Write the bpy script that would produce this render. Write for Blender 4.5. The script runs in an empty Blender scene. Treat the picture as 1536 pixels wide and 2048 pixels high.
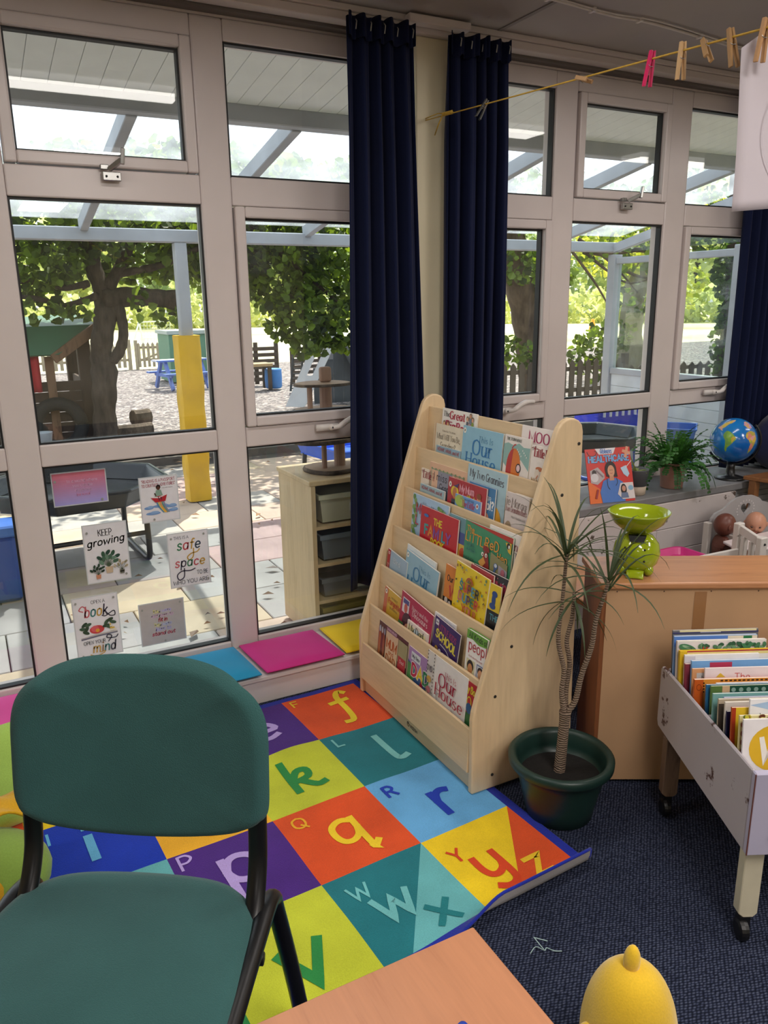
import bpy, bmesh, math, random
from math import sin, cos, pi, radians, sqrt
from mathutils import Vector, Matrix
random.seed(7)
SC = bpy.context.scene
COL = SC.collection
# ---------------------------------------------------------------- camera
F_PX, PITCH, ROLL, YAW, CAM_H = 1561.82, 0.261354, -0.014308, 0.483420, 1.5
fw = Vector((sin(YAW)*cos(PITCH), cos(YAW)*cos(PITCH), -sin(PITCH)))
rt = Vector((cos(YAW), -sin(YAW), 0)); up = rt.cross(fw)
rt2 = rt*cos(ROLL)+up*sin(ROLL); up2 = up*cos(ROLL)-rt*sin(ROLL)
cd = bpy.data.cameras.new('camera'); cam = bpy.data.objects.new('camera', cd); COL.objects.link(cam)
cd.sensor_fit = 'HORIZONTAL'; cd.sensor_width = 36.0; cd.lens = 36.0*F_PX/1536.0
cd.clip_start = 0.05; cd.clip_end = 400
Mc = Matrix((rt2, up2, -fw)).transposed().to_4x4(); Mc.translation = (0, 0, CAM_H)
cam.matrix_world = Mc
SC.camera = cam
SC.cycles.transparent_max_bounces = 24
# ---------------------------------------------------------------- sky, sun, exposure
SKY_STRENGTH, SUN_ENERGY, LAMP_W = 0.33, 8.0, 19.0
SUN_ELEV, SUN_AZ = 60.0, 35.0          # azimuth from the outward wall normal (+y) towards +x
w = bpy.data.worlds.new('World'); SC.world = w; w.use_nodes = True
nt = w.node_tree; nt.nodes.clear()
sky = nt.nodes.new('ShaderNodeTexSky'); sky.sky_type = 'NISHITA'; sky.sun_disc = False
sky.sun_elevation = radians(SUN_ELEV); sky.sun_rotation = radians(SUN_AZ); sky.air_density = 1.0; sky.dust_density = 3.0
mx = nt.nodes.new('ShaderNodeMixRGB'); mx.inputs[0].default_value = 0.6; mx.inputs[2].default_value = (5.2, 5.4, 5.6, 1)
bgn = nt.nodes.new('ShaderNodeBackground'); bgn.inputs[1].default_value = SKY_STRENGTH
ow = nt.nodes.new('ShaderNodeOutputWorld')
nt.links.new(sky.outputs[0], mx.inputs[1]); nt.links.new(mx.outputs[0], bgn.inputs[0]); nt.links.new(bgn.outputs[0], ow.inputs[0])
sd = bpy.data.lights.new('sun', 'SUN'); sd.energy = SUN_ENERGY; sd.angle = radians(0.6); sd.color = (1.0, 0.93, 0.80)
so = bpy.data.objects.new('sun', sd); COL.objects.link(so)
sdir = Vector((sin(radians(SUN_AZ))*cos(radians(SUN_ELEV)), cos(radians(SUN_AZ))*cos(radians(SUN_ELEV)), sin(radians(SUN_ELEV))))
so.rotation_euler = sdir.to_track_quat('Z', 'Y').to_euler(); so.location = sdir*30
SC.view_settings.view_transform = 'Standard'; SC.view_settings.look = 'None'
SC.view_settings.exposure = 0.0; SC.view_settings.gamma = 1.0; SC.view_settings.use_curve_mapping = False
# ---------------------------------------------------------------- material helpers
def lin(h, k=1.0):
    h = h.lstrip('#'); out = []
    for i in (0, 2, 4):
        c = int(h[i:i+2], 16)/255.0
        out.append(min(1.0, k*(c/12.92 if c <= 0.04045 else ((c+0.055)/1.055)**2.4)))
    return tuple(out)+(1.0,)
MATS = {}
class NT:
    def __init__(s, name):
        s.m = bpy.data.materials.new(name); s.m.use_nodes = True; s.t = s.m.node_tree; s.t.nodes.clear()
        s.out = s.n('ShaderNodeOutputMaterial')
    def n(s, typ, **kw):
        nd = s.t.nodes.new(typ)
        for k, v in kw.items():
            if k.startswith('i_'):
                key = k[2:].replace('_', ' '); nd.inputs[int(key) if key.isdigit() else key].default_value = v
            else: setattr(nd, k, v)
        return nd
    def l(s, a, b): s.t.links.new(a, b)
    def coord(s, which='Object', scale=(1, 1, 1), rot=(0, 0, 0)):
        tc = s.n('ShaderNodeTexCoord'); mp = s.n('ShaderNodeMapping'); mp.inputs['Scale'].default_value = scale; mp.inputs['Rotation'].default_value = rot
        s.l(tc.outputs[which], mp.inputs['Vector']); return mp.outputs[0]
    def ramp(s, fac, stops):
        r = s.n('ShaderNodeValToRGB'); e = r.color_ramp.elements
        while len(e) < len(stops): e.new(0.5)
        for k, (p, c) in enumerate(stops): e[k].position = p; e[k].color = c
        s.l(fac, r.inputs[0]); return r.outputs[0]
    def bump(s, h, strength=0.2, dist=0.002):
        b = s.n('ShaderNodeBump'); b.inputs['Strength'].default_value = strength; b.inputs['Distance'].default_value = dist
        s.l(h, b.inputs['Height']); return b.outputs[0]
    def bsdf(s, col, rough=0.5, normal=None, **kw):
        p = s.n('ShaderNodeBsdfPrincipled')
        if isinstance(col, tuple): p.inputs['Base Color'].default_value = col
        else: s.l(col, p.inputs['Base Color'])
        p.inputs['Roughness'].default_value = rough
        for k, v in kw.items(): p.inputs[k.replace('_', ' ')].default_value = v
        if normal is not None: s.l(normal, p.inputs['Normal'])
        s.l(p.outputs[0], s.out.inputs[0]); return p
def scl(c, k): return tuple(min(1, x*k) for x in c[:3])+(1,)
def plain(hexc, rough=0.5, var=0.08, scale=14.0, bump=0.0, bscale=200.0, k=1.0, **kw):
    key = ('p', hexc, rough, var, scale, bump, bscale, k, tuple(sorted(kw.items())))
    if key in MATS: return MATS[key]
    T = NT('paint_'+hexc.strip('#')); c = lin(hexc, k)
    v = T.coord(); nz = T.n('ShaderNodeTexNoise', i_Scale=scale, i_Detail=4.0); T.l(v, nz.inputs['Vector'])
    col = T.ramp(nz.outputs[0], [(0.3, scl(c, 1-var)), (0.7, scl(c, 1+var))])
    nrm = None
    if bump:
        n2 = T.n('ShaderNodeTexNoise', i_Scale=bscale, i_Detail=2.0); T.l(v, n2.inputs['Vector']); nrm = T.bump(n2.outputs[0], bump, 0.003)
    T.bsdf(col, rough, nrm, **kw); MATS[key] = T.m; return T.m
def wood(hexa, hexb, scale=3.0, stretch=(1, 1, 12), rough=0.45, rot=(0, 0, 0), k=1.0, knots=False):
    key = ('w', hexa, hexb, scale, stretch, rough, rot, k, knots)
    if key in MATS: return MATS[key]
    T = NT('wood_'+hexa.strip('#')); v = T.coord('Object', tuple(1.0 if s > 1 else float(max(stretch)) for s in stretch), rot)
    nz = T.n('ShaderNodeTexNoise', i_Scale=scale, i_Detail=6.0, i_Roughness=0.6, i_Distortion=0.6); T.l(v, nz.inputs['Vector'])
    n2 = T.n('ShaderNodeTexNoise', i_Scale=scale*9, i_Detail=3.0); T.l(v, n2.inputs['Vector'])
    ad = T.n('ShaderNodeMath', operation='MULTIPLY_ADD'); T.l(n2.outputs[0], ad.inputs[0]); ad.inputs[1].default_value = 0.35; T.l(nz.outputs[0], ad.inputs[2])
    col = T.ramp(ad.outputs[0], [(0.42, lin(hexb, k)), (0.62, lin(hexa, k)), (0.85, scl(lin(hexa, k), 1.12))])
    if knots:
        vo = T.n('ShaderNodeTexVoronoi', i_Scale=2.6); v2 = T.coord('Object', (1, 2.2, 1)); T.l(v2, vo.inputs['Vector'])
        kr = T.ramp(vo.outputs['Distance'], [(0.03, (0.18, 0.07, 0.02, 1)), (0.10, (1, 1, 1, 1))])
        mm = T.n('ShaderNodeMixRGB', blend_type='MULTIPLY'); mm.inputs[0].default_value = 0.8
        T.l(col, mm.inputs[1]); T.l(kr, mm.inputs[2]); col = mm.outputs[0]
    T.bsdf(col, rough, T.bump(n2.outputs[0], 0.06, 0.002)); MATS[key] = T.m; return T.m
def fabric(hexc, rough=0.9, wscale=420.0, bump=0.35, k=1.0, var=0.1, sheen=0.3):
    key = ('f', hexc, rough, wscale, bump, k, var, sheen)
    if key in MATS: return MATS[key]
    T = NT('fabric_'+hexc.strip('#')); c = lin(hexc, k); v = T.coord()
    nz = T.n('ShaderNodeTexNoise', i_Scale=6.0, i_Detail=5.0); T.l(v, nz.inputs['Vector'])
    n2 = T.n('ShaderNodeTexNoise', i_Scale=wscale, i_Detail=1.0); T.l(v, n2.inputs['Vector'])
    ad = T.n('ShaderNodeMath', operation='MULTIPLY_ADD'); T.l(n2.outputs[0], ad.inputs[0]); ad.inputs[1].default_value = 0.5; T.l(nz.outputs[0], ad.inputs[2])
    col = T.ramp(ad.outputs[0], [(0.5, scl(c, 1-var)), (1.0, scl(c, 1+var))])
    T.bsdf(col, rough, T.bump(n2.outputs[0], bump, 0.002), Sheen_Weight=sheen, Specular_IOR_Level=0.2); MATS[key] = T.m; return T.m
def leafmat(hexc, k=1.0, trans=0.45, var=0.25, alt=None):
    key = ('l', hexc, k, trans, alt)
    if key in MATS: return MATS[key]
    T = NT('leaf_'+hexc.strip('#')); c = lin(hexc, k)
    gi = T.n('ShaderNodeNewGeometry'); col = T.ramp(gi.outputs['Random Per Island'], [(0.0, scl(c, 1-var)), (1.0, scl(c, 1+var) if alt is None else lin(alt, k))])
    d = T.n('ShaderNodeBsdfPrincipled'); d.inputs['Roughness'].default_value = 0.5; T.l(col, d.inputs['Base Color'])
    tr = T.n('ShaderNodeBsdfTranslucent'); hs = T.n('ShaderNodeHueSaturation', i_Value=1.5, i_Saturation=1.1, i_Hue=0.48); T.l(col, hs.inputs['Color']); T.l(hs.outputs[0], tr.inputs['Color'])
    m = T.n('ShaderNodeMixShader'); m.inputs[0].default_value = trans; T.l(d.outputs[0], m.inputs[1]); T.l(tr.outputs[0], m.inputs[2]); T.l(m.outputs[0], T.out.inputs[0])
    MATS[key] = T.m; return T.m
def glassmat(name, tint=(0.96, 0.98, 0.97, 1), ior=1.45, extra=0.0, rough=0.0, dirt=0.03):
    T = NT(name); lw = T.n('ShaderNodeLayerWeight', i_Blend=.5); pw = T.n('ShaderNodeMath', operation='POWER'); T.l(lw.outputs['Facing'], pw.inputs[0]); pw.inputs[1].default_value = 4.0
    fr = T.n('ShaderNodeMath', operation='MULTIPLY_ADD'); T.l(pw.outputs[0], fr.inputs[0]); fr.inputs[1].default_value = .7; fr.inputs[2].default_value = .035
    tr = T.n('ShaderNodeBsdfTransparent'); tr.inputs[0].default_value = tint
    gl = T.n('ShaderNodeBsdfGlossy', i_Roughness=rough); gl.inputs[0].default_value = (0.95, 0.95, 0.95, 1)
    m = T.n('ShaderNodeMixShader'); T.l(fr.outputs[0], m.inputs[0]); T.l(tr.outputs[0], m.inputs[1]); T.l(gl.outputs[0], m.inputs[2])
    df = T.n('ShaderNodeBsdfDiffuse'); df.inputs[0].default_value = (0.8, 0.82, 0.84, 1)
    nz = T.n('ShaderNodeTexNoise', i_Scale=5.0, i_Detail=8.0); T.l(T.coord(), nz.inputs['Vector'])
    rp = T.ramp(nz.outputs[0], [(0.45, (dirt*0.4,)*3+(1,)), (0.8, (dirt*2.5,)*3+(1,))])
    m2 = T.n('ShaderNodeMixShader'); T.l(rp, m2.inputs[0]); T.l(m.outputs[0], m2.inputs[1]); T.l(df.outputs[0], m2.inputs[2])
    T.l(m2.outputs[0], T.out.inputs[0]); return T.m
# ---------------------------------------------------------------- mesh helpers
MW = {}
def setp(o, label=None, cat=None, kind=None, group=None):
    if label: o['label'] = label
    if cat: o['category'] = cat
    if kind: o['kind'] = kind
    if group: o['group'] = group
    return o
def empty(name, loc=(0, 0, 0), rz=0.0, label=None, cat=None, kind=None, group=None, M=None):
    o = bpy.data.objects.new(name, None); COL.objects.link(o); o.empty_display_size = 0.05
    if M is None: M = Matrix.Translation(loc) @ Matrix.Rotation(rz, 4, 'Z')
    o.matrix_world = M; MW[o.name] = M.copy(); return setp(o, label, cat, kind, group)
class MB:
    def __init__(s): s.v = []; s.f = []; s.mi = []
    def add(s, vs, fs, mi=0, M=None):
        b = len(s.v)
        s.v += [tuple(M @ Vector(p)) for p in vs] if M is not None else [tuple(p) for p in vs]
        s.f += [tuple(i+b for i in f) for f in fs]; s.mi += [mi]*len(fs); return s
    def box(s, a, b, mi=0, M=None):
        x0, y0, z0 = a; x1, y1, z1 = b
        vs = [(x0, y0, z0), (x1, y0, z0), (x1, y1, z0), (x0, y1, z0), (x0, y0, z1), (x1, y0, z1), (x1, y1, z1), (x0, y1, z1)]
        return s.add(vs, [(0, 3, 2, 1), (4, 5, 6, 7), (0, 1, 5, 4), (1, 2, 6, 5), (2, 3, 7, 6), (3, 0, 4, 7)], mi, M)
    def cbox(s, c, d, mi=0, M=None): return s.box([c[i]-d[i]/2 for i in range(3)], [c[i]+d[i]/2 for i in range(3)], mi, M)
    def beam(s, p, q, wd, ht, mi=0, upv=(0, 0, 1)):
        p, q = Vector(p), Vector(q); d = q-p; L = d.length; z = d.normalized(); u = Vector(upv)
        x = u.cross(z)
        if x.length < 1e-4: x = Vector((1, 0, 0)).cross(z)
        x.normalize(); y = z.cross(x); M = Matrix((x, y, z)).transposed().to_4x4(); M.translation = p
        return s.box((-wd/2, -ht/2, 0), (wd/2, ht/2, L), mi, M)
    def prism(s, poly, M, depth, mi=0):
        n = len(poly); vs = [(x, y, 0) for x, y in poly]+[(x, y, depth) for x, y in poly]
        fs = [tuple(range(n))[::-1], tuple(range(n, 2*n))]+[(i, (i+1) % n, n+(i+1) % n, n+i) for i in range(n)]
        return s.add(vs, fs, mi, M)
    def lathe(s, prof, n=24, mi=0, M=None, caps=True):
        vs = []; fs = []; k = len(prof)
        for i in range(n):
            a = 2*pi*i/n; vs += [(r*cos(a), r*sin(a), z) for r, z in prof]
        for i in range(n):
            j = (i+1) % n
            fs += [(i*k+t, j*k+t, j*k+t+1, i*k+t+1) for t in range(k-1)]
        if caps:
            if prof[0][0] > 1e-5: fs.append(tuple(i*k for i in range(n))[::-1])
            if prof[-1][0] > 1e-5: fs.append(tuple(i*k+k-1 for i in range(n)))
        return s.add(vs, fs, mi, M)
    def tube(s, pts, r, n=8, mi=0, M=None, flat=None, upv=(0, 0, 1)):
        P = [Vector(p) for p in pts]; m = len(P); R = r if isinstance(r, (list, tuple)) else [r]*m
        vs = []; fs = []; prev = None
        for i in range(m):
            t = (P[min(i+1, m-1)]-P[max(i-1, 0)]).normalized()
            if prev is None:
                u = Vector(upv).cross(t)
                if u.length < 1e-3: u = Vector((1, 0, 0)).cross(t)
                u.normalize()
            else:
                u = prev-t*prev.dot(t); u.normalize()
            prev = u; wv = t.cross(u)
            for j in range(n):
                a = 2*pi*j/n; fx = 1.0 if flat is None else flat
                vs.append(P[i]+u*(R[i]*cos(a))+wv*(R[i]*fx*sin(a)))
        for i in range(m-1):
            for j in range(n):
                fs.append((i*n+j, i*n+(j+1) % n, (i+1)*n+(j+1) % n, (i+1)*n+j))
        fs.append(tuple(range(n))[::-1]); fs.append(tuple((m-1)*n+j for j in range(n)))
        return s.add(vs, fs, mi, M)
    def grid(s, fn, nu, nv, mi=0, M=None, matf=None):
        vs = [fn(i/nu, j/nv) for j in range(nv+1) for i in range(nu+1)]; fs = []; b0 = len(s.mi)
        for j in range(nv):
            for i in range(nu):
                a = j*(nu+1)+i; fs.append((a, a+1, a+nu+2, a+nu+1))
        s.add(vs, fs, mi, M)
        if matf:
            for j in range(nv):
                for i in range(nu): s.mi[b0+j*nu+i] = matf((i+.5)/nu, (j+.5)/nv)
        return s
    def ball(s, c, r, nu=16, nv=10, mi=0, M=None):
        rx, ry, rz = r if isinstance(r, (tuple, list)) else (r, r, r); vs = [(c[0], c[1], c[2]-rz)]; fs = []
        for j in range(1, nv):
            t = -pi/2+pi*j/nv
            for i in range(nu):
                a = 2*pi*i/nu; vs.append((c[0]+rx*cos(t)*cos(a), c[1]+ry*cos(t)*sin(a), c[2]+rz*sin(t)))
        vs.append((c[0], c[1], c[2]+rz)); e = len(vs)-1
        for i in range(nu):
            k = (i+1) % nu; fs.append((0, 1+k, 1+i)); fs.append((e, e-nu+i, e-nu+k))
            for j in range(nv-2):
                a = 1+j*nu; fs.append((a+i, a+k, a+nu+k, a+nu+i))
        return s.add(vs, fs, mi, M)
    def build(s, name, mats, parent=None, smooth=False, bevel=0, seg=1, world=True, solid=0, sub=0, auto=True):
        me = bpy.data.meshes.new(name)
        vs = s.v
        if parent is not None and world:
            Mi = MW[parent.name].inverted(); vs = [tuple(Mi @ Vector(p)) for p in vs]
        me.from_pydata(vs, [], s.f)
        mats = mats if isinstance(mats, (list, tuple)) else [mats]
        for m in mats: me.materials.append(m)
        if len(mats) > 1: me.polygons.foreach_set('material_index', s.mi)
        if smooth: me.polygons.foreach_set('use_smooth', [True]*len(me.polygons))
        me.update(); o = bpy.data.objects.new(name, me); COL.objects.link(o)
        if parent is not None: o.parent = parent; MW[o.name] = MW[parent.name]
        else: MW[o.name] = Matrix.Identity(4)
        if solid: md = o.modifiers.new('solid', 'SOLIDIFY'); md.thickness = solid; md.offset = 0
        if bevel: md = o.modifiers.new('bevel', 'BEVEL'); md.width = bevel; md.segments = seg; md.limit_method = 'ANGLE'; md.angle_limit = radians(40)
        if sub: md = o.modifiers.new('sub', 'SUBSURF'); md.levels = sub; md.render_levels = sub
        return o
def inst(src, name, parent, loc, rz=0.0, scale=None, rot=None):
    """a copy of a mesh object sharing its data, placed in the parent's frame"""
    o = src.copy(); o.name = name; COL.objects.link(o); o.parent = parent
    for k in list(o.keys()):
        if k in ('label', 'category', 'group', 'kind'): del o[k]
    o.location = loc; o.rotation_euler = rot if rot else (0, 0, rz)
    if scale: o.scale = scale
    return o
def rrect(w_, h_, r, n=5, x0=0, y0=0):
    out = []
    for cx, cy, a0 in ((w_-r, r, -90), (w_-r, h_-r, 0), (r, h_-r, 90), (r, r, 180)):
        out += [(x0+cx+r*cos(radians(a0+90*k/n)), y0+cy+r*sin(radians(a0+90*k/n))) for k in range(n+1)]
    return out
def frameM(o, ux, uy):
    ux = Vector(ux).normalized(); uy = Vector(uy).normalized(); uz = ux.cross(uy)
    M = Matrix((ux, uy, uz)).transposed().to_4x4(); M.translation = o; return M
def spline(pts, n=6):
    P = [Vector(p) for p in pts]; out = []
    for i in range(len(P)-1):
        a, b, c, d = P[max(i-1, 0)], P[i], P[i+1], P[min(i+2, len(P)-1)]
        for k in range(n):
            t = k/n; out.append(0.5*((2*b)+(c-a)*t+(2*a-5*b+4*c-d)*t*t+(3*b-a-3*c+d)*t**3))
    out.append(P[-1]); return out
# ---------------------------------------------------------------- stroke lettering (own glyphs)
# width|stroke|stroke..  's' before a stroke: smooth curve. cap height 10, x-height 6.5
GL = {
'A': '8|0,0 4,10 8,0|1.5,3.5 6.5,3.5', 'B': '7|.5,0 .5,10|s.5,10 4,10 5.8,7.7 4,5.4 .5,5.4|s.5,5.4 4.5,5.3 6.6,2.7 4.5,0 .5,0',
'C': '8|s7,8.2 4.6,10 1.4,8.4 .4,5 1.4,1.6 4.6,0 7,1.8', 'D': '8|.5,0 .5,10|s.5,10 3.5,10 6.6,8 7.4,5 6.6,2 3.5,0 .5,0',
'E': '6.4|6,10 .5,10 .5,0 6,0|.5,5.2 5,5.2', 'F': '6.2|6,10 .5,10 .5,0|.5,5.2 5,5.2',
'G': '8.4|s7.2,8.4 4.6,10 1.4,8.4 .4,5 1.4,1.6 4.6,0 7.4,1.6 7.4,4.4|7.4,4.4 4.8,4.4', 'H': '7.8|.5,0 .5,10|7,0 7,10|.5,5.2 7,5.2',
'I': '3|1.5,0 1.5,10', 'J': '5|s4,10 4,3 3,.4 1.4,0 .2,1', 'K': '7|.5,0 .5,10|6.4,10 .6,4.4|2.4,6 6.8,0', 'L': '6|.5,10 .5,0 5.8,0',
'M': '9.4|.5,0 .5,10 4.7,2.5 8.9,10 8.9,0', 'N': '8|.5,0 .5,10 7.2,0 7.2,10', 'O': '9|s4.4,10 1.3,8.5 .4,5 1.3,1.5 4.4,0 7.5,1.5 8.4,5 7.5,8.5 4.4,10',
'P': '7|.5,0 .5,10|s.5,10 4.2,10 6.4,7.3 4.2,4.6 .5,4.6', 'Q': '9|s4.4,10 1.3,8.5 .4,5 1.3,1.5 4.4,0 7.5,1.5 8.4,5 7.5,8.5 4.4,10|5,2.8 8.6,-1',
'R': '7.4|.5,0 .5,10|s.5,10 4.2,10 6.2,7.4 4.2,5 .5,5|3.4,5 6.9,0', 'S': '7|s6.2,8.4 3.6,10 1,8.8 1,6.4 3.6,5.2 6,3.8 6.2,1.4 3.4,0 .6,1.6',
'T': '7.4|0,10 7.4,10|3.7,10 3.7,0', 'U': '8|s.5,10 .5,3.4 1.6,.8 3.9,0 6.2,.8 7.3,3.4 7.3,10', 'V': '7.6|0,10 3.8,0 7.6,10', 'W': '11|0,10 2.8,0 5.5,8 8.2,0 11,10',
'X': '7|0,0 7,10|0,10 7,0', 'Y': '7|0,10 3.5,5 7,10|3.5,5 3.5,0', 'Z': '7|.3,10 6.6,10 .3,0 6.8,0',
'a': '6.6|s5.4,5.4 3.2,6.5 .9,5.4 .4,3 1.2,.6 3,0 4.8,1 5.6,3|5.6,6.5 5.6,0', 'b': '6.4|.6,10 .6,0|s.6,3.4 1.6,5.8 3.4,6.5 5.4,5.4 5.9,3.2 5.2,.8 3.2,0 1.4,.8 .6,2.6',
'c': '5.8|s5.2,5.4 3.2,6.5 1,5.4 .4,3.2 1.1,.9 3.2,0 5.3,1.1', 'd': '6.6|5.6,10 5.6,0|s5.6,3.4 4.8,5.8 3,6.5 1,5.5 .4,3.2 1.1,.8 3,0 4.8,.9 5.6,2.8',
'e': '6|s.5,3.3 5.5,3.5 4.9,5.7 3.1,6.5 1.1,5.6 .4,3.2 1.2,.8 3.2,0 5.3,1', 'f': '4.4|s4.4,9.6 3.2,10 2,9 1.8,7 1.8,0|0,6.3 4,6.3',
'g': '6.6|5.6,6.5 5.6,-1|s5.6,3.4 4.8,5.8 3,6.5 1,5.5 .4,3.2 1.1,.9 3,.2 4.8,1 5.6,2.8|s5.6,-1 4.9,-2.9 3,-3.5 .9,-2.8', 'h': '6.4|.6,10 .6,0|s.6,4 1.8,6 3.6,6.5 5.2,5.5 5.6,3.6 5.6,0',
'i': '2.4|1.2,6.5 1.2,0|1.2,8.8 1.2,9.5', 'j': '3|s1.8,6.5 1.8,-1.8 .9,-3.3 -.4,-3.2|1.8,8.8 1.8,9.5', 'k': '6|.6,10 .6,0|5.2,6.5 .8,2.8|2.2,4 5.6,0', 'l': '2.4|1.2,10 1.2,0',
'm': '9.8|.6,6.5 .6,0|s.6,4.4 1.5,6 3,6.5 4.4,5.7 4.8,4 4.8,0|s4.8,4.4 5.8,6 7.2,6.5 8.6,5.7 9,4 9,0', 'n': '6.4|.6,6.5 .6,0|s.6,4 1.8,6 3.6,6.5 5.2,5.5 5.6,3.6 5.6,0',
'o': '6.6|s3.2,6.5 1,5.6 .4,3.2 1,.9 3.2,0 5.4,.9 6,3.2 5.4,5.6 3.2,6.5', 'p': '6.4|.6,6.5 .6,-3.5|s.6,3.4 1.6,5.8 3.4,6.5 5.4,5.4 5.9,3.2 5.2,.8 3.2,0 1.4,.8 .6,2.6',
'q': '6.6|5.6,6.5 5.6,-3.5|s5.6,3.4 4.8,5.8 3,6.5 1,5.5 .4,3.2 1.1,.8 3,0 4.8,.9 5.6,2.8', 'r': '4.2|.6,6.5 .6,0|s.6,3.8 1.5,5.8 2.8,6.5 4,6.2', 's': '5.4|s4.8,5.5 2.8,6.5 .9,5.5 1.2,4 3.4,3 4.8,1.8 4,.4 2.2,0 .4,1',
't': '4.2|s1.8,9 1.8,1.6 2.6,.1 4.1,.4|0,6.4 3.9,6.4', 'u': '6.4|s.6,6.5 .6,2.8 1.2,.7 2.8,0 4.6,.9 5.6,2.8|5.6,6.5 5.6,0', 'v': '6|0,6.5 3,0 6,6.5', 'w': '8.6|0,6.5 2.2,0 4.3,5.4 6.4,0 8.6,6.5',
'x': '6|.2,0 5.8,6.5|.2,6.5 5.8,0', 'y': '6|0,6.5 3,.4|6,6.5 1.6,-3.5', 'z': '5.8|.4,6.5 5.2,6.5 .4,0 5.4,0', '?': '5.4|s.5,8.2 2.4,10 4.8,8.4 4.2,6.2 2.6,4.6 2.6,3|2.6,.6 2.6,0',
'.': '2.4|1.2,0 1.2,.8', ',': '2.4|1.4,.6 .8,-1.4', '!': '2.6|1.3,10 1.3,3|1.3,.6 1.3,0', '-': '4|.4,3.6 3.6,3.6', "'": '2|1,10 1,8', '"': '3.4|.8,10 .8,8|2.4,10 2.4,8', '&': '8|s7.2,0 1.6,7.6 3,10 4.8,8.4 1,3.6 1.2,.8 3.6,0 6.8,4',
'1': '4|.8,8 2.4,10 2.4,0', '2': '6|s.6,8 3,10 5.4,8 4,4.6 .5,0|.5,0 5.8,0',
# handwriting forms used on the rug
'\u0001': '4|s2.2,10 2.2,1.8 3,.2 4.6,.6', '\u0002': '6.4|s.8,10 .7,6 .6,0|s.7,3.2 2.6,6.2 4.6,6 4.2,3.8 .9,3.2|s2.4,3.2 4.6,.4 6.4,.5',
'\u0003': '5|s5.4,9.4 4.2,10.4 2.8,8 2.4,2 1.6,-2.6 -.4,-3|.2,6 4.6,6.4', '\u0004': '7|s5.6,5.6 3.2,6.6 .9,5.4 .4,3 1.2,.6 3,0 4.8,1.2 5.6,3.4|s5.6,6.5 5.6,-3.2 5.9,-3.7 7.2,-2.4',
'\u0005': '6.4|s.6,6.5 .6,3 1.4,.9 3,.4 4.8,1.4 5.6,3|s5.6,6.5 5.6,-1 4.6,-3.2 2.6,-3.6 .8,-2.6',
}
def strokes(txt):
    x = 0.0; out = []
    for ch in txt:
        if ch == ' ': x += 3.6; continue
        g = GL.get(ch)
        if g is None: continue
        p = g.split('|'); wd = float(p[0])
        for s_ in p[1:]:
            sm = s_[0] == 's'
            pts = [tuple(float(q) for q in t.split(',')) for t in (s_[1:] if sm else s_).split()]
            if sm: pts = [(q.x, q.y) for q in spline([(a, b, 0) for a, b in pts], 4)]
            out.append([(a+x, b) for a, b in pts])
        x += wd+1.6
    return out, max(x-1.6, 0.1)
def ribbon(pts, wfn, round_=True):
    """polyline -> strip of quads (2-D)"""
    n = len(pts); L = []; Rr = []
    P = [Vector((a, b)) for a, b in pts]
    for i in range(n):
        t = P[min(i+1, n-1)]-P[max(i-1, 0)]
        if t.length < 1e-6: t = Vector((1, 0))
        t.normalize(); nn = Vector((-t.y, t.x))
        if 0 < i < n-1:
            t0 = (P[i]-P[i-1]); t1 = (P[i+1]-P[i])
            if t0.length > 1e-6 and t1.length > 1e-6:
                c = max(0.45, sqrt(max(0.0, (1+t0.normalized().dot(t1.normalized()))/2)))
            else: c = 1
        else: c = 1
        h = wfn(t)/2/c; pt = P[i].copy()
        if round_ and i == 0: pt -= t*h*0.6
        if round_ and i == n-1: pt += t*h*0.6
        L.append(pt+nn*h); Rr.append(pt-nn*h)
    vs = []; fs = []
    for i in range(n): vs += [(L[i].x, L[i].y), (Rr[i].x, Rr[i].y)]
    for i in range(n-1): fs.append((2*i, 2*i+1, 2*i+3, 2*i+2))
    return vs, fs
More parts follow.
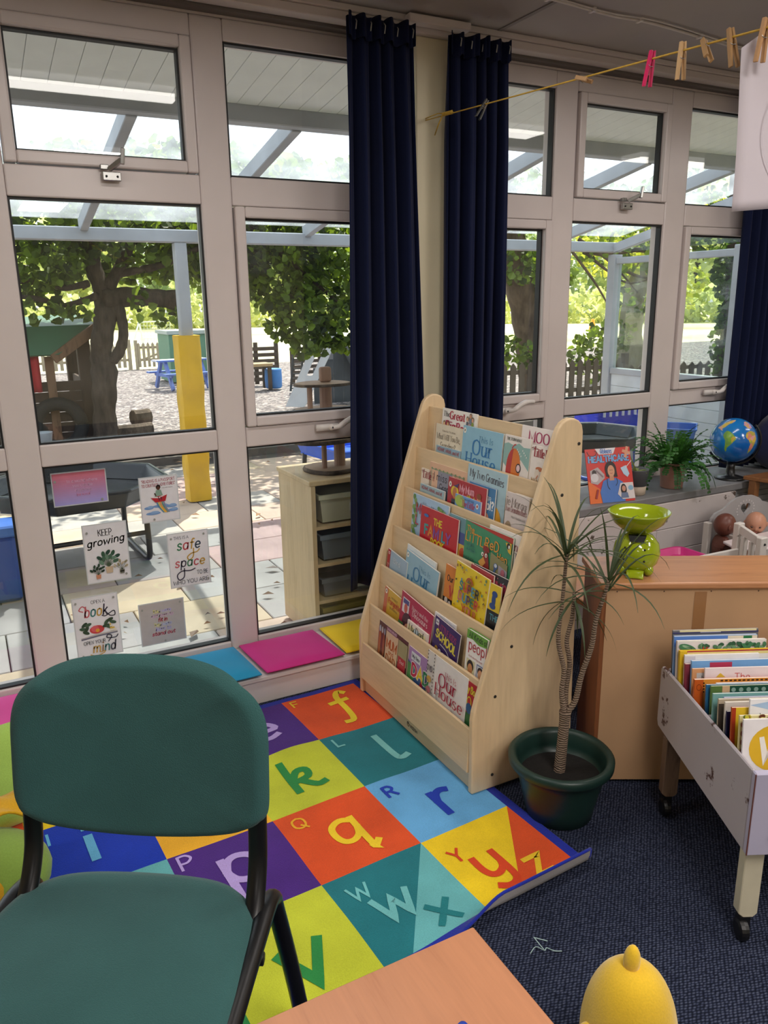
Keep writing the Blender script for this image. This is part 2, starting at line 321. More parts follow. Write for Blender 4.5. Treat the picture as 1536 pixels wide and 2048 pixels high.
class Print:
    """flat print: coloured 2-D shapes in stacked layers a fraction of a millimetre apart"""
    def __init__(s, rough=0.45): s.items = []; s.layer = 1; s.mats = []; s.keys = {}; s.rough = rough
    def mi(s, c):
        if c not in s.keys: s.keys[c] = len(s.mats); s.mats.append(plain(c, s.rough, 0.04, 30))
        return s.keys[c]
    def add(s, vs, fs, c): s.items.append((vs, fs, s.mi(c), s.layer)); return s
    def up(s): s.layer += 1; return s
    def rect(s, x0, y0, x1, y1, c): s.up(); return s.add([(x0, y0), (x1, y0), (x1, y1), (x0, y1)], [(0, 1, 2, 3)], c)
    def poly(s, pts, c): s.up(); return s.add(list(pts), [tuple(range(len(pts)))], c)
    def ell(s, cx, cy, rx, ry, c, rot=0, n=18, a0=0, a1=360):
        cr, sr = cos(radians(rot)), sin(radians(rot)); pts = []
        full = abs(a1-a0) >= 360
        for k in range(n+(0 if full else 1)):
            a = radians(a0+(a1-a0)*k/n); x, y = rx*cos(a), ry*sin(a); pts.append((cx+x*cr-y*sr, cy+x*sr+y*cr))
        return s.poly(pts, c)
    def line(s, pts, wd, c, smooth=False):
        if smooth: pts = [(q.x, q.y) for q in spline([(a, b, 0) for a, b in pts], 5)]
        vs, fs = ribbon(pts, lambda t: wd); s.up(); return s.add(vs, fs, c)
    def text(s, txt, x, y, h, c, wt=0.13, fit=None, align='l', serif=False, slant=0.0, rot=0.0, curve=0.0, squash=1.0):
        st, W = strokes(txt); k = h/10.0; kx = k*squash
        if fit and W*kx > fit: kx = fit/W
        off = {'l': 0, 'c': -W*kx/2, 'r': -W*kx}[align]; cr, sr = cos(radians(rot)), sin(radians(rot)); s.up()
        def wf(t): return h*wt*(1.0 if not serif else (0.38+0.75*abs(t.y)))
        def put(vs, fs):
            out = []
            for a, b in vs:
                a2 = a+b*slant; b2 = b+curve*h*sin((a-off)/max(1e-6, W*kx)*pi)
                out.append((x+a2*cr-b2*sr, y+a2*sr+b2*cr))
            s.add(out, fs, c)
        for p in st:
            q = [(off+a*kx, b*k) for a, b in p]; put(*ribbon(q, wf, not serif))
            if serif:
                for e, nb in ((q[0], q[1]), (q[-1], q[-2])):
                    d = Vector(e)-Vector(nb)
                    if d.length > 1e-6 and abs(d.normalized().y) > 0.75:
                        sw = h*wt*1.15; put([(e[0]-sw, e[1]-h*.018), (e[0]+sw, e[1]-h*.018), (e[0]+sw, e[1]+h*.018), (e[0]-sw, e[1]+h*.018)], [(0, 1, 2, 3)])
        return s
    def mtext(s, txt, x, y, h, cols, **kw):
        """each letter its own colour"""
        kw = dict(kw); fit = kw.pop('fit', None); _, W0 = strokes(txt)
        if fit and W0*h/10*kw.get('squash', 1.0) > fit: kw['squash'] = fit/(W0*h/10)
        cx = x
        if kw.get('align') == 'c':
            _, W = strokes(txt); sq = kw.get('squash', 1.0); cx = x-W*h/20*sq; kw = dict(kw); kw.pop('align')
        for i, ch in enumerate(txt):
            if ch != ' ': s.text(ch, cx, y, h, cols[i % len(cols)], **kw)
            wd = 3.6-1.6 if ch == ' ' else float(GL.get(ch, '5').split('|')[0]); cx += (wd+1.6)*h/10*kw.get('squash', 1.0)
        return s
    def build(s, name, parent, M, warp=None, eps=0.00012, base=0.0002):
        mb = MB()
        for vs, fs, mi, ly in s.items:
            z = base+eps*min(ly, 40) if warp is None else 0
            q = [warp(a, b, base+eps*min(ly, 40)) if warp else (a, b, z) for a, b in vs]
            mb.add(q, fs, mi, M)
        return mb.build(name, s.mats, parent)
# ================================================================ SETTING: the room shell
WHITE = plain('D8CECC', 0.28, 0.03, 6, 0.02, 60)            # upvc frames
WALLC = plain('EBDDB4', 0.6, 0.04, 5, 0.1, 90)
CEILM = plain('AEA7A4', 0.8, 0.05, 3, 0.12, 120)
GASK = plain('15171A', 0.5); METAL = plain('A9A9A6', 0.3, 0.05, 30, Metallic=0.9); BLACK = plain('141416', 0.4, 0.05)
def carpetmat():
    T = NT('carpet_navy'); v = T.coord('Object', (1, 1, 1), (0, 0, 0.5)); v2 = T.coord('Object', (95, 165, 60), (0, 0, 0.55))
    vo = T.n('ShaderNodeTexVoronoi', i_Scale=1.0); vo.inputs['Randomness'].default_value = 0.3; T.l(v2, vo.inputs['Vector'])
    nz = T.n('ShaderNodeTexNoise', i_Scale=9.0, i_Detail=6.0); T.l(v, nz.inputs['Vector'])
    ad = T.n('ShaderNodeMath', operation='MULTIPLY_ADD'); T.l(nz.outputs[0], ad.inputs[0]); ad.inputs[1].default_value = -0.12; T.l(vo.outputs['Distance'], ad.inputs[2])
    col = T.ramp(ad.outputs[0], [(0.10, lin('565D70')), (0.25, lin('3A4158')), (0.5, lin('1A1F2E'))])
    inv = T.n('ShaderNodeMath', operation='SUBTRACT'); inv.inputs[0].default_value = 1.0; T.l(vo.outputs['Distance'], inv.inputs[1])
    T.bsdf(col, 0.95, T.bump(inv.outputs[0], 0.9, 0.006), Specular_IOR_Level=0.1); return T.m
CARPET = carpetmat()
def structure(mb, name, m, label, cat, **kw):
    o = mb.build(name, m, **kw); return setp(o, label, cat, 'structure')
RX0, RX1, RY0, WY = -3.5, 6.0, -5.0, 2.95
CZ = 2.53
structure(MB().box((RX0, RY0, -0.12), (RX1, 3.0, 0)), 'floor', CARPET, 'dark navy loop pile carpet covering the whole classroom floor', 'floor')
ce = structure(MB().box((RX0, RY0, CZ), (RX1, 3.03, CZ+0.25)), 'ceiling', CEILM, 'dull grey painted classroom ceiling above the windows', 'ceiling')
jm = MB()
for x in (-1.0, 1.2, 2.02, 4.4): jm.box((x, RY0+.1, CZ-0.004), (x+0.018, 2.84, CZ+0.001))
jm.build('joint_strip', plain('8F8986', 0.7), ce)
structure(MB().box((RX0-0.12, RY0, 0), (RX0, 3.0, CZ)), 'wall_left', WALLC, 'cream wall at the left end of the room, out of frame', 'wall')
structure(MB().box((RX1, RY0, 0), (RX1+0.12, 3.0, CZ)), 'wall_right', WALLC, 'cream wall at the right end of the room, out of frame', 'wall')
structure(MB().box((RX0, RY0-0.12, 0), (RX1, RY0, CZ)), 'wall_back', WALLC, 'cream wall behind the viewer', 'wall')
wf = empty('wall_front', (0, WY, 0), label='window wall with white header over the glazing and cream end wall', cat='wall', kind='structure')
MB().box((RX0, WY, 2.46), (RX1, WY+.1, CZ)).build('header', WHITE, wf)
MB().box((4.15, WY, 0.0), (RX1, WY+.1, 2.46)).build('end_panel', WALLC, wf)
MB().box((RX0, WY, 0), (-1.0, WY+.1, 2.46)).build('side_panel', WALLC, wf)
MB().box((1.85, WY, 0), (4.15, WY+.1, 0.56)).build('lower_panel', WALLC, wf)
structure(MB().box((1.674, 2.872, 0), (1.832, 3.05, 2.478)), 'trim_1', plain('F6ECCB', .55, .03, 5, .08, 90), 'narrow cream pilaster between the two navy curtains', 'pilaster', bevel=0.004)
structure(MB().box((3.92, 2.92, 0.6), (4.16, 3.05, 2.478)), 'trim_2', WALLC, 'cream pilaster behind the right end curtain', 'pilaster', bevel=0.004)
structure(MB().box((RX0, 2.84, 2.478), (RX1, 2.9, 2.508)).box((RX0, 2.83, 2.508), (RX1, 2.95, 2.5295)), 'trim_3', WHITE, 'long white wooden batten under the ceiling along the window wall', 'batten', bevel=0.003)
structure(MB().box((RX0, 2.9, 2.468), (RX1, 2.95, 2.478)), 'trim_4', plain('6E6663', 0.6), 'strip coloured dark as the recess shadow beneath the white batten', 'trim')  # shadow of the recess, put into the colour of a thin strip
bb = MB().box((1.60, 2.79, 2.495), (1.87, 2.838, 2.523))
setp(bb.build('cable_cover', WHITE, bevel=0.003), 'short white plastic box on the batten above the pilaster', 'cable cover')
PANE = glassmat('window_glass', dirt=0.016)
def member(w_, name, a, b, m=None, bv=0.005): return MB().box(a, b).build(name, m or WHITE, w_, bevel=bv, seg=2)
def sashring(w_, x0, x1, z0, z1, sw, y0=2.935, y1=3.0):
    mb = MB()
    mb.box((x0, y0, z0), (x0+sw, y1, z1)).box((x1-sw, y0, z0), (x1, y1, z1)).box((x0+sw, y0, z0), (x1-sw, y1, z0+sw)).box((x0+sw, y0, z1-sw), (x1-sw, y1, z1))
    mb.build('sash', WHITE, w_, bevel=0.006, seg=2)
def gasket(w_, x0, x1, z0, z1, t=0.007):
    y0, y1 = 2.962, 2.992; mb = MB()
    mb.box((x0, y0, z0), (x0+t, y1, z1)).box((x1-t, y0, z0), (x1, y1, z1)).box((x0+t, y0, z0), (x1-t, y1, z0+t)).box((x0+t, y0, z1-t), (x1-t, y1, z1))
    mb.build('gasket', GASK, w_)
    MB().box((x0+.001, 2.988, z0+.001), (x1-.001, 2.992, z1-.001)).build('pane', PANE, w_)
def lever(w_, x, z):
    mb = MB(); mb.box((x-.045, 2.918, z-.013), (x+.05, 2.936, z+.013))
    pts = spline([(x+.02, 2.912, z), (x+.045, 2.895, z+.004), (x+.08, 2.893, z+.024), (x+.12, 2.897, z+.036), (x+.165, 2.9, z+.034)], 5)
    mb.tube(pts, [.010]*6+[.012]*10+[.010]*5, 8); mb.ball((x+.02, 2.916, z), .014, 10, 6)
    h = mb.build('handle', plain('E4DEDA', 0.3), w_, smooth=True)
    MB().ball((x+.02, 2.904, z), .005, 8, 5).build('lock', GASK, h)
def stay(w_, x, z):
    mb = MB(); mb.box((x-.03, 2.918, z-.03), (x+.03, 2.937, z-.002)); mb.box((x-.035, 2.918, z+.004), (x-.008, 2.937, z+.02))
    mb.beam((x-.008, 2.912, z+.004), (x+.028, 2.87, z+.03), .012, .016); mb.beam((x+.028, 2.87, z+.015), (x+.034, 2.868, z+.065), .016, .012)
    h = mb.build('stay', METAL, w_, bevel=0.002)
    s2 = MB()
    for dx in (-.018, .018): s2.ball((x+dx, 2.917, z-.017), .004, 8, 5)
    s2.build('screw', GASK, h)
def window(n, x0, x1, label, zb, top_sash=False, mid_sash=False, handle=None, stayx=None, lm=None, rm=None):
    """x0..x1 the clear opening between mullions; lm, rm the mullions it owns as (x0, x1)"""
    W = empty('window_%d' % n, (x0, WY, zb), label=label, cat='window', kind='structure'); y0, y1 = 2.95, 3.035
    for a in (lm, rm):
        if a: member(W, 'mullion', (a[0], y0, zb-.03), (a[1], y1, 2.46), bv=0.008)
    member(W, 'head', (x0, y0, 2.39), (x1, y1, 2.46)); member(W, 'transom', (x0, y0, 1.852), (x1, y1, 1.95)); member(W, 'rail', (x0, y0, .957), (x1, y1, 1.035))
    member(W, 'bottom_rail', (x0, y0, zb-.03), (x1, y1, zb+.01))
    for (z0, z1, s) in ((1.95, 2.39, top_sash), (1.035, 1.852, mid_sash), (zb+.01, .957, False)):
        if s:
            sashring(W, x0+.004, x1-.004, z0+.003, z1-.003, .038); gasket(W, x0+.042, x1-.042, z0+.041, z1-.041)
        else: gasket(W, x0, x1, z0, z1)
    if handle: lever(W, *handle)
    if stayx: stay(W, *stayx)
    return W
window(1, -.95, .082, 'leftmost white framed window, mostly cut by the picture edge', .14, lm=(-1.02, -.95))
window(2, .192, .826, 'white framed window with laminated posters on its lowest pane', .14, True, False, None, (.52, 1.94), lm=(.082, .192))
window(3, .942, 1.70, 'white framed window with a lever handle, left of the long navy curtain', .14, False, True, (1.275, 1.012), lm=(.826, .942))
window(4, 1.865, 2.425, 'white framed window with a lever handle, beside the shorter navy curtain', .575, False, True, (2.155, 1.012), rm=(2.425, 2.548))
window(5, 2.548, 3.122, 'white framed window behind the fern, with a metal stay on its top light', .575, True, False, None, (2.85, 1.94), rm=(3.122, 3.262))
window(6, 3.262, 3.93, 'rightmost white framed window, beside the globe', .575, False, True, (3.535, 1.012))
# ---- deep sill on the right with painted planks below
PAINT = None
def wornwhite(name='worn_white_paint', base='CFC6C4', under='57493F', thr=0.615, rough=0.5):
    T = NT(name); v = T.coord('Object', (1, 1, 1)); nz = T.n('ShaderNodeTexNoise', i_Scale=9.0, i_Detail=9.0, i_Roughness=0.65); T.l(v, nz.inputs['Vector'])
    n2 = T.n('ShaderNodeTexNoise', i_Scale=3.0, i_Detail=2.0); T.l(v, n2.inputs['Vector'])
    c0 = T.ramp(n2.outputs[0], [(0.3, scl(lin(base), .9)), (0.7, scl(lin(base), 1.06))])
    m = T.n('ShaderNodeMixRGB'); T.l(T.ramp(nz.outputs[0], [(thr, (0, 0, 0, 1)), (thr+.03, (1, 1, 1, 1))]), m.inputs[0]); T.l(c0, m.inputs[1]); m.inputs[2].default_value = lin(under)
    T.bsdf(m.outputs[0], rough, T.bump(nz.outputs[0], 0.05, 0.002)); return T.m
PAINT = wornwhite()
sill = empty('window_sill', (2.0, 2.78, .55), label='deep grey sill under the right windows, white planks in front', cat='sill', kind='structure')
SILLC = plain('7E7E80', 0.55, 0.06, 20, 0.06)
MB().box((1.62, 2.605, .548), (4.2, 2.948, .585)).build('sill_board', SILLC, sill, bevel=0.004)
gr = MB().box((1.9, 2.70, .585), (2.47, 2.93, .5856))
gr.build('grille_bed', plain('55585A', .6), sill)
sl = MB().box((-.28, -.004, 0), (.28, .004, .006)).build('slat', plain('A9ABAC', .4), sill, world=False)
sl.location = sill.matrix_world.inverted() @ Vector((2.18, 2.71, .585))
for k in range(1, 14): inst(sl, 'slat', sill, sill.matrix_world.inverted() @ Vector((2.18, 2.71+k*.0165, .585)))
PLK = [(.415, .545), (.300, .412), (.185, .297), (.05, .182), (.0, .047)]
for r, (za, zb) in enumerate(PLK):
    xs = [1.64]+[x for x in (2.12, 2.78, 3.16) if True]+[3.34]; xs = [1.64, 2.05+.09*(r % 3), 2.72+.07*((r*2) % 3), 3.405]
    for xa, xb in zip(xs[:-1], xs[1:]):
        yy = 2.601+random.uniform(-.001, .001); MB().box((xa+.0008, yy, za), (xb-.0008, yy+.022, zb)).build('plank', PAINT, sill, bevel=.0018)
MB().box((1.63, 2.625, 0), (3.40, 2.66, .545)).build('backing', plain('6B625C', .8), sill)
hg = MB().box((3.41, 2.635, .02), (4.2, 2.66, .54)); 
for k in range(16): hg.box((3.41, 2.627, .05+k*.03), (4.2, 2.637, .068+k*.03))
hg.build('heater_grille', plain('8D8E90', .45), sill)
# ---- low window bench with seat pads
bench = empty('low_bench', (.1, 2.82, 0), label='low white painted bench running under the left windows', cat='bench')
BW = wornwhite('bench_paint', 'D2CCCB', '8A8480', 0.66)
MB().box((-1.6, 2.66, 0), (1.70, 2.682, .098)).build('front_board', BW, bench, bevel=.003)
MB().box((-1.6, 2.648, .098), (1.70, 2.948, .116)).build('seat_board', BW, bench, bevel=.003)
def seatpad(x0, x1, y0, y1, z, hexc, label, sk=0.0):
    mb = MB(); nu, nv = 20, 16; t = .031
    def sh(a): return max(0, 1-abs(2*a-1)**6)
    def fn(u, v, top):
        e = (sh(u)*sh(v))**.5; x = x0+(x1-x0)*u+sk*v; y = y0+(y1-y0)*v
        wv = .0025*sin(9*u+3*v)*sin(7*v+hash(hexc) % 5)*e
        return (x, y, z+t*.5+(t*.5*(.12+.88*e)+wv if top else -t*.5*(.12+.88*e)))
    mb.grid(lambda u, v: fn(u, v, True), nu, nv); mb.grid(lambda u, v: fn(v, u, False), nv, nu)
    rim = []
    for k in range(nu+1): rim.append((x0+(x1-x0)*k/nu, y0, z+t*.5))
    R_ = empty('seat_pad', ((x0+x1)/2, (y0+y1)/2, z), label=label, cat='cushion', group='seat pads on the low bench')
    m = fabric(hexc, .7, 500, .12, var=.06, sheen=.1)
    mb.build('cover', m, R_, smooth=True)
    loop = [(x0, y0), (x1, y0), (x1+sk, y1), (x0+sk, y1), (x0, y0)]; pts = []
    for a, b in zip(loop[:-1], loop[1:]):
        for k in range(8): pts.append((a[0]+(b[0]-a[0])*k/8, a[1]+(b[1]-a[1])*k/8, z+t*.5))
    pts.append((loop[0][0], loop[0][1], z+t*.5))
    MB().tube(pts, .0035, 6).build('piping', m, R_, smooth=True)
seatpad(1.215, 1.56, 2.655, 2.93, .117, 'E8C51E', 'yellow flat seat pad on the bench, partly behind the book rack')
seatpad(.872, 1.198, 2.645, 2.93, .117, 'D0338A', 'magenta pink flat seat pad between the blue and yellow ones', -.02)
seatpad(.50, .845, 2.640, 2.93, .117, '2796C4', 'sky blue flat seat pad left of the pink one on the bench', -.02)
seatpad(-.30, .09, 2.60, 2.93, .117, 'DB4A9A', 'pink flat seat pad at the left end, cut by the picture edge')
# ---- ceiling lights (they light the room and mirror in the panes)
DIFF = NT('light_diffuser'); e_ = DIFF.n('ShaderNodeEmission'); e_.inputs[0].default_value = (1, .93, .9, 1); e_.inputs[1].default_value = 1.6; DIFF.l(e_.outputs[0], DIFF.out.inputs[0])
def ceiling_light(x, y, lx, ly, label):
    R_ = empty('ceiling_light', (x, y, CZ), label=label, cat='light', group='ceiling lights behind the viewer')
    MB().box((x-lx/2-.02, y-ly/2-.02, CZ-.035), (x+lx/2+.02, y+ly/2+.02, CZ)).build('housing', WHITE, R_)
    MB().box((x-lx/2, y-ly/2, CZ-.06), (x+lx/2, y+ly/2, CZ-.035)).build('diffuser', DIFF.m, R_)
    ld = bpy.data.lights.new('lamp', 'AREA'); ld.shape = 'RECTANGLE'; ld.size = lx; ld.size_y = ly; ld.energy = LAMP_W; ld.color = (1, .93, .87)
    ld.energy *= .5 if y > 1 else (2.1 if y > -1 else 1.35); lo = bpy.data.objects.new('lamp', ld); COL.objects.link(lo); lo.location = (x, y, CZ-.065)
CL_ = ['above the alphabet rug', 'above the potted dragon tree', 'above the far right corner desk', 'above the left end of the bench', 'at the back wall, middle of three', 'at the back wall, left of three', 'at the back wall, right of three', 'overhead of the viewer', 'right of the viewer, above the trolley side']
for (x, y, lx, ly) in ((.45, 1.84, 1.25, .2), (2.62, 1.86, 1.25, .22), (5.0, 1.5, 1.25, .2), (-1.8, 1.84, 1.25, .2), (.88, -2.7, .4, 1.25), (-1.6, -2.7, .4, 1.25), (3.3, -2.7, .4, 1.25), (.88, -.3, .4, 1.25), (3.3, -.3, .4, 1.25)):
    ceiling_light(x, y, lx, ly, 'white ceiling light '+CL_.pop(0))
# ---- white cable clipped along the ceiling
cb = MB(); pts = spline([(1.95, 2.47, CZ-.006), (2.05, 2.475, CZ-.006), (2.3, 2.5, CZ-.007), (2.48, 2.496, CZ-.006), (2.8, 2.53, CZ-.007), (3.11, 2.566, CZ-.006), (3.6, 2.6, CZ-.006)], 5)
cb.tube(pts, .006, 6); cb.tube([(p.x, p.y-.012-.012*sin(p.x*3)**2, p.z) for p in pts], .003, 5)
R_ = empty('ceiling_cable', (2.5, 2.5, CZ), label='white electric cable clipped across the ceiling', cat='cable')
cb.build('cable', plain('DAD2CC', .5), R_, smooth=True)
for p in pts[2::6]: MB().cbox((p.x, p.y, CZ-.006), (.012, .03, .014)).build('clip', plain('E2DAD5', .5), R_)
# ================================================================ OUTSIDE
OZ = -.02
def gravelmat():
    T = NT('gravel'); v = T.coord(); vo = T.n('ShaderNodeTexVoronoi', i_Scale=24.0); T.l(v, vo.inputs['Vector'])
    nz = T.n('ShaderNodeTexNoise', i_Scale=.35, i_Detail=4.0); T.l(v, nz.inputs['Vector'])
    sp = T.n('ShaderNodeSeparateXYZ'); T.l(vo.outputs['Color'], sp.inputs[0])
    col = T.ramp(sp.outputs[0], [(0.0, lin('4A4446')), (0.5, lin('7C7474')), (0.85, lin('A89E9A')), (1.0, lin('CFC6BC'))])
    inv = T.n('ShaderNodeMath', operation='SUBTRACT'); inv.inputs[0].default_value = 1.0; T.l(vo.outputs['Distance'], inv.inputs[1])
    T.bsdf(col, .9, T.bump(inv.outputs[0], 1.0, .03)); return T.m
def grassmat():
    T = NT('field_grass'); v = T.coord(); nz = T.n('ShaderNodeTexNoise', i_Scale=.12, i_Detail=6.0); T.l(v, nz.inputs['Vector'])
    col = T.ramp(nz.outputs[0], [(0.35, lin('B4B878')), (0.5, lin('DAD6A8')), (0.65, lin('EEE8CC'))])
    n2 = T.n('ShaderNodeTexNoise', i_Scale=30.0); T.l(v, n2.inputs['Vector']); T.bsdf(col, .95, T.bump(n2.outputs[0], .4, .05)); return T.m
structure(MB().box((-25, 7.9, -.4), (60, 20.6, -.03)), 'ground_gravel', gravelmat(), 'dark grey gravel and bark play area beyond the patio', 'ground')
structure(MB().box((-60, 20.6, -.5), (130, 130, -.04)), 'field', grassmat(), 'pale sunlit school field beyond the fence', 'field')
patio = empty('patio', (2.5, 5.5, OZ), label='patio of faded cream, pink and grey concrete slabs outside the window', cat='patio', kind='structure')
MB().box((-4, 3.04, -.3), (12, 7.9, -.045)).build('bedding', plain('4E4843', .95), patio)
SL = [plain(c, .85, .16, 3.2, .25, 60) for c in ('B7A68C', 'AF9590', 'A09C97', 'BCA795', 'A8968A', '96918E')]
slab = []
for m in SL: slab.append(MB().box((-.297, -.222, -.03), (.297, .222, 0)).build('paving_slab', m, patio, world=False, bevel=.004))
iv = patio.matrix_world.inverted(); used = set(); k = 0
for j in range(11):
    for i in range(21):
        x = -3.6+.6*i+(.3 if j % 2 else 0); y = 3.27+.45*j
        if y+.22 > 7.92 or x > 8.8: continue
        if not (0.02*y-.9 < x < 1.45*y+.9): continue
        q = (i*7+j*5+random.randrange(3)) % len(SL)
        if random.random() < .3: q = 2
        L = iv @ Vector((x, y, OZ+random.uniform(-.002, .002)))
        if q in used: inst(slab[q], 'paving_slab', patio, L, random.uniform(-.004, .004))
        else: slab[q].location = L; used.add(q)
MB().box((-4, 7.86, -.05), (12, 7.93, .03)).build('kerb', plain('5E5751', .9), patio)
lf = MB()
for _ in range(260):
    y = random.uniform(3.3, 9.5) if random.random() < .8 else random.uniform(3.2, 4.2); x = random.uniform(.03*y, 1.1*y); a = random.uniform(0, 6.3); s_ = random.uniform(.015, .05)
    lf.add([(x+s_*cos(a), y+s_*sin(a), .0), (x-.5*s_*sin(a), y+.5*s_*cos(a), .008), (x-s_*cos(a), y-s_*sin(a), .002), (x+.5*s_*sin(a), y-.5*s_*cos(a), .012)], [(0, 1, 2, 3)])
setp(lf.build('leaf_litter', leafmat('7A5A3A', 1, .1, .6)), 'dry brown fallen leaves scattered over the patio slabs', 'leaves', 'stuff')
# ---- soffit, gutter beam and canopy
SOFF = plain('E4E8E4', .6, .04, 8); CANW = plain('A9ADB2', .6, .12, 4)
sof = empty('soffit', (2.5, 3.5, 2.5), label='white tongue and groove soffit boards under the eaves outside', cat='soffit', kind='structure')
bd = MB().box((-.0535, 0, 0), (.0535, 1.16, .012)).build('board', SOFF, sof, world=False, bevel=.0015); first = True
for k in range(62):
    x = -1.2+k*.109; L = sof.matrix_world.inverted() @ Vector((x, 3.02, 2.60)); rot = (math.atan2(-.14, 1.13), 0, 0)
    if first: bd.location = L; bd.rotation_euler = rot; first = False
    else: inst(bd, 'board', sof, L, rot=rot)
MB().add([(-3.5, 3.0, 2.622), (8, 3.0, 2.622), (8, 4.2, 2.474), (-3.5, 4.2, 2.474), (-3.5, 3.0, 2.72), (8, 3.0, 2.72), (8, 4.2, 2.72), (-3.5, 4.2, 2.72)], [(0, 1, 2, 3), (4, 7, 6, 5), (0, 3, 7, 4), (1, 5, 6, 2), (3, 2, 6, 7), (0, 4, 5, 1)]).build('deck', plain('F0F2EE', .8), sof)
can = empty('canopy', (2, 5, 2.2), label='white canopy outside with sloping rafters and clear roof sheets', cat='canopy')
MB().box((-3, 4.10, 2.385), (5.9, 4.20, 2.47)).build('gutter_beam', CANW, can, bevel=.006)
MB().box((-3, 6.09, 1.955), (5.9, 6.19, 2.045)).build('front_beam', CANW, can, bevel=.006)
ra = MB().beam((0, 0, 0), (0, 1.96, -.365), .055, .09).build('rafter', CANW, can, world=False, bevel=.004); first = True
for k in range(9):
    x = -.83+.845*k
    if x > 5.7: break
    L = can.matrix_world.inverted() @ Vector((x, 4.18, 2.42))
    if first: ra.location = L; first = False
    else: inst(ra, 'rafter', can, L)
def sheetmat():
    T = NT('clear_roof_sheet'); tr = T.n('ShaderNodeBsdfTransparent'); tr.inputs[0].default_value = (.86, .90, .95, 1)
    tl = T.n('ShaderNodeBsdfTranslucent'); tl.inputs[0].default_value = (.85, .88, .92, 1)
    nz = T.n('ShaderNodeTexNoise', i_Scale=2.5, i_Detail=6.0); T.l(T.coord(), nz.inputs['Vector'])
    rp = T.ramp(nz.outputs[0], [(0.35, (.10, .10, .10, 1)), (0.75, (.28, .28, .28, 1))])
    m = T.n('ShaderNodeMixShader'); T.l(rp, m.inputs[0]); T.l(tr.outputs[0], m.inputs[1]); T.l(tl.outputs[0], m.inputs[2]); T.l(m.outputs[0], T.out.inputs[0]); return T.m
sh = MB().add([(0, 0, 0), (.835, 0, 0), (.835, 2.02, -.376), (0, 2.02, -.376)], [(0, 1, 2, 3)]).build('roof_sheet', sheetmat(), can, world=False, solid=.006); first = True
for k in range(10):
    x = -1.67+.845*k
    if x > 5.2: break
    L = can.matrix_world.inverted() @ Vector((x+.005, 4.15, 2.483))
    if first: sh.location = L; first = False
    else: inst(sh, 'roof_sheet', can, L)
MB().box((1.485, 6.095, OZ), (1.575, 6.185, 1.955)).build('post', CANW, can, bevel=.006)
# yellow padding
pad = empty('post_pad', (1.53, 6.14, OZ), label='tall yellow padded sleeve around the canopy post', cat='post pad')
mb = MB()
def padfn(u, v):
    a = u*4; i = int(a) % 4; t = a-int(a); C4 = [(-1, -1), (1, -1), (1, 1), (-1, 1), (-1, -1)]; h = .092+.005*sin(v*23+i)*sin(v*7)
    px, py = C4[i][0]+(C4[i+1][0]-C4[i][0])*t, C4[i][1]+(C4[i+1][1]-C4[i][1])*t; rr = (abs(px)**7+abs(py)**7)**(1/7)
    return (1.53+h*px/rr, 6.14+h*py/rr, OZ+.01+1.29*v)
mb.grid(padfn, 24, 30); YEL = plain('DDB023', .5, .12, 5, .2, 25)
mb.build('sleeve', YEL, pad, smooth=True); MB().box((1.445, 6.055, 1.275), (1.615, 6.225, 1.283)).build('top_flap', YEL, pad)
# ---- glazed side screen
scr = empty('side_screen', (5.82, 4.6, 0), label='white glazed screen closing the right end of the canopy', cat='screen')
for y in (6.09, 4.62, 3.15): MB().box((5.77, y-.05, OZ), (5.87, y+.05, 1.93)).build('post', CANW, scr, bevel=.005)
for z in (1.84, .775, .0): MB().box((5.785, 3.2, z), (5.855, 6.04, z+.06)).build('rail', CANW, scr, bevel=.005)
for y0, y1 in ((4.68, 6.03), (3.21, 4.56)):
    MB().box((5.815, y0, .835), (5.821, y1, 1.84)).build('pane', glassmat('screen_glass', (.82, .88, .86, 1), dirt=.06), scr)
    for k in range(6): MB().box((5.80, y0, .065+k*.119), (5.83, y1, .065+k*.119+.115)).build('panel_board', plain('C9CFD2', .6, .1, 6), scr, bevel=.003)
MB().add([(5.82, 3.2, 1.95), (5.82, 6.04, 1.95), (5.82, 4.15, 2.36), (5.82, 3.2, 2.36)], [(0, 1, 2, 3)]).build('top_pane', glassmat('screen_top', (.7, .78, .76, 1), dirt=.08), scr, solid=.005)
MB().beam((5.82, 6.1, 1.99), (5.82, 4.15, 2.4), .06, .08).build('sloping_rail', CANW, scr)
# ---- trees
def leaves(mb, c, r, n, ls, hang=0.4):
    c = Vector(c); rr = Vector(r) if isinstance(r, (tuple, list)) else Vector((r, r, r))
    for _ in range(n):
        while True:
            p = Vector((random.uniform(-1, 1), random.uniform(-1, 1), random.uniform(-1, 1)))
            if .15 < p.length < 1: break
        p = p.normalized()*(p.length**.6); q = c+Vector((p.x*rr.x, p.y*rr.y, p.z*rr.z))
        a = Vector((random.gauss(0, 1), random.gauss(0, 1), random.gauss(-hang, .6))).normalized(); b = a.cross(Vector((random.gauss(0, 1), random.gauss(0, 1), random.gauss(0, 1)))).normalized(); nn = a.cross(b)
        s_ = ls*random.uniform(.6, 1.25)
        mb.add([q, q+(a*.3+b*.48)*s_+nn*.1*s_, q+(a*.75+b*.34)*s_+nn*.06*s_, q+a*s_-nn*.1*s_, q+(a*.75-b*.34)*s_+nn*.06*s_, q+(a*.3-b*.48)*s_+nn*.1*s_], [(0, 1, 2, 3), (0, 3, 4, 5)])
